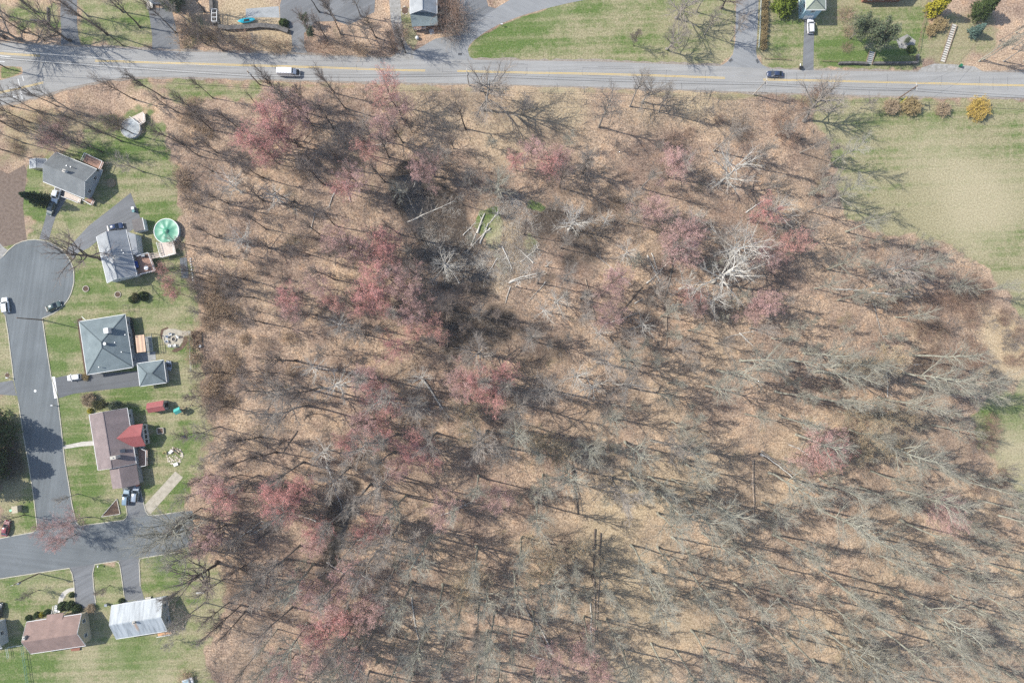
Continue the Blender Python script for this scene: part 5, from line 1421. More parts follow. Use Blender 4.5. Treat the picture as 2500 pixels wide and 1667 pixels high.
BARK = {
    'brown': mat('brown_bark', (0.125, 0.098, 0.080), (0.085, 0.066, 0.055), 1.2, 0.9, vary=.25),
    'grey': mat('grey_bark', (0.29, 0.265, 0.235), (0.195, 0.175, 0.155), 1.0, 0.9, vary=.22),
    'lichen': mat('lichen_grey_bark', (0.37, 0.365, 0.295), (0.25, 0.245, 0.20), .9, 0.9, vary=.18),
    'white': mat('bleached_dead_wood', (0.62, 0.59, 0.53), (0.44, 0.415, 0.37), .8, 0.85, vary=.10),
}
TWIG = {
    'brown': mat('brown_twigs', (0.28, 0.225, 0.19), (0.205, 0.165, 0.14), 1.2, 0.9, vary=.22),
    'grey': mat('grey_twigs', (0.385, 0.335, 0.285), (0.29, 0.25, 0.21), 1.0, 0.9, vary=.22),
    'lichen': mat('lichen_twigs', (0.41, 0.385, 0.31), (0.30, 0.28, 0.23), .9, 0.9, vary=.18),
    'white': mat('bleached_twigs', (0.56, 0.53, 0.47), (0.42, 0.39, 0.34), .8, 0.85, vary=.1),
    'maple': mat('maple_twigs', (0.42, 0.29, 0.25), (0.32, 0.22, 0.19), 1.0, 0.9, vary=.2),
}
BARK['log'] = mat('barkless_log', (0.44, 0.345, 0.26), (0.27, 0.205, 0.15), .9, 0.9, vary=.15)
TWIG['log'] = TWIG['grey']
BUD = {
    'red': mat('red_maple_buds', (0.74, 0.35, 0.305), (0.62, 0.275, 0.25), .6, 0.7, vary=.16),
    'pink': mat('pink_maple_buds', (0.68, 0.43, 0.385), (0.57, 0.34, 0.315), .6, 0.7, vary=.16),
    'orange': mat('rust_maple_buds', (0.72, 0.385, 0.31), (0.60, 0.29, 0.25), .6, 0.7, vary=.14),
    'tan': mat('held_tan_leaves', (0.50, 0.37, 0.22), (0.38, 0.27, 0.155), .6, 0.8, vary=.12),
}

def bare(seed, H, form, tone, bud=None, dens=1.0, nbud=2, bsize=.16):
    """form: forest (tall clear stem), oak (wide), maple (round), snag, stub"""
    rg = np.random.RandomState(seed)
    n_t = 11
    if form == 'forest': top, n1, s0, a1, len1, up1, wid = .95, 15, (.44, .36, .52, .34)[seed % 4], (25, 31, 22, 36)[seed % 4], (.33, .36, .30, .36)[seed % 4], .035, .0108
    elif form == 'oak': top, n1, s0, a1, len1, up1, wid = .74, 15, .26, 52, .56, .03, .018
    elif form == 'maple': top, n1, s0, a1, len1, up1, wid = .84, 18, .22, 40, .56, .05, .0105
    elif form == 'snag': top, n1, s0, a1, len1, up1, wid = .95, 8, .45, 55, .22, .02, .014
    elif form == 'sapling': top, n1, s0, a1, len1, up1, wid = .95, 12, .15, 32, .42, .06, .010
    t = np.linspace(0, 1, n_t)
    lean = rg.normal(0, .03 if form in ('forest', 'sapling') else .05, 2)
    w = np.cumsum(rg.normal(0, .0035 if form == 'forest' else .008, (n_t, 2)), 0) * H
    trunk = np.stack([w[:, 0] + lean[0] * t * H, w[:, 1] + lean[1] * t * H, t * H * top], 1)[None]
    trunk[0, 0] = (0, 0, -.6)
    tr = np.array([wid * H])
    parts_t, parts_c = [], []
    flare = np.array([[[0, 0, -.6], [0, 0, .35], [trunk[0, 1, 0] * .5, trunk[0, 1, 1] * .5, H * top * .06]]])
    V, F = tubes(flare, tr * 1.75, .62, 8, .03); parts_t.append((V, F, 0))
    V, F = tubes(trunk, tr, .22, 8, .03); parts_t.append((V, F, 0))
    p1, l1, r1 = sprout(rg, trunk, np.array([H]), tr, n1, s0, .99, a1, 10, len1, 8, (.045 if form != 'oak' else .10) if form != 'snag' else .22, up1, .62, .50)
    V, F = tubes(p1, r1, .25, 5, .03); parts_t.append((V, F, 0))
    pts = [p1, trunk[:, n_t // 2:]]
    k2 = 8 if form != 'snag' else 4
    p2, l2, r2 = sprout(rg, p1, l1, r1, k2, .18, 1.0, (26 if form == 'forest' else 31), 10, .50, 6, .06, .03, .60, .40)
    V, F = tubes(p2, r2, .3, 4, .022); parts_c.append((V, F, 0))
    if form == 'snag':
        p3, l3, r3 = sprout(rg, p2, l2, r2, 3, .3, 1, 42, 12, .45, 4, .2, .02, .55)
        V, F = tubes(p3, r3, .4, 3, .0115); parts_c.append((V, F, 0))
        return parts_t, parts_c
    k3 = max(2, int(round((6 if form == 'forest' else 7) * dens)))
    p3, l3, r3 = sprout(rg, p2, l2, r2, k3, .12, 1.0, (27 if form == 'forest' else 31), 10, .58, 4, .07, .03, .55, .35)
    V, F = tubes(p3, r3, .4, 3, .0115); parts_c.append((V, F, 0))
    k4 = 4 if form == 'forest' else 5
    p4, l4, r4 = sprout(rg, p3, l3, r3, k4, .1, 1.0, 30, 10, .62, 3, .08, .03, .6, .3)
    V, F = tubes(p4, r4, .5, 3, .0075); parts_c.append((V, F, 0))
    if bud and nbud:
        tips = np.concatenate([p4[:, -1], p4[:, 1]]); tips = tips[rg.rand(len(tips)) < (nbud if nbud < 1 else .9)]
        V, F = flakes(rg, tips, bsize, 1 if nbud <= 2 else 2, .10)
        parts_c.append((V, F, 1))
    return parts_t, parts_c

PROTO = {}
def make_proto(key, H, pt, pc, tmats, cmats, tname='trunk', cname='crown'):
    V, f = join(pt); tm = mesh_np(tname, V, f, tmats)
    V, f = join(pc); cm = mesh_np(cname, V, f, cmats)
    PROTO[key] = (H, tm, cm, tname, cname)

for tone, base in (('brown', 100), ('grey', 200), ('lichen', 300)):
    for i in range(4):
        pt, pc = bare(base + i, 26.0, 'forest', tone, dens=(.8, 1.0, .9, 1.1)[i]); make_proto((tone, i), 26.0, pt, pc, [BARK[tone]], [TWIG[tone]])
for i in range(3):
    pt, pc = bare(400 + i, 26.0, 'oak', 'grey', dens=1.0); make_proto(('oak', i), 26.0, pt, pc, [BARK['grey']], [TWIG['grey']])
for i in range(2):
    pt, pc = bare(408 + i, 22.0, 'oak', 'brown', dens=.42); make_proto(('oakb', i), 22.0, pt, pc, [BARK['brown']], [TWIG['brown']])
pt, pc = bare(404, 22.0, 'oak', 'lichen', dens=1.0); make_proto(('oak', 3), 22.0, pt, pc, [BARK['lichen']], [TWIG['lichen']])
for i, (b, nb, sz) in enumerate((('red', .85, .125), ('red', 2, .125), ('pink', .85, .12), ('pink', .7, .12), ('orange', .85, .125))):
    pt, pc = bare(500 + i, 18.0, 'maple', 'maple', b, .85, nb, sz); make_proto(('maple', i), 18.0, pt, pc, [BARK['grey'] if i % 2 else BARK['brown']], [TWIG['maple'], BUD[b]])
for i in range(2):
    pt, pc = bare(560 + i, 18.0, 'maple', 'tan', 'tan', .8, 1, .13); make_proto(('beech', i), 18.0, pt, pc, [BARK['lichen']], [TWIG['lichen'], BUD['tan']])
for i in range(3):
    pt, pc = bare(600 + i, 20.0, 'oak', 'white', dens=.45); make_proto(('white', i), 20.0, pt, pc, [BARK['white']], [TWIG['white']])
for i in range(3):
    pt, pc = bare(640 + i, 16.0, 'snag', 'white'); make_proto(('snag', i), 16.0, pt, pc, [BARK['white']], [TWIG['white']])
pt, pc = bare(650, 16.0, 'snag', 'brown'); make_proto(('darksnag', 0), 16.0, pt, pc, [BARK['brown']], [TWIG['brown']])
for i, tn in enumerate(('brown', 'grey', 'lichen')):
    pt, pc = bare(700 + i, 9.0, 'sapling', tn, dens=1.0); make_proto(('sapling', i), 9.0, pt, pc, [BARK[tn]], [TWIG[tn]])

def brush(seed, R_, H, stems, mat_, leaf=None, nleaf=0, lsize=.12):
    rg = np.random.RandomState(seed)
    ang = rg.uniform(0, 6.28, stems); rad = R_ * .45 * np.sqrt(rg.rand(stems))
    b = np.stack([rad * np.cos(ang), rad * np.sin(ang), -.1 * np.ones(stems)], 1)
    d = unit(np.stack([np.cos(ang) * rg.uniform(.1, .9, stems), np.sin(ang) * rg.uniform(.1, .9, stems), np.ones(stems)], 1))
    pts = np.zeros((stems, 5, 3)); pts[:, 0] = b; L = H * rg.uniform(.6, 1.15, stems)
    for j in range(1, 5):
        d = unit(d + .16 * rg.normal(size=d.shape) + np.array([0, 0, -.06])); pts[:, j] = pts[:, j - 1] + d * (L / 4)[:, None]
    r = np.full(stems, .022)
    pt = [(*tubes(pts, r, .5, 4, .012), 0)]
    p2, l2, r2 = sprout(rg, pts, L, r, 6, .25, 1, 38, 14, .42, 4, .2, .02, .6, .3)
    p3, l3, r3 = sprout(rg, p2, l2, r2, 4, .2, 1, 40, 14, .5, 3, .2, .02, .7, .3)
    pc = [(*tubes(p2, r2, .6, 3, .010), 0), (*tubes(p3, r3, .6, 3, .008), 0)]
    if leaf: 
        tips = np.concatenate([p3[:, -1], p3[:, 1], p2[:, -1]]); tips = tips[rg.rand(len(tips)) < nleaf]
        pc.append((*flakes(rg, tips, lsize, 2, .08), 1))
    return pt, pc
M['bramble'] = mat('russet_bramble', (0.40, 0.275, 0.205), (0.30, 0.20, 0.15), .8, 0.9, vary=.2)
M['brush_brown'] = mat('brown_brush_stems', (0.42, 0.32, 0.235), (0.31, 0.23, 0.17), .8, 0.9, vary=.2)
M['brush_grey'] = mat('grey_brush_stems', (0.34, 0.295, 0.255), (0.25, 0.21, 0.18), .8, 0.9, vary=.2)
M['dry_leaf'] = mat('clinging_dry_leaf', (0.54, 0.39, 0.25), (0.42, 0.30, 0.19), .8, 0.9, vary=.15)
M['forsythia'] = mat('yellow_blossom', (0.60, 0.43, 0.10), (0.48, 0.34, 0.09), .8, 0.8)
M['straw_leaf'] = mat('straw_bush_leaf', (0.46, 0.36, 0.24), (0.37, 0.28, 0.18), .8, 0.9)
M['gold_leaf'] = mat('golden_bush_leaf', (0.44, 0.34, 0.165), (0.34, 0.26, 0.13), .8, 0.9)
for i, (mt, lf, nl, st) in enumerate((('brush_brown', 'dry_leaf', .35, 48), ('brush_grey', None, 0, 40), ('bramble', None, 0, 60), ('brush_brown', None, 0, 50))):
    pt, pc = brush(800 + i, 3.0, 2.6, st, mt, lf, nl, .12)
    make_proto(('brush', i), 2.6, pt, pc, [M[mt]], [M[mt]] + ([M[lf]] if lf else []), 'stems', 'twigs')
for key, lf in (('forsythia', 'forsythia'), ('straw', 'straw_leaf'), ('gold', 'gold_leaf')):
    pt, pc = brush(820 + len(key), 2.4, 2.4, 130, 'brush_brown', lf, .95, .13)
    make_proto((key, 0), 2.4, pt, pc, [M['brush_brown']], [M['brush_brown'], M[lf]], 'stems', 'foliage')

def conifer(seed, H, Rr, n_w, pow_=.8, leaf=.34, droop=-.12, start=.06, per=26):
    rg = np.random.RandomState(seed)
    trunk = np.array([[[0, 0, -.4], [0, 0, H * .5], [0, 0, H * .98]]])
    pt = [(*tubes(trunk, np.array([H * .018]), .2, 7, .03), 0)]
    z = H * (start + (1 - start) * (np.arange(n_w) + .5) / n_w); ang = np.arange(n_w) * 2.39996 + rg.normal(0, .3, n_w)
    L = Rr * (1 - z / H * .98) ** pow_ * rg.uniform(.78, 1.12, n_w)
    d = np.stack([np.cos(ang), np.sin(ang), np.full(n_w, droop) + .45 * (z / H) ** 2], 1)
    p = np.stack([np.zeros(n_w), np.zeros(n_w), z], 1)
    pts = np.stack([p, p + d * L[:, None] * .5, p + d * L[:, None] + np.array([0, 0, .02]) * L[:, None]], 1)
    pc = [(*tubes(pts, np.full(n_w, .045), .3, 4, .012), 0)]
    t = rg.uniform(.15, 1.0, (n_w, per)) ** .8
    c = p[:, None] + d[:, None] * (L[:, None] * t)[..., None]
    side = np.stack([-np.sin(ang), np.cos(ang), np.zeros(n_w)], 1)[:, None] * (rg.normal(0, .17, (n_w, per)) * L[:, None] * (1.15 - t * .6))[..., None]
    c = (c + side + rg.normal(0, .09, c.shape)).reshape(-1, 3)
    pc.append((*flakes(rg, c, leaf, 2, .10, False), 1))
    return pt, pc
M['spruce_leaf'] = mat('dark_spruce_needles', (0.028, 0.052, 0.022), (0.052, 0.085, 0.035), .7, 0.8, lo=.3, hi=.7)
M['blue_leaf'] = mat('blue_spruce_needles', (0.13, 0.20, 0.165), (0.085, 0.14, 0.115), .7, 0.8)
M['lime_leaf'] = mat('yellow_green_needles', (0.19, 0.24, 0.028), (0.12, 0.165, 0.025), .7, 0.8)
M['pine_leaf'] = mat('grey_green_pine', (0.125, 0.15, 0.085), (0.08, 0.105, 0.055), .5, 0.85)
M['ever_leaf'] = mat('deep_green_leaf', (0.045, 0.075, 0.02), (0.075, 0.105, 0.03), .6, 0.8)
M['yew_leaf'] = mat('bronze_green_yew', (0.115, 0.105, 0.035), (0.07, 0.075, 0.03), .6, 0.85)
M['yellow_leaf'] = mat('golden_conifer', (0.40, 0.36, 0.03), (0.30, 0.26, 0.03), .7, 0.8)
for key, H, Rr, nw, pw, lf, per, mt in (('spruce', 12, 3.4, 150, .8, .36, 30, 'spruce_leaf'), ('blue', 7, 2.5, 120, .75, .26, 26, 'blue_leaf'), ('lime', 9, 3.8, 140, .45, .42, 26, 'lime_leaf'), ('ever', 13, 5.0, 170, .5, .42, 30, 'ever_leaf'), ('golden', 9, 2.2, 110, .6, .30, 24, 'yellow_leaf')):
    pt, pc = conifer(900 + len(key) * 7, H, Rr, nw, pw, lf, per=per); make_proto((key, 0), H, pt, pc, [BARK['brown']], [BARK['brown'], M[mt]])
# broad pine with clumped foliage
def clump_tree(seed, H, tone, leaf_m, key, nclump=3, size=.3, form='maple', wid=1.0):
    rg = np.random.RandomState(seed)
    pt, pc = bare(seed, H, form, tone, dens=.5)
    V = pc[1][0]; ctr = V[rg.rand(len(V)) < .16]
    pc.append((*flakes(rg, ctr, size, nclump, .28, False), 1))
    make_proto((key, 0), H, pt, pc, [BARK[tone]], [TWIG[tone], M[leaf_m]])
clump_tree(951, 12.0, 'grey', 'pine_leaf', 'pine', 3, .34)
clump_tree(957, 5.0, 'brown', 'yew_leaf', 'yew', 3, .24)
clump_tree(959, 4.0, 'grey', 'pine_leaf', 'greybush', 2, .2)
def box_bush(seed, Rr, H, key, leaf_m):
    rg = np.random.RandomState(seed)
    a = rand_unit(rg, 1700); a[:, 2] = np.abs(a[:, 2]); c = a * np.array([Rr, Rr, H]) * rg.uniform(.72, 1.05, (1700, 1)) * (1 + .12 * np.sin(a[:, :1] * 7) * np.cos(a[:, 1:2] * 6))
    st = np.zeros((9, 3, 3)); an = np.arange(9) * .7
    st[:, 1] = np.stack([np.cos(an) * Rr * .3, np.sin(an) * Rr * .3, np.full(9, H * .4)], 1); st[:, 2] = st[:, 1] * np.array([2.0, 2.0, 1.9])
    make_proto((key, 0), H, [(*tubes(st, np.full(9, .03), .5, 4, .01), 0)], [(*flakes(rg, c, .16, 1, .03, False), 0)], [BARK['brown']], [M[leaf_m]], 'stems', 'foliage')
box_bush(970, .85, 1.2, 'boxbush', 'ever_leaf')
box_bush(971, .55, .7, 'yellowbush', 'yellow_leaf')

LANDMARKS = [('white delivery van', 706, 178), ('dark road sedan', 1892, 181), ('green covered pool', 406, 564), ('stone fire pit circle', 424, 827), ('red garden shed', 382, 992), ('swamp clearing', 1170, 590),
    ('big white sprawling tree', 1770, 425), ('dark stream', 825, 1310), ('metal roofed house', 340, 1508), ('yellow forsythia bush', 2380, 270), ('mown field corner', 2040, 480), ('crimson maple near the van', 660, 320),
    ('roadside spreading oak', 1178, 268), ('eastern pink maple', 2010, 1100), ('mid wood pink maples', 1180, 945), ('stream bend crimson maple', 700, 1220), ('upper wood rosy maple', 1660, 600), ('field notch tree', 2290, 620),
    ('long pale fallen trunk', 1065, 975), ('tall upright fallen trunk', 1837, 1200), ('three parallel fallen trunks', 1456, 1400), ('lower right photo corner', 2440, 1600), ('lower photo edge', 1250, 1640), ('lower left wood margin', 600, 1600),
    ('turning circle', 90, 670), ('fallen log tangle', 1600, 690), ('blue house', 1992, 10), ('gravel lane', 962, 60), ('lower street end', 420, 1290), ('white swamp tree', 1415, 530), ('russet bramble patch', 2330, 820), ('straight lane', 1820, 80), ('upper left road fork', 60, 150), ('pale gravel yard', 590, 50), ('grey round pool', 318, 313)]
DIRS = ['right of', 'upper right of', 'above', 'upper left of', 'left of', 'lower left of', 'below', 'lower right of']
ORD = ['first', 'second', 'third', 'fourth', 'fifth', 'sixth', 'seventh', 'eighth', 'ninth', 'tenth', 'eleventh', 'twelfth', 'thirteenth', 'fourteenth', 'fifteenth', 'sixteenth']
PLACED = []   # (root, px, py, look words, kind words)
def plant(key, p, h, name, look, kind, cat, group=None, rz=None, label=None):
    H, tm, cm, tn, cn = PROTO[key]
    r = empty(name, (p.x, p.y, ground_z(p.x, p.y) - .03), rnd.uniform(0, 6.28) if rz is None else rz, label, cat, group, h / H)
    link(tn, tm, r); link(cn, cm, r)
    if label is None: PLACED.append((r, look, kind))
    return r

def label_all():
    bins = {}
    for r, look, kind in PLACED:
        x, y = pix(r.location)
        best = min(LANDMARKS, key=lambda l: (l[1] - x) ** 2 + (l[2] - y) ** 2)
        a = math.degrees(math.atan2(-(y - best[2]), x - best[1])) % 360
        bins.setdefault((look, kind, best[0], DIRS[int((a + 22.5) // 45) % 8]), []).append((math.hypot(x - best[1], y - best[2]), r))
    for (look, kind, lm, d), v in bins.items():
        for i, (_, r) in enumerate(sorted(v, key=lambda q: q[0])):
            r['label'] = (f'{look} {kind} {d} the {lm}' if len(v) == 1 else f'{look} {kind}, {ORD[min(i, 15)]} out {d} the {lm}')

# --- single trees read off the photo: base pixel, height, kind
G1 = 'bare trees of the wood and roadside'
G2 = 'pale barked trees of the wood'
def T(key, x, y, h, look='grey', rz=None): 
    kinds = {'brown': 'bare_tree', 'grey': 'bare_tree', 'lichen': 'pale_barked_tree', 'oak': 'spreading_tree', 'oakb': 'spreading_tree', 'sapling': 'sapling', 'white': 'dead_tree', 'snag': 'dead_tree', 'darksnag': 'dead_tree', 'maple': 'red_maple', 'beech': 'beech_tree'}
    nm = kinds[key[0]]
    gp_ = {'bare_tree': G1, 'pale_barked_tree': G2, 'spreading_tree': 'wide spreading bare trees', 'sapling': 'bare saplings', 'dead_tree': 'bleached dead trees', 'red_maple': 'red budded maples', 'beech_tree': 'trees holding tan leaves'}[nm]
    kd = {'bare_tree': 'bare tree', 'pale_barked_tree': 'pale barked tree', 'spreading_tree': 'spreading tree', 'sapling': 'bare sapling', 'dead_tree': 'dead tree', 'red_maple': 'budding maple', 'beech_tree': 'tan leaved tree'}[nm]
    return plant(key, P(x, y), h, nm, look, kd, 'tree', gp_, rz)
def TC(key, x, y, h, look, rz=None, f=.66):
    """placed by the pixel of its crown centre"""
    h = h * 1.18 if key[0] == 'maple' and x > 450 else h
    p = P(x, y, h * f); q = pix((p.x, p.y, 0)); return T(key, q[0], q[1], h, look, rz)
FIX = []
def F_(key, x, y, h, look): FIX.append((x, y)); T(key, x, y, h, look)
F_(('oak', 0), 1178, 268, 26, 'wide spreading grey')
F_(('grey', 1), 1462, 311, 25, 'tall forked grey'); F_(('grey', 0), 1538, 260, 20, 'slim grey'); F_(('oak', 1), 1568, 251, 15, 'crooked dark'); F_(('grey', 2), 1608, 274, 19, 'leaning grey')
F_(('sapling', 1), 1722, 290, 9, 'small forked'); F_(('sapling', 1), 1278, 281, 11, 'small upright'); F_(('sapling', 2), 1383, 358, 10, 'round pale'); F_(('sapling', 2), 1201, 361, 9, 'thin pale')
F_(('sapling', 0), 1547, 113, 9, 'small lawn'); F_(('oak', 2), 1627, 120, 15, 'wide lawn'); F_(('grey', 3), 1783, 100, 15, 'lane side')
for x, y, h, k, lk in ((262,85,23,('brown',0),'dark leaning'),(342,67,22,('brown',1),'dark leaning'),(429,80,17,('brown',2),'dark leaning'),(110,100,16,('brown',3),'dark leaning'),(60,80,18,('brown',0),'dark leaning'),(-30,95,22,('brown',1),'dark edge'),(12,92,24,('oakb',0),'wide dark'),(50,97,22,('oak',1),'wide dark'),(172,100,19,('oakb',1),'wide dark'),(20,40,20,('grey',1),'grey upper edge'),(90,30,18,('grey',2),'grey upper edge'),(130,70,19,('brown',1),'dark upper edge'),(215,40,18,('grey',3),'grey upper edge'),(300,30,19,('brown',2),'dark upper edge'),(470,60,19,('grey',0),'grey upper edge'),(500,30,18,('brown',1),'dark upper edge'),(820,50,18,('grey',1),'grey upper edge'),(880,40,18,('grey',3),'grey upper edge'),(780,30,17,('brown',2),'dark upper edge'),(1650,45,18,('oak',1),'wide lawn'),(1700,30,17,('grey',2),'grey lawn'),(1760,20,18,('oakb',1),'dark lawn'),(1720,85,16,('grey',0),'grey lawn'),(30,260,17,('grey',1),'grey leaning'),(90,270,17,('grey',3),'grey leaning'),(140,260,16,('brown',0),'dark leaning'),(190,280,17,('grey',0),'grey leaning'),(60,350,16,('grey',2),'grey leaning'),(20,370,17,('brown',1),'dark leaning'),(150,370,14,('grey',1),'grey leaning'),(240,320,17,('brown',2),'dark leaning'),(330,330,17,('brown',3),'dark leaning'),(350,420,15,('grey',3),'grey yard'),(300,112,15,('brown',0),'dark roadside'),(-60,90,24,('brown',2),'dark edge'),
    (918,92,17,('brown',1),'dark roadside'),(832,84,18,('brown',2),'dark roadside'),(800,100,17,('brown',0),'dark roadside'),(765,85,14,('brown',3),'dark roadside'),(870,110,12,('grey',0),'grey roadside'),(850,115,10,('grey',2),'grey roadside'),(905,108,10,('grey',1),'grey roadside'),(545,125,17,('brown',1),'dark roadside'),(505,110,15,('brown',3),'dark roadside'),(590,118,8,('sapling',0),'small roadside'),(640,112,8,('sapling',1),'small roadside'),(560,105,8,('sapling',0),'small roadside'),(960,120,12,('brown',2),'dark roadside'),(985,118,13,('brown',0),'dark roadside'),(990,130,14,('brown',3),'dark roadside'),
    (400,240,20,('brown',0),'dark leaning'),(328,243,17,('brown',1),'dark leaning'),(520,240,13,('brown',2),'dark leaning'),(71,299,18,('brown',3),'dark leaning'),(45,320,16,('brown',2),'dark leaning'),(10,300,17,('brown',1),'dark leaning'),(296,345,17,('brown',0),'dark leaning'),(440,349,19,('brown',1),'dark leaning'),(200,360,16,('brown',2),'dark leaning'),(175,345,14,('grey',0),'grey leaning'),(100,330,14,('brown',3),'dark leaning'),(250,372,15,('brown',3),'dark leaning'),
    (518,318,18,('brown',1),'dark leaning'),(590,321,16,('brown',2),'dark leaning'),(735,273,20,('brown',0),'dark leaning'),(737,296,20,('grey',1),'grey leaning'),(845,266,20,('brown',3),'dark leaning'),(815,315,19,('brown',1),'dark leaning'),(905,336,18,('grey',0),'grey leaning'),(627,259,11,('darksnag',0),'twisted dark'),
    (791,451,22,('brown',0),'dark leaning'),(719,493,18,('darksnag',0),'stout dark'),(518,417,10,('darksnag',0),'stout dark'),(558,497,17,('brown',1),'dark leaning'),(650,560,17,('brown',2),'dark leaning'),(670,385,14,('brown',3),'dark leaning'),(690,365,16,('grey',3),'grey leaning'),(705,362,16,('brown',0),'dark leaning'),
    (247,632,25,('oakb',0),'stout dark'),(490,668,14,('brown',1),'dark leaning'),(525,694,13,('brown',2),'dark leaning'),(528,580,14,('brown',0),'dark leaning'),(500,505,13,('brown',3),'dark leaning'),(510,770,13,('grey',0),'grey leaning'),(480,1055,14,('brown',1),'dark leaning'),(555,990,16,('brown',3),'dark leaning'),(475,1256,16,('brown',0),'dark leaning'),(490,1240,15,('brown',2),'dark leaning'),(470,1262,24,('oak',3),'wide tan twigged'),(462,1290,22,('oak',3),'wide tan twigged'),(505,1340,20,('oak',3),'wide tan twigged'),
    (530,1372,25,('oakb',1),'dark leaning'),(492,1405,22,('grey',2),'grey leaning'),(500,1470,20,('grey',1),'grey leaning'),(590,1475,20,('brown',0),'dark leaning'),(600,1490,19,('brown',2),'dark leaning'),(560,1470,18,('brown',3),'dark leaning'),(545,1300,18,('brown',1),'dark leaning'),(470,1500,14,('lichen',1),'pale leaning'),(430,1560,7,('sapling',2),'low spreading'),
    (216,1262,13,('maple',3),'faintly red'),(268,1428,7,('sapling',0),'thin drive side'),(190,1205,10,('grey',1),'grey street side'),(60,1256,13,('brown',3),'dark street side'),(95,1440,7,('sapling',0),'dark lawn'),
    (1962,296,22,('oak',0),'broad pale'),(2015,500,23,('lichen',1),'tall pale leaning'),(2130,660,24,('oak',2),'long leaning grey'),(2185,668,23,('lichen',3),'tall pale leaning'),(2320,700,12,('oak',3),'low silver'),(2100,265,8,('sapling',1),'thin verge'),(2390,150,15,('lichen',2),'pale many stemmed'),(2400,146,15,('lichen',0),'pale many stemmed'),(2450,150,16,('grey',1),'grey many stemmed'),(2470,120,13,('grey',3),'grey many stemmed'),(2480,80,12,('lichen',3),'pale many stemmed'),(2440,100,12,('grey',2),'grey many stemmed'),(2500,150,14,('lichen',1),'pale edge'),
    (1092,650,15,('white',1),'broken pale'),(1060,900,8,('sapling',0),'small dark'),(1180,870,21,('oak',2),'wide grey'),(1006,632,13,('grey',0),'rounded grey'),(1150,590,8,('sapling',2),'tiny pale'),(1308,608,11,('snag',1),'slim white'),(1332,650,10,('snag',0),'slim white'),(1260,700,12,('snag',2),'slim white'),(1200,470,9,('sapling',1),'thin'),(980,480,9,('oak',3),'low pale'),
    (1280,410,11,('snag',1),'white trunked'),(1090,400,13,('grey',1),'slim pink twigged'),(1150,455,15,('grey',3),'grey leaning'),(1210,470,15,('oak',3),'rounded pale'),(1130,500,13,('grey',2),'rounded grey')):
    F_(k, x, y, h, lk)
# big bleached trees
for x, y, h, i, lk in ((1756,447,21,0,'huge white sprawling'),(1388,560,17,1,'large white branching'),(1475,545,8,0,'small white bushy'),(1215,525,6,2,'low white branching'),(1355,738,13,1,'white fan shaped'),(1325,760,10,2,'pale fan shaped'),(1738,688,26,2,'long white leaning'),(1778,625,25,1,'long white leaning'),
    (1036,925,11,0,'pale topped'),(1405,915,14,1,'white twisted'),(1440,940,13,2,'white twisted'),(1525,624,12,0,'pale forked'),(1560,795,11,2,'pale silvery'),(1455,812,11,1,'white drooping'),(840,940,17,2,'pale fan shaped'),(620,600,14,1,'pale broad'),(590,470,14,0,'pale slim'),(690,495,13,2,'pale crooked'),(840,800,12,0,'pale broad'),(800,1095,14,1,'pale broad'),(780,900,13,2,'pale rounded'),(1680,540,9,0,'pale bushy'),(1660,705,16,2,'white leaning'),(1720,735,15,1,'white leaning'),(1870,525,16,0,'white leaning'),(1690,550,10,1,'pale bushy')):
    FIX.append((x, y)); T(('white', i), x, y, h, lk)
for x, y, h, i, lk in ((1850,900,22,0,'tall pale trunked'),(1920,880,25,1,'tall pale trunked'),(1630,935,17,2,'pale trunked'),(1605,960,17,3,'pale trunked'),(1820,1010,20,0,'pale forked'),(1640,1030,18,1,'pale low forked'),(1640,1170,20,2,'pale trunked'),(1860,1225,22,3,'pale trunked'),(2100,1190,24,0,'huge pale leaning'),(2115,1200,24,2,'huge pale leaning'),(1606,1252,28,1,'tall lichen'),(1640,1310,26,2,'tall lichen'),(1715,1300,25,3,'tall lichen'),(1790,1325,30,0,'tall lichen'),(1680,1395,28,1,'tall lichen'),(1850,1520,28,2,'tall lichen'),(2015,1540,30,3,'tall lichen'),(1495,1445,22,0,'tall lichen'),(1480,1510,20,1,'tall lichen'),(1590,1570,24,2,'tall lichen'),(1720,1580,26,3,'tall lichen')):
    F_(('lichen', i), x, y, h, lk)
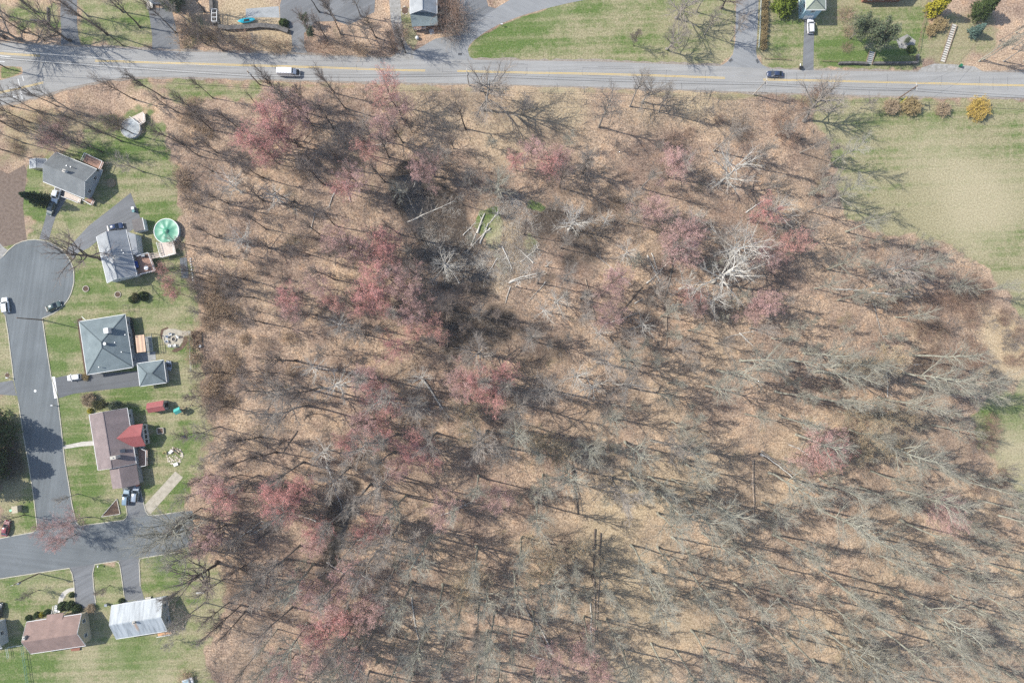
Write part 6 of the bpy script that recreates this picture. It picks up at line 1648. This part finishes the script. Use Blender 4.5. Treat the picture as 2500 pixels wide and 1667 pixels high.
# red budded maples, by crown
for x, y, h, i, lk in ((662,300,17,1,'brilliant crimson'),(700,330,14,0,'crimson'),(610,350,13,1,'crimson'),(650,375,13,0,'crimson'),(735,275,14,2,'pale rose'),(690,255,14,2,'pale rose'),(948,225,15,4,'orange rose'),(975,270,13,2,'dull rose'),(935,320,13,2,'purple rose'),(905,370,12,4,'rusty rose'),(860,440,14,2,'rosy'),(840,455,11,0,'rosy red'),(1035,420,13,2,'purple rose'),(1050,400,10,2,'purple rose'),(925,590,14,0,'crimson'),(945,615,12,1,'crimson'),(920,660,14,1,'crimson'),(905,705,14,0,'crimson'),(930,740,12,0,'red'),(960,690,14,2,'dusky rose'),(1000,690,14,2,'dusky rose'),(1010,760,14,2,'rosy'),(1055,800,12,4,'orange red'),(1010,815,10,4,'orange red'),(890,745,11,0,'red'),(960,850,12,1,'red'),(895,920,13,2,'purple rose'),(920,960,14,0,'rosy red'),(940,985,13,1,'rosy red'),(890,1030,13,2,'dusky rose'),(930,1060,13,0,'red'),(860,1080,12,0,'red'),(1175,935,16,1,'brilliant crimson'),(1205,960,14,0,'red'),(1125,930,15,2,'purple rose'),(1230,920,13,0,'rosy'),(1010,1100,14,1,'bright pink'),(1045,1120,12,0,'rosy'),(970,1140,12,2,'pale rose'),(705,1215,15,1,'deep crimson'),(665,1205,13,0,'deep crimson'),(680,1240,14,1,'deep crimson'),(740,1195,12,0,'crimson'),(700,1260,10,0,'red'),(545,1215,14,0,'rosy'),(530,1180,14,2,'dusky rose'),(510,1305,14,2,'dusky red'),(905,1295,13,1,'bright red'),(930,1280,12,2,'rosy'),(780,1300,12,0,'dusky red'),(770,1330,11,2,'dusky red'),(800,1480,15,2,'rosy'),(830,1510,14,0,'rosy'),(790,1540,14,0,'red'),(750,1440,14,2,'dusky rose'),(900,1480,15,2,'pale rose'),(850,1400,14,3,'pale rose'),(690,1640,14,2,'rosy'),(860,1610,15,2,'pale rose'),(760,1600,14,3,'pale rose'),(1420,1580,14,2,'pale pink'),(1340,1610,14,3,'pale pink'),(1460,1640,12,2,'pale pink'),
    (1345,400,12,0,'rosy'),(1370,385,10,2,'rosy'),(1300,365,10,2,'rosy'),(1650,410,13,2,'purple rose'),(1640,385,10,2,'rosy'),(1590,515,14,2,'purple rose'),(1655,580,17,2,'big rosy'),(1660,615,15,2,'big rosy'),(1690,570,12,2,'rosy'),(1865,525,13,0,'red'),(1930,590,14,4,'bright rosy'),(1865,625,14,3,'faint rosy'),(1500,690,14,2,'purple grey'),(1680,730,11,4,'orange rose'),(1700,745,10,2,'rosy'),(1870,740,13,2,'rosy'),(1840,760,12,2,'rosy'),(2000,1085,17,2,'large pink'),(2020,1110,15,0,'large pink'),(1980,1120,13,2,'pink'),(2300,1235,13,3,'dusky rose'),(2310,1265,12,3,'dusky rose'),(1480,770,13,3,'dusky rose'),(1220,1215,13,3,'pale rose'),(1260,400,9,0,'red'),(705,735,12,0,'red'),(720,765,11,2,'rosy'),(820,735,10,4,'orange rose'),(860,610,13,2,'dusky rose'),(820,580,13,2,'dusky rose'),(780,700,12,3,'dusky rose'),(1080,1250,14,3,'pale rose'),(410,690,9,4,'orange red'),(425,715,8,0,'red'),(400,660,7,4,'orange red'),(140,325,12,2,'dusky rose'),(120,345,11,3,'dusky rose'),(145,1320,11,2,'pale rose'),(110,1290,10,3,'pale rose')):
    TC(('maple', i), x, y, h, lk)
# trees that still hold tan leaves
for x, y, h, i in ((2150,1010,15,0),(2200,1020,14,1),(2120,1060,15,1),(2180,1090,15,0),(2100,1110,12,1),(2080,1010,12,0),(2170,880,16,1),(2120,900,15,0),(2080,890,15,1),(1330,1090,16,0),(1370,1110,15,1),(1300,1070,14,1),(1140,1010,13,0),(1150,1060,14,1),(1300,1330,15,0),(1350,1360,15,1),(1320,1400,14,0),(1420,1340,14,1),(1130,1440,15,0),(1160,1400,13,1),(2150,1620,14,0),(2080,1610,14,1)):
    TC(('beech', i), x, y, h, 'speckled')
# evergreens and garden shrubs
def S(key, x, y, h, name, label, cat='shrub', rz=None, f=0.0):
    p = P(x, y, h * f); p.z = 0
    H, tm, cm, tn, cn = PROTO[key]
    r = empty(name, (p.x, p.y, ground_z(p.x, p.y)), rnd.uniform(0, 6.28) if rz is None else rz, label, cat, None, h / H)
    link(tn, tm, r); link(cn, cm, r); return r
S(('spruce', 0), 108, 492, 10, 'spruce_tree', 'dark spruce beside the shaded drive of the skewed grey house', 'tree')
S(('lime', 0), 1908, 22, 9, 'evergreen_tree', 'yellow green evergreen left of the blue house', 'tree')
S(('pine', 0), 2112, 118, 13, 'pine_tree', 'broad grey green pine above the retaining wall', 'tree'); S(('pine', 0), 2075, 95, 11, 'pine_tree', 'lighter left half of the grey green pine pair above the wall', 'tree')
S(('blue', 0), 2372, 84, 6, 'spruce_tree', 'pale blue spruce beside the long stone steps', 'tree'); S(('ever', 0), 2385, 34, 9, 'evergreen_tree', 'dark evergreen above the blue spruce', 'tree')
S(('golden', 0), 2272, 30, 11, 'conifer_tree', 'golden topped conifer leaning out over the upper edge', 'tree')
S(('ever', 0), 4, 1048, 17, 'evergreen_tree', 'huge dark evergreen shading the street from the left edge', 'tree'); S(('ever', 0), -4, 1122, 15, 'evergreen_tree', 'second dark evergreen lower on the left edge', 'tree'); S(('ever', 0), -40, 1175, 15, 'evergreen_tree', 'dark evergreen behind the others at the left edge', 'tree')
S(('yew', 0), 262, 985, 5.0, 'yew_shrub', 'bronze green yew above the mauve roofed house'); S(('greybush', 0), 298, 985, 4.5, 'grey_shrub', 'soft grey green bush right of the bronze yew'); S(('straw', 0), 222, 975, 2.0, 'bush', 'low dry bush left of the bronze yew')
S(('yellowbush', 0), 222, 1003, 1.0, 'bush', 'tiny bright yellow bush at the mauve roof corner')
S(('yew', 0), 340, 727, 3.0, 'evergreen_shrub', 'low green evergreen hedge clump under the orange maple'); S(('boxbush', 0), 352, 724, 2.0, 'evergreen_shrub', 'dark right end of the evergreen clump under the orange maple'); S(('boxbush', 0), 326, 731, 1.6, 'evergreen_shrub', 'bright left end of the evergreen clump on the lawn')
for x, y, lb in ((72,1507,'left'),(92,1500,'second from left'),(117,1493,'third from left')): S(('boxbush', 0), x, y, 1.3, 'clipped_bush', f'round clipped bush, {lb} in front of the red brown house')
for x, y, lb in ((155,1478,'nearest the porch'),(175,1476,'in the middle'),(190,1484,'nearest the drive')): S(('boxbush', 0), x, y, 1.9, 'clipped_bush', f'dark clipped evergreen right of the porch, {lb}')
S(('boxbush', 0), 177, 1451, 1.1, 'clipped_bush', 'small bluish bush where the curved path meets the drive'); S(('boxbush', 0), 298, 1466, 1.2, 'clipped_bush', 'dark bush at the corner of the metal roofed house'); S(('yellowbush', 0), 103, 1499, .9, 'bush', 'yellow flowering bush in the row before the red brown house')
S(('straw', 0), 225, 1483, 1.3, 'bush', 'dry bush at the right corner of the red brown house drive'); S(('gold', 0), 212, 921, 1.0, 'bush', 'low dry plants at the drive corner of the hip roofed house'); S(('brush', 1), 192, 788, 1.2, 'bush', 'dry pale bush at the top left corner of the hip roofed house')
S(('boxbush', 0), 694, 60, 2.0, 'bush', 'dark round bush at the end of the curved earth bank'); S(('pine', 0), 752, 60, 5, 'evergreen_shrub', 'green evergreen right of the drive mouth'); S(('pine', 0), 765, 90, 5, 'evergreen_shrub', 'thin olive evergreen below the green one by the drive'); S(('pine', 0), 445, 35, 9, 'evergreen_tree', 'dark green pine in the shade at the upper left', 'tree'); S(('ever', 0), 430, 10, 8, 'evergreen_tree', 'deep green evergreen at the upper left edge', 'tree')
S(('forsythia', 0), 2381, 270, 2.9, 'forsythia_bush', 'bright yellow forsythia bush on the field verge'); S(('gold', 0), 2220, 265, 2.7, 'bush', 'golden straw bush right of the brown pole'); S(('straw', 0), 2172, 265, 2.2, 'bush', 'tan bush left of the golden straw bush'); S(('straw', 0), 2298, 270, 2.0, 'bush', 'small tan bush between the golden bush and the forsythia')
S(('gold', 0), 2290, 64, 2.2, 'bush', 'golden brown shrub left of the stone steps'); S(('gold', 0), 2270, 78, 1.6, 'bush', 'olive shrub below the golden brown one'); S(('brush', 2), 2060, 40, 2.6, 'bush', 'brown bare bush between the blue house and the pine'); S(('brush', 2), 2070, 80, 2.0, 'bush', 'low brown bush at the left foot of the pine'); S(('brush', 2), 2065, 118, 1.7, 'bush', 'small russet bush above the retaining wall end')
S(('greybush', 0), 2210, 105, 2.4, 'bush', 'pale grey bush on the paved patch right of the pine'); S(('boxbush', 0), 2222, 122, 1.6, 'bush', 'green bush inside the bend of the retaining wall')
for i in range(9): 
    x, y = 1866 - i * .35, 5 + i * 14
    p = P(x, y); r = empty('hedge_section', (p.x, p.y, 0), i * .9, None, None, None, .95); H_, tm, cm, tn, cn = PROTO[('gold', 0)]; link(tn, tm, r); link(cn, cm, r); r.scale = (.42, .42, .55)
    tag(r, 'section of the straight straw brown hedge beside the lane', 'hedge', 'sections of the lane hedge')
for i, (x, y, k, h) in enumerate(((1100,40,2,5.0),(1112,52,1,5.5),(1095,62,2,5.0),(1118,70,1,4.5),(1100,78,1,4.5),(1085,20,2,4.5))):
    S(('brush', k), x, y, h, 'bare_bush', f'{("tall grey", "spreading pale", "arching grey", "pale", "low pale", "upright grey")[i]} bare bush beside the grey metal roofed house, {ORD[i]} from its roof')
for i, (x, y) in enumerate(((520,95),(560,110),(600,108),(650,105),(690,118),(540,60),(500,90),(470,70),(455,95),(750,112),(790,122),(830,118),(880,125),(930,128),(975,90),(968,118))):
    plant(('brush', i % 4), P(x, y), 2.6 + (i % 3) * .5, 'bare_bush', 'brown tangled', 'bush', 'shrub', 'brown bushes and brambles')

# --- the rest of the wood, spaced by chance
WOOD_W = px_w(WOODS)
def inside(p, poly):
    c = False; n = len(poly)
    for i in range(n):
        (x0, y0), (x1, y1) = poly[i], poly[(i + 1) % n]
        if (y0 > p.y) != (y1 > p.y) and p.x < (x1 - x0) * (p.y - y0) / (y1 - y0) + x0: c = not c
    return c
VOID = [(1180,580,95),(1040,510,60),(1100,590,60),(1180,650,50),(830,1310,35),(1250,350,110),(1330,300,100),(1080,280,60),(2440,830,80),(1700,250,70),(1600,260,50),(1230,520,70)]
THIN = [(1500,1280,110,.6),(1550,450,260,.35),(2350,800,140,.9),(530,830,75,.85),(1780,250,120,.7),(1930,380,80,.5),(900,230,120,.7)]
def ok_tree(x, y):
    for a, b, r in VOID:
        if (x - a) ** 2 + (y - b) ** 2 < r * r: return False
    for a, b, r, q in THIN:
        if (x - a) ** 2 + (y - b) ** 2 < r * r and rnd.random() < q: return False
    return True
def scatter(n, dmin, x0, x1, y0, y1, seeds, test):
    """scattered base points; seeds are points to keep clear of"""
    pts = [P(*s) for s in seeds]; out = []; tries = 0
    while len(out) < n and tries < n * 60:
        tries += 1
        x, y = rnd.uniform(x0, x1), rnd.uniform(y0, y1); p = P(x, y)
        if not inside(p, WOOD_W) or not test(x, y): continue
        if any((p.x - q.x) ** 2 + (p.y - q.y) ** 2 < dmin * dmin for q in pts): continue
        pts.append(p); out.append((x, y, p))
    return out
EAST = lambda x, y: (x - 1250) * .8 + (y - 900) * .9
n_fill = 0
for x, y, p in scatter(290, 5.0, 430, 2520, 225, 1690, FIX, ok_tree):
    e = EAST(x, y) + rnd.uniform(-260, 260)
    tone = 'lichen' if e > 230 else ('grey' if e > -330 else 'brown')
    h = rnd.uniform(15, 22) if y < 850 or x < 700 else rnd.uniform(23, 33)
    if x > 2250 and y > 950: h *= .8
    if x < 620: h *= .85
    look = {'lichen': ('tall', 'slender'), 'grey': ('tall grey', 'slender grey'), 'brown': ('dark brown', 'slender dark')}[tone][0 if h > 21 or rnd.random() < .3 else 1]
    plant((tone, rnd.randrange(4)), p, h, 'pale_barked_tree' if tone == 'lichen' else 'bare_tree', look, 'pale barked tree' if tone == 'lichen' else 'bare tree', 'tree', G2 if tone == 'lichen' else G1); n_fill += 1
for x, y, p in scatter(285, 2.6, 430, 2520, 225, 1690, FIX, ok_tree):
    e = EAST(x, y) + rnd.uniform(-260, 260); i = 2 if e > 200 else (1 if e > -250 else 0)
    plant(('sapling', i), p, rnd.uniform(6, 12.5), 'sapling', ('thin dark', 'thin grey', 'thin pale')[i], 'sapling', 'tree', 'bare saplings')
# brush: margins, ditch, bramble
BR = []
for x, y, rx, ry, n, ks in ((525,820,60,130,46,(0,3,0)),(520,720,40,60,12,(0,3)),(520,960,45,60,14,(0,3)),(2330,800,95,95,44,(2,2,3)),(2250,760,70,50,14,(2,3)),(2290,900,60,50,14,(2,3)),(2230,640,40,40,5,(2,1)),(2380,720,40,50,10,(2,)),(2450,850,60,70,22,(1,2,1)),(2470,790,40,30,8,(2,1)),(2420,930,30,20,6,(1,)),(1050,480,70,60,10,(1,)),(1130,770,70,50,10,(1,3)),(1450,560,70,50,10,(1,)),(480,290,45,60,14,(0,3)),(200,290,130,30,16,(3,1)),(120,310,90,40,12,(3,1)),(770,400,120,25,12,(1,1,3)),(1380,470,160,90,26,(1,3,1)),(1600,500,130,90,18,(1,3)),(1930,300,60,50,10,(1,2)),(1990,240,40,20,5,(2,)),(1300,850,120,70,14,(1,3)),(2380,1040,40,80,12,(2,1)),(2420,1180,50,50,10,(2,1)),(640,640,140,120,14,(3,1)),(640,900,120,100,14,(3,0)),(650,1400,150,120,12,(3,1)),(900,1150,60,60,8,(1,3)),(1080,430,80,50,10,(1,)),(1750,320,150,40,14,(1,2)),(470,440,25,70,8,(0,3)),(1700,800,250,100,10,(1,)),(60,360,60,20,6,(3,)),(450,1660,20,6,1,(0,))):
    for i in range(max(1, int(n * .62))):
        a, q = rnd.uniform(0, 6.28), math.sqrt(rnd.random()); BR.append((x + rx * q * math.cos(a), y + ry * q * math.sin(a), ks[i % len(ks)]))
tone_b = ('leafy brown', 'grey stemmed', 'russet', 'dark brown')
for x, y, k in BR:
    if k != 2 and (x < 440 and y > 385): continue
    p = P(x, y)
    plant(('brush', k), p, rnd.uniform(1.5, 3.2), 'brush_clump', tone_b[k], 'brush clump', 'shrub', 'brown bushes and brambles')
label_all()

# --- fallen trunks
LOGS = [((1580,623),(1613,692),.28,'white'),((1590,618),(1606,664),.2,'white'),((1648,628),(1615,739),.26,'grey'),((1627,725),(1629,843),.34,'log'),((1568,701),(1516,765),.24,'brown'),((1540,694),(1455,623),.12,'white'),((1488,824),(1563,918),.26,'brown'),((1693,706),(1728,786),.2,'grey'),((1549,741),(1570,730),.24,'white'),((1804,812),(1837,843),.24,'white'),
        ((1089,722),(1092,847),.26,'log'),((1429,682),(1457,791),.22,'log'),((1226,602),(1250,659),.24,'white'),((1245,687),(1330,664),.24,'white'),((1246,700),(1236,740),.2,'white'),((1034,928),(1096,1020),.36,'white'),((898,1105),(981,1164),.2,'white'),((726,1051),(691,1112),.2,'brown'),((995,542),(1108,490),.26,'white'),((798,1372),(838,1399),.26,'white'),
        ((678,1272),(622,1322),.45,'brown'),((1837,1122),(1836,1275),.42,'log'),((1851,1105),(2000,1209),.36,'brown'),((1858,1100),(2010,1195),.24,'grey'),((1453,1290),(1446,1420),.30,'brown'),((1449,1410),(1452,1565),.28,'log'),((1466,1300),(1458,1440),.26,'brown'),((1461,1425),(1457,1570),.26,'log'),((1441,1470),(1440,1565),.24,'white'),((1276,1469),(1345,1603),.32,'grey'),((1294,1599),(1355,1620),.24,'white'),((822,460),(804,507),.22,'white'),((848,463),(856,493),.26,'white'),((882,358),(957,354),.2,'white'),
        ((1820,520),(1863,488),.24,'white'),((1165,570),(1180,520),.34,'white'),((1150,600),(1166,560),.22,'white'),((1172,595),(1192,545),.26,'white'),((1005,1455),(1027,1575),.24,'white'),((1030,1505),(1050,1560),.18,'brown'),((1395,1140),(1405,1255),.42,'brown'),((760,560),(770,520),.15,'white'),((1640,745),(1690,738),.22,'white'),((1700,738),(1724,732),.22,'white'),((2040,706),(2110,704),.24,'white'),((2160,718),(2250,722),.2,'white'),((660,975),(690,935),.12,'white'),((646,1010),(690,950),.12,'white'),((2165,885),(2167,970),.26,'white'),((2130,740),(2160,830),.22,'grey'),((1770,825),(1860,800),.14,'white'),((875,960),(905,820),.0,'white'),((560,1330),(640,1270),.2,'white'),((1520,735),(1560,760),.15,'brown'),((1925,1085),(1990,1120),.2,'white'),((2230,890),(2280,892),.2,'white'),((1270,640),(1310,600),.16,'white'),((1215,630),(1180,690),.14,'white'),((1130,575),(1160,540),.18,'white')]
lrnd = random.Random(21)
n_log = {}
def plog(a, b, r, tone):
    pa, pb = P(*a), P(*b); L = (pb - pa).length; z0 = r * .8
    rt = empty('fallen_log', (pa.x, pa.y, ground_z(pa.x, pa.y)), math.atan2(pb.y - pa.y, pb.x - pa.x))
    mb = MB(); pts = [Vector((0, 0, z0))]; n = 6; w = 0
    for i in range(1, n + 1):
        w += lrnd.uniform(-.05, .05) * min(L, 9); x = L * i / n; c = Vector(pa).lerp(pb, i / n)
        pts.append(Vector((x, w * .5, z0 * .8 + ground_z(c.x, c.y) - ground_z(pa.x, pa.y) + .06)))
    mb.path(pts, r * .88, r * .36, 8).build('trunk', BARK[tone], rt)
    if L > 5:
        br = MB()
        for i in range(int(L / 1.2)):
            t = lrnd.uniform(.25, 1.0); q = pts[min(int(t * n), n - 1)].lerp(pts[min(int(t * n) + 1, n)], t * n - int(t * n)); an = lrnd.choice((-1, 1)) * lrnd.uniform(.4, 1.1); ln = lrnd.uniform(.6, 2.6)
            e = q + Vector((math.cos(an) * ln, math.sin(an) * ln, lrnd.uniform(-.1, .9))); br.tube(q, e, r * .25, .02, 4)
            br.tube(q.lerp(e, .6), e + Vector((lrnd.uniform(-.6,.6), lrnd.uniform(-.6,.6), .2)), r * .12, .012, 3)
        br.build('branches', TWIG[tone], rt)
    x, y = (a[0] + b[0]) / 2, (a[1] + b[1]) / 2
    lm = min(LANDMARKS, key=lambda l: (l[1] - x) ** 2 + (l[2] - y) ** 2)
    an = math.degrees(math.atan2(-(y - lm[2]), x - lm[1])) % 360
    size = 'long' if L > 9 else ('short' if L < 5 else 'mid length')
    ky = (size, tone, DIRS[int((an + 22.5) // 45) % 8], lm[0]); k = n_log.get(ky, 0); n_log[ky] = k + 1
    tone_w = {'white': 'bleached', 'grey': 'grey', 'brown': 'dark', 'log': 'brown'}[tone]
    tag(rt, f'{size} {tone_w} fallen trunk {ky[2]} the {lm[0]}' + ('' if k == 0 else f', {ORD[k]}'), 'log', 'fallen trunks on the wood floor')
for a, b, r, tn in LOGS:
    if r > 0: plog(a, b, r, tn)

# --- what nobody could count: low twiggy undergrowth and branch litter on the wood floor
rg = np.random.RandomState(77)
def clump(seed, n):
    r_ = np.random.RandomState(seed); b = np.stack([r_.normal(0, .5, n), r_.normal(0, .5, n), np.full(n, -.05)], 1)
    d = unit(np.stack([r_.normal(0, .55, n), r_.normal(0, .55, n), np.ones(n)], 1)); pts = np.stack([b, b + d * .6, b + unit(d + r_.normal(0, .3, d.shape)) * r_.uniform(.9, 1.7, (n, 1))], 1)
    L = np.ones(n) * 1.2; p2, l2, r2 = sprout(r_, pts, L, np.full(n, .014), 3, .3, 1, 40, 12, .45, 2, .2, .02, .7)
    v1, f1 = tubes(pts, np.full(n, .014), .5, 3, .008); v2, f2 = tubes(p2, r2, .6, 3, .007)
    return np.concatenate([v1, v2]), np.concatenate([f1, f2 + len(v1)])
def litter(seed, n):
    r_ = np.random.RandomState(seed); b = np.stack([r_.normal(0, 1.4, n), r_.normal(0, 1.4, n), r_.uniform(.02, .15, n)], 1)
    a = r_.uniform(0, 6.28, n); L = r_.uniform(.5, 2.8, n); d = np.stack([np.cos(a) * L, np.sin(a) * L, r_.uniform(0, .25, n)], 1)
    return tubes(np.stack([b, b + d * .5 + r_.normal(0, .1, d.shape) * np.array([1, 1, .2]), b + d], 1), r_.uniform(.012, .045, n), .5, 3, .010)
def strew(name, protos, n, m, size, label, cat, test=None):
    Vs, Fs, o, cnt = [], [], 0, 0
    while cnt < n:
        x, y = rg.uniform(430, 2520), rg.uniform(225, 1690); p = P(x, y)
        if not inside(p, WOOD_W) or (test and not test(x, y)): continue
        v, f = protos[rg.randint(len(protos))]; a = rg.uniform(0, 6.28); s = rg.uniform(*size); c, s_ = math.cos(a), math.sin(a)
        w = v @ np.array([[c, s_, 0], [-s_, c, 0], [0, 0, 1]]) * s; w[:, 0] += p.x; w[:, 1] += p.y; w[:, 2] += ground_z(p.x, p.y)
        Vs.append(w); Fs.append(f + o); o += len(w); cnt += 1
    o_ = link(name, mesh_np(name, np.concatenate(Vs), [(np.concatenate(Fs), 0)], [m]))
    tag(o_, label, cat, None, 'stuff')
cl = [clump(s, 9) for s in range(6)]; li = [litter(s + 50, 10) for s in range(6)]
strew('undergrowth', cl, 8500, M['brush_grey'], (.7, 1.7), 'thin twiggy undergrowth over the whole wood floor', 'undergrowth', lambda x, y: rnd.random() < (1.0 if y < 1000 or x < 800 else .45) and (x - 1180) ** 2 + (y - 590) ** 2 > 80 ** 2)
strew('branch_litter', li, 2600, BARK['grey'], (.6, 1.3), 'grey fallen branches littering the wood floor', 'branches')
_ns = None
def near_swamp(x, y): return (((x - 1235) / 85) ** 2 + ((y - 590) / 115) ** 2 < 1 and not (1162 < x < 1222 and 505 < y < 600)) or (((x - 1090) / 90) ** 2 + ((y - 610) / 100) ** 2 < 1 and rnd.random() < .35)
strew('dead_reed_litter', [litter(s + 90, 30) for s in range(5)], 220, BARK['log'], (.4, 1.0), 'pale broken reeds and sticks covering the swamp clearing', 'reeds', near_swamp)
strew('bleached_stick_litter', [litter(s + 120, 30) for s in range(5)], 220, BARK['white'], (.4, 1.0), 'bleached sticks and bark scraps strewn through the swamp clearing', 'sticks', near_swamp)

# --- whole dead trees lying on the ground, crown and all
def fallen(key, a, b, r_, look):
    pa, pb = P(*a), P(*b); H, tm, cm, tn, cn = PROTO[key]; L = (pb - pa).length
    rt = empty('fallen_tree', (pa.x, pa.y, ground_z(pa.x, pa.y) + .25), 0, look, 'tree', 'whole fallen dead trees', L / H)
    rt.rotation_euler = (R(88), 0, math.atan2(pb.y - pa.y, pb.x - pa.x) + math.pi / 2)
    link(tn, tm, rt); link(cn, cm, rt)
for key, a, b, lb in ((('snag', 0), (1195, 560), (1140, 625), 'bleached fallen tree with forked limbs at the left rim of the green moss strip'), (('snag', 1), (1215, 520), (1160, 590), 'pale fallen tree across the top of the green moss strip'),
    (('snag', 2), (1245, 690), (1335, 660), 'long pale fallen tree below the reed covered clearing'), (('snag', 1), (1010, 455), (1025, 400), 'white fallen tree hanging over the upper dark pool'), (('snag', 2), (990, 470), (1020, 520), 'white fallen snag over the middle of the dark pool'),
    (('snag', 0), (1120, 690), (1080, 640), 'pale fallen snag at the lower dark pool'), (('snag', 1), (1300, 640), (1250, 590), 'pale fallen snag lying on the reed litter'), (('snag', 2), (1330, 690), (1290, 745), 'pale fallen snag under the white fan shaped tree'),
    (('snag', 0), (675, 1275), (600, 1318), 'large uprooted dead tree beside the stream bend crimson maple'), (('snag', 1), (770, 1270), (690, 1240), 'white limbed fallen tree right of the uprooted one'), (('snag', 2), (800, 1140), (850, 1245), 'pale fallen tree leaning toward the stream'),
    (('snag', 0), (1580, 690), (1640, 620), 'pale fallen tree at the heart of the fallen log tangle'), (('darksnag', 0), (1600, 720), (1650, 640), 'dark fallen tree crossing the fallen log tangle'), (('snag', 1), (1480, 790), (1560, 765), 'white fallen tree below the fallen log tangle'), (('snag', 2), (1860, 1110), (2000, 1195), 'long fallen tree southeast of the tall upright fallen trunk'),
    (('darksnag', 0), (1395, 1140), (1410, 1260), 'dark twisted fallen tree above the three parallel trunks'), (('snag', 0), (1080, 1255), (1160, 1210), 'pale thin fallen tree in the lower middle wood'), (('snag', 2), (2210, 660), (2280, 690), 'silver fallen tree below the field notch tree'), (('snag', 1), (2130, 715), (2250, 720), 'bleached fallen tree above the russet bramble patch'), (('snag', 0), (1345, 1590), (1280, 1480), 'pale fallen tree by the lower photo edge')):
    fallen(key, a, b, 0, lb)
# --- thin spring haze between the camera and the ground
hm = bpy.data.materials.new('thin_haze'); hm.use_nodes = True
hn = hm.node_tree; hn.nodes.clear()
ho = hn.nodes.new('ShaderNodeOutputMaterial'); hv = hn.nodes.new('ShaderNodeVolumePrincipled')
hv.inputs['Color'].default_value = (0.86, 0.93, 0.97, 1); hv.inputs['Density'].default_value = 0.00010; hv.inputs['Anisotropy'].default_value = 0.0
hn.links.new(hv.outputs[0], ho.inputs['Volume'])
tag(MB().box((0, 0, 99.5), (5600, 5600, 207)).build('haze', hm), kind='stuff')
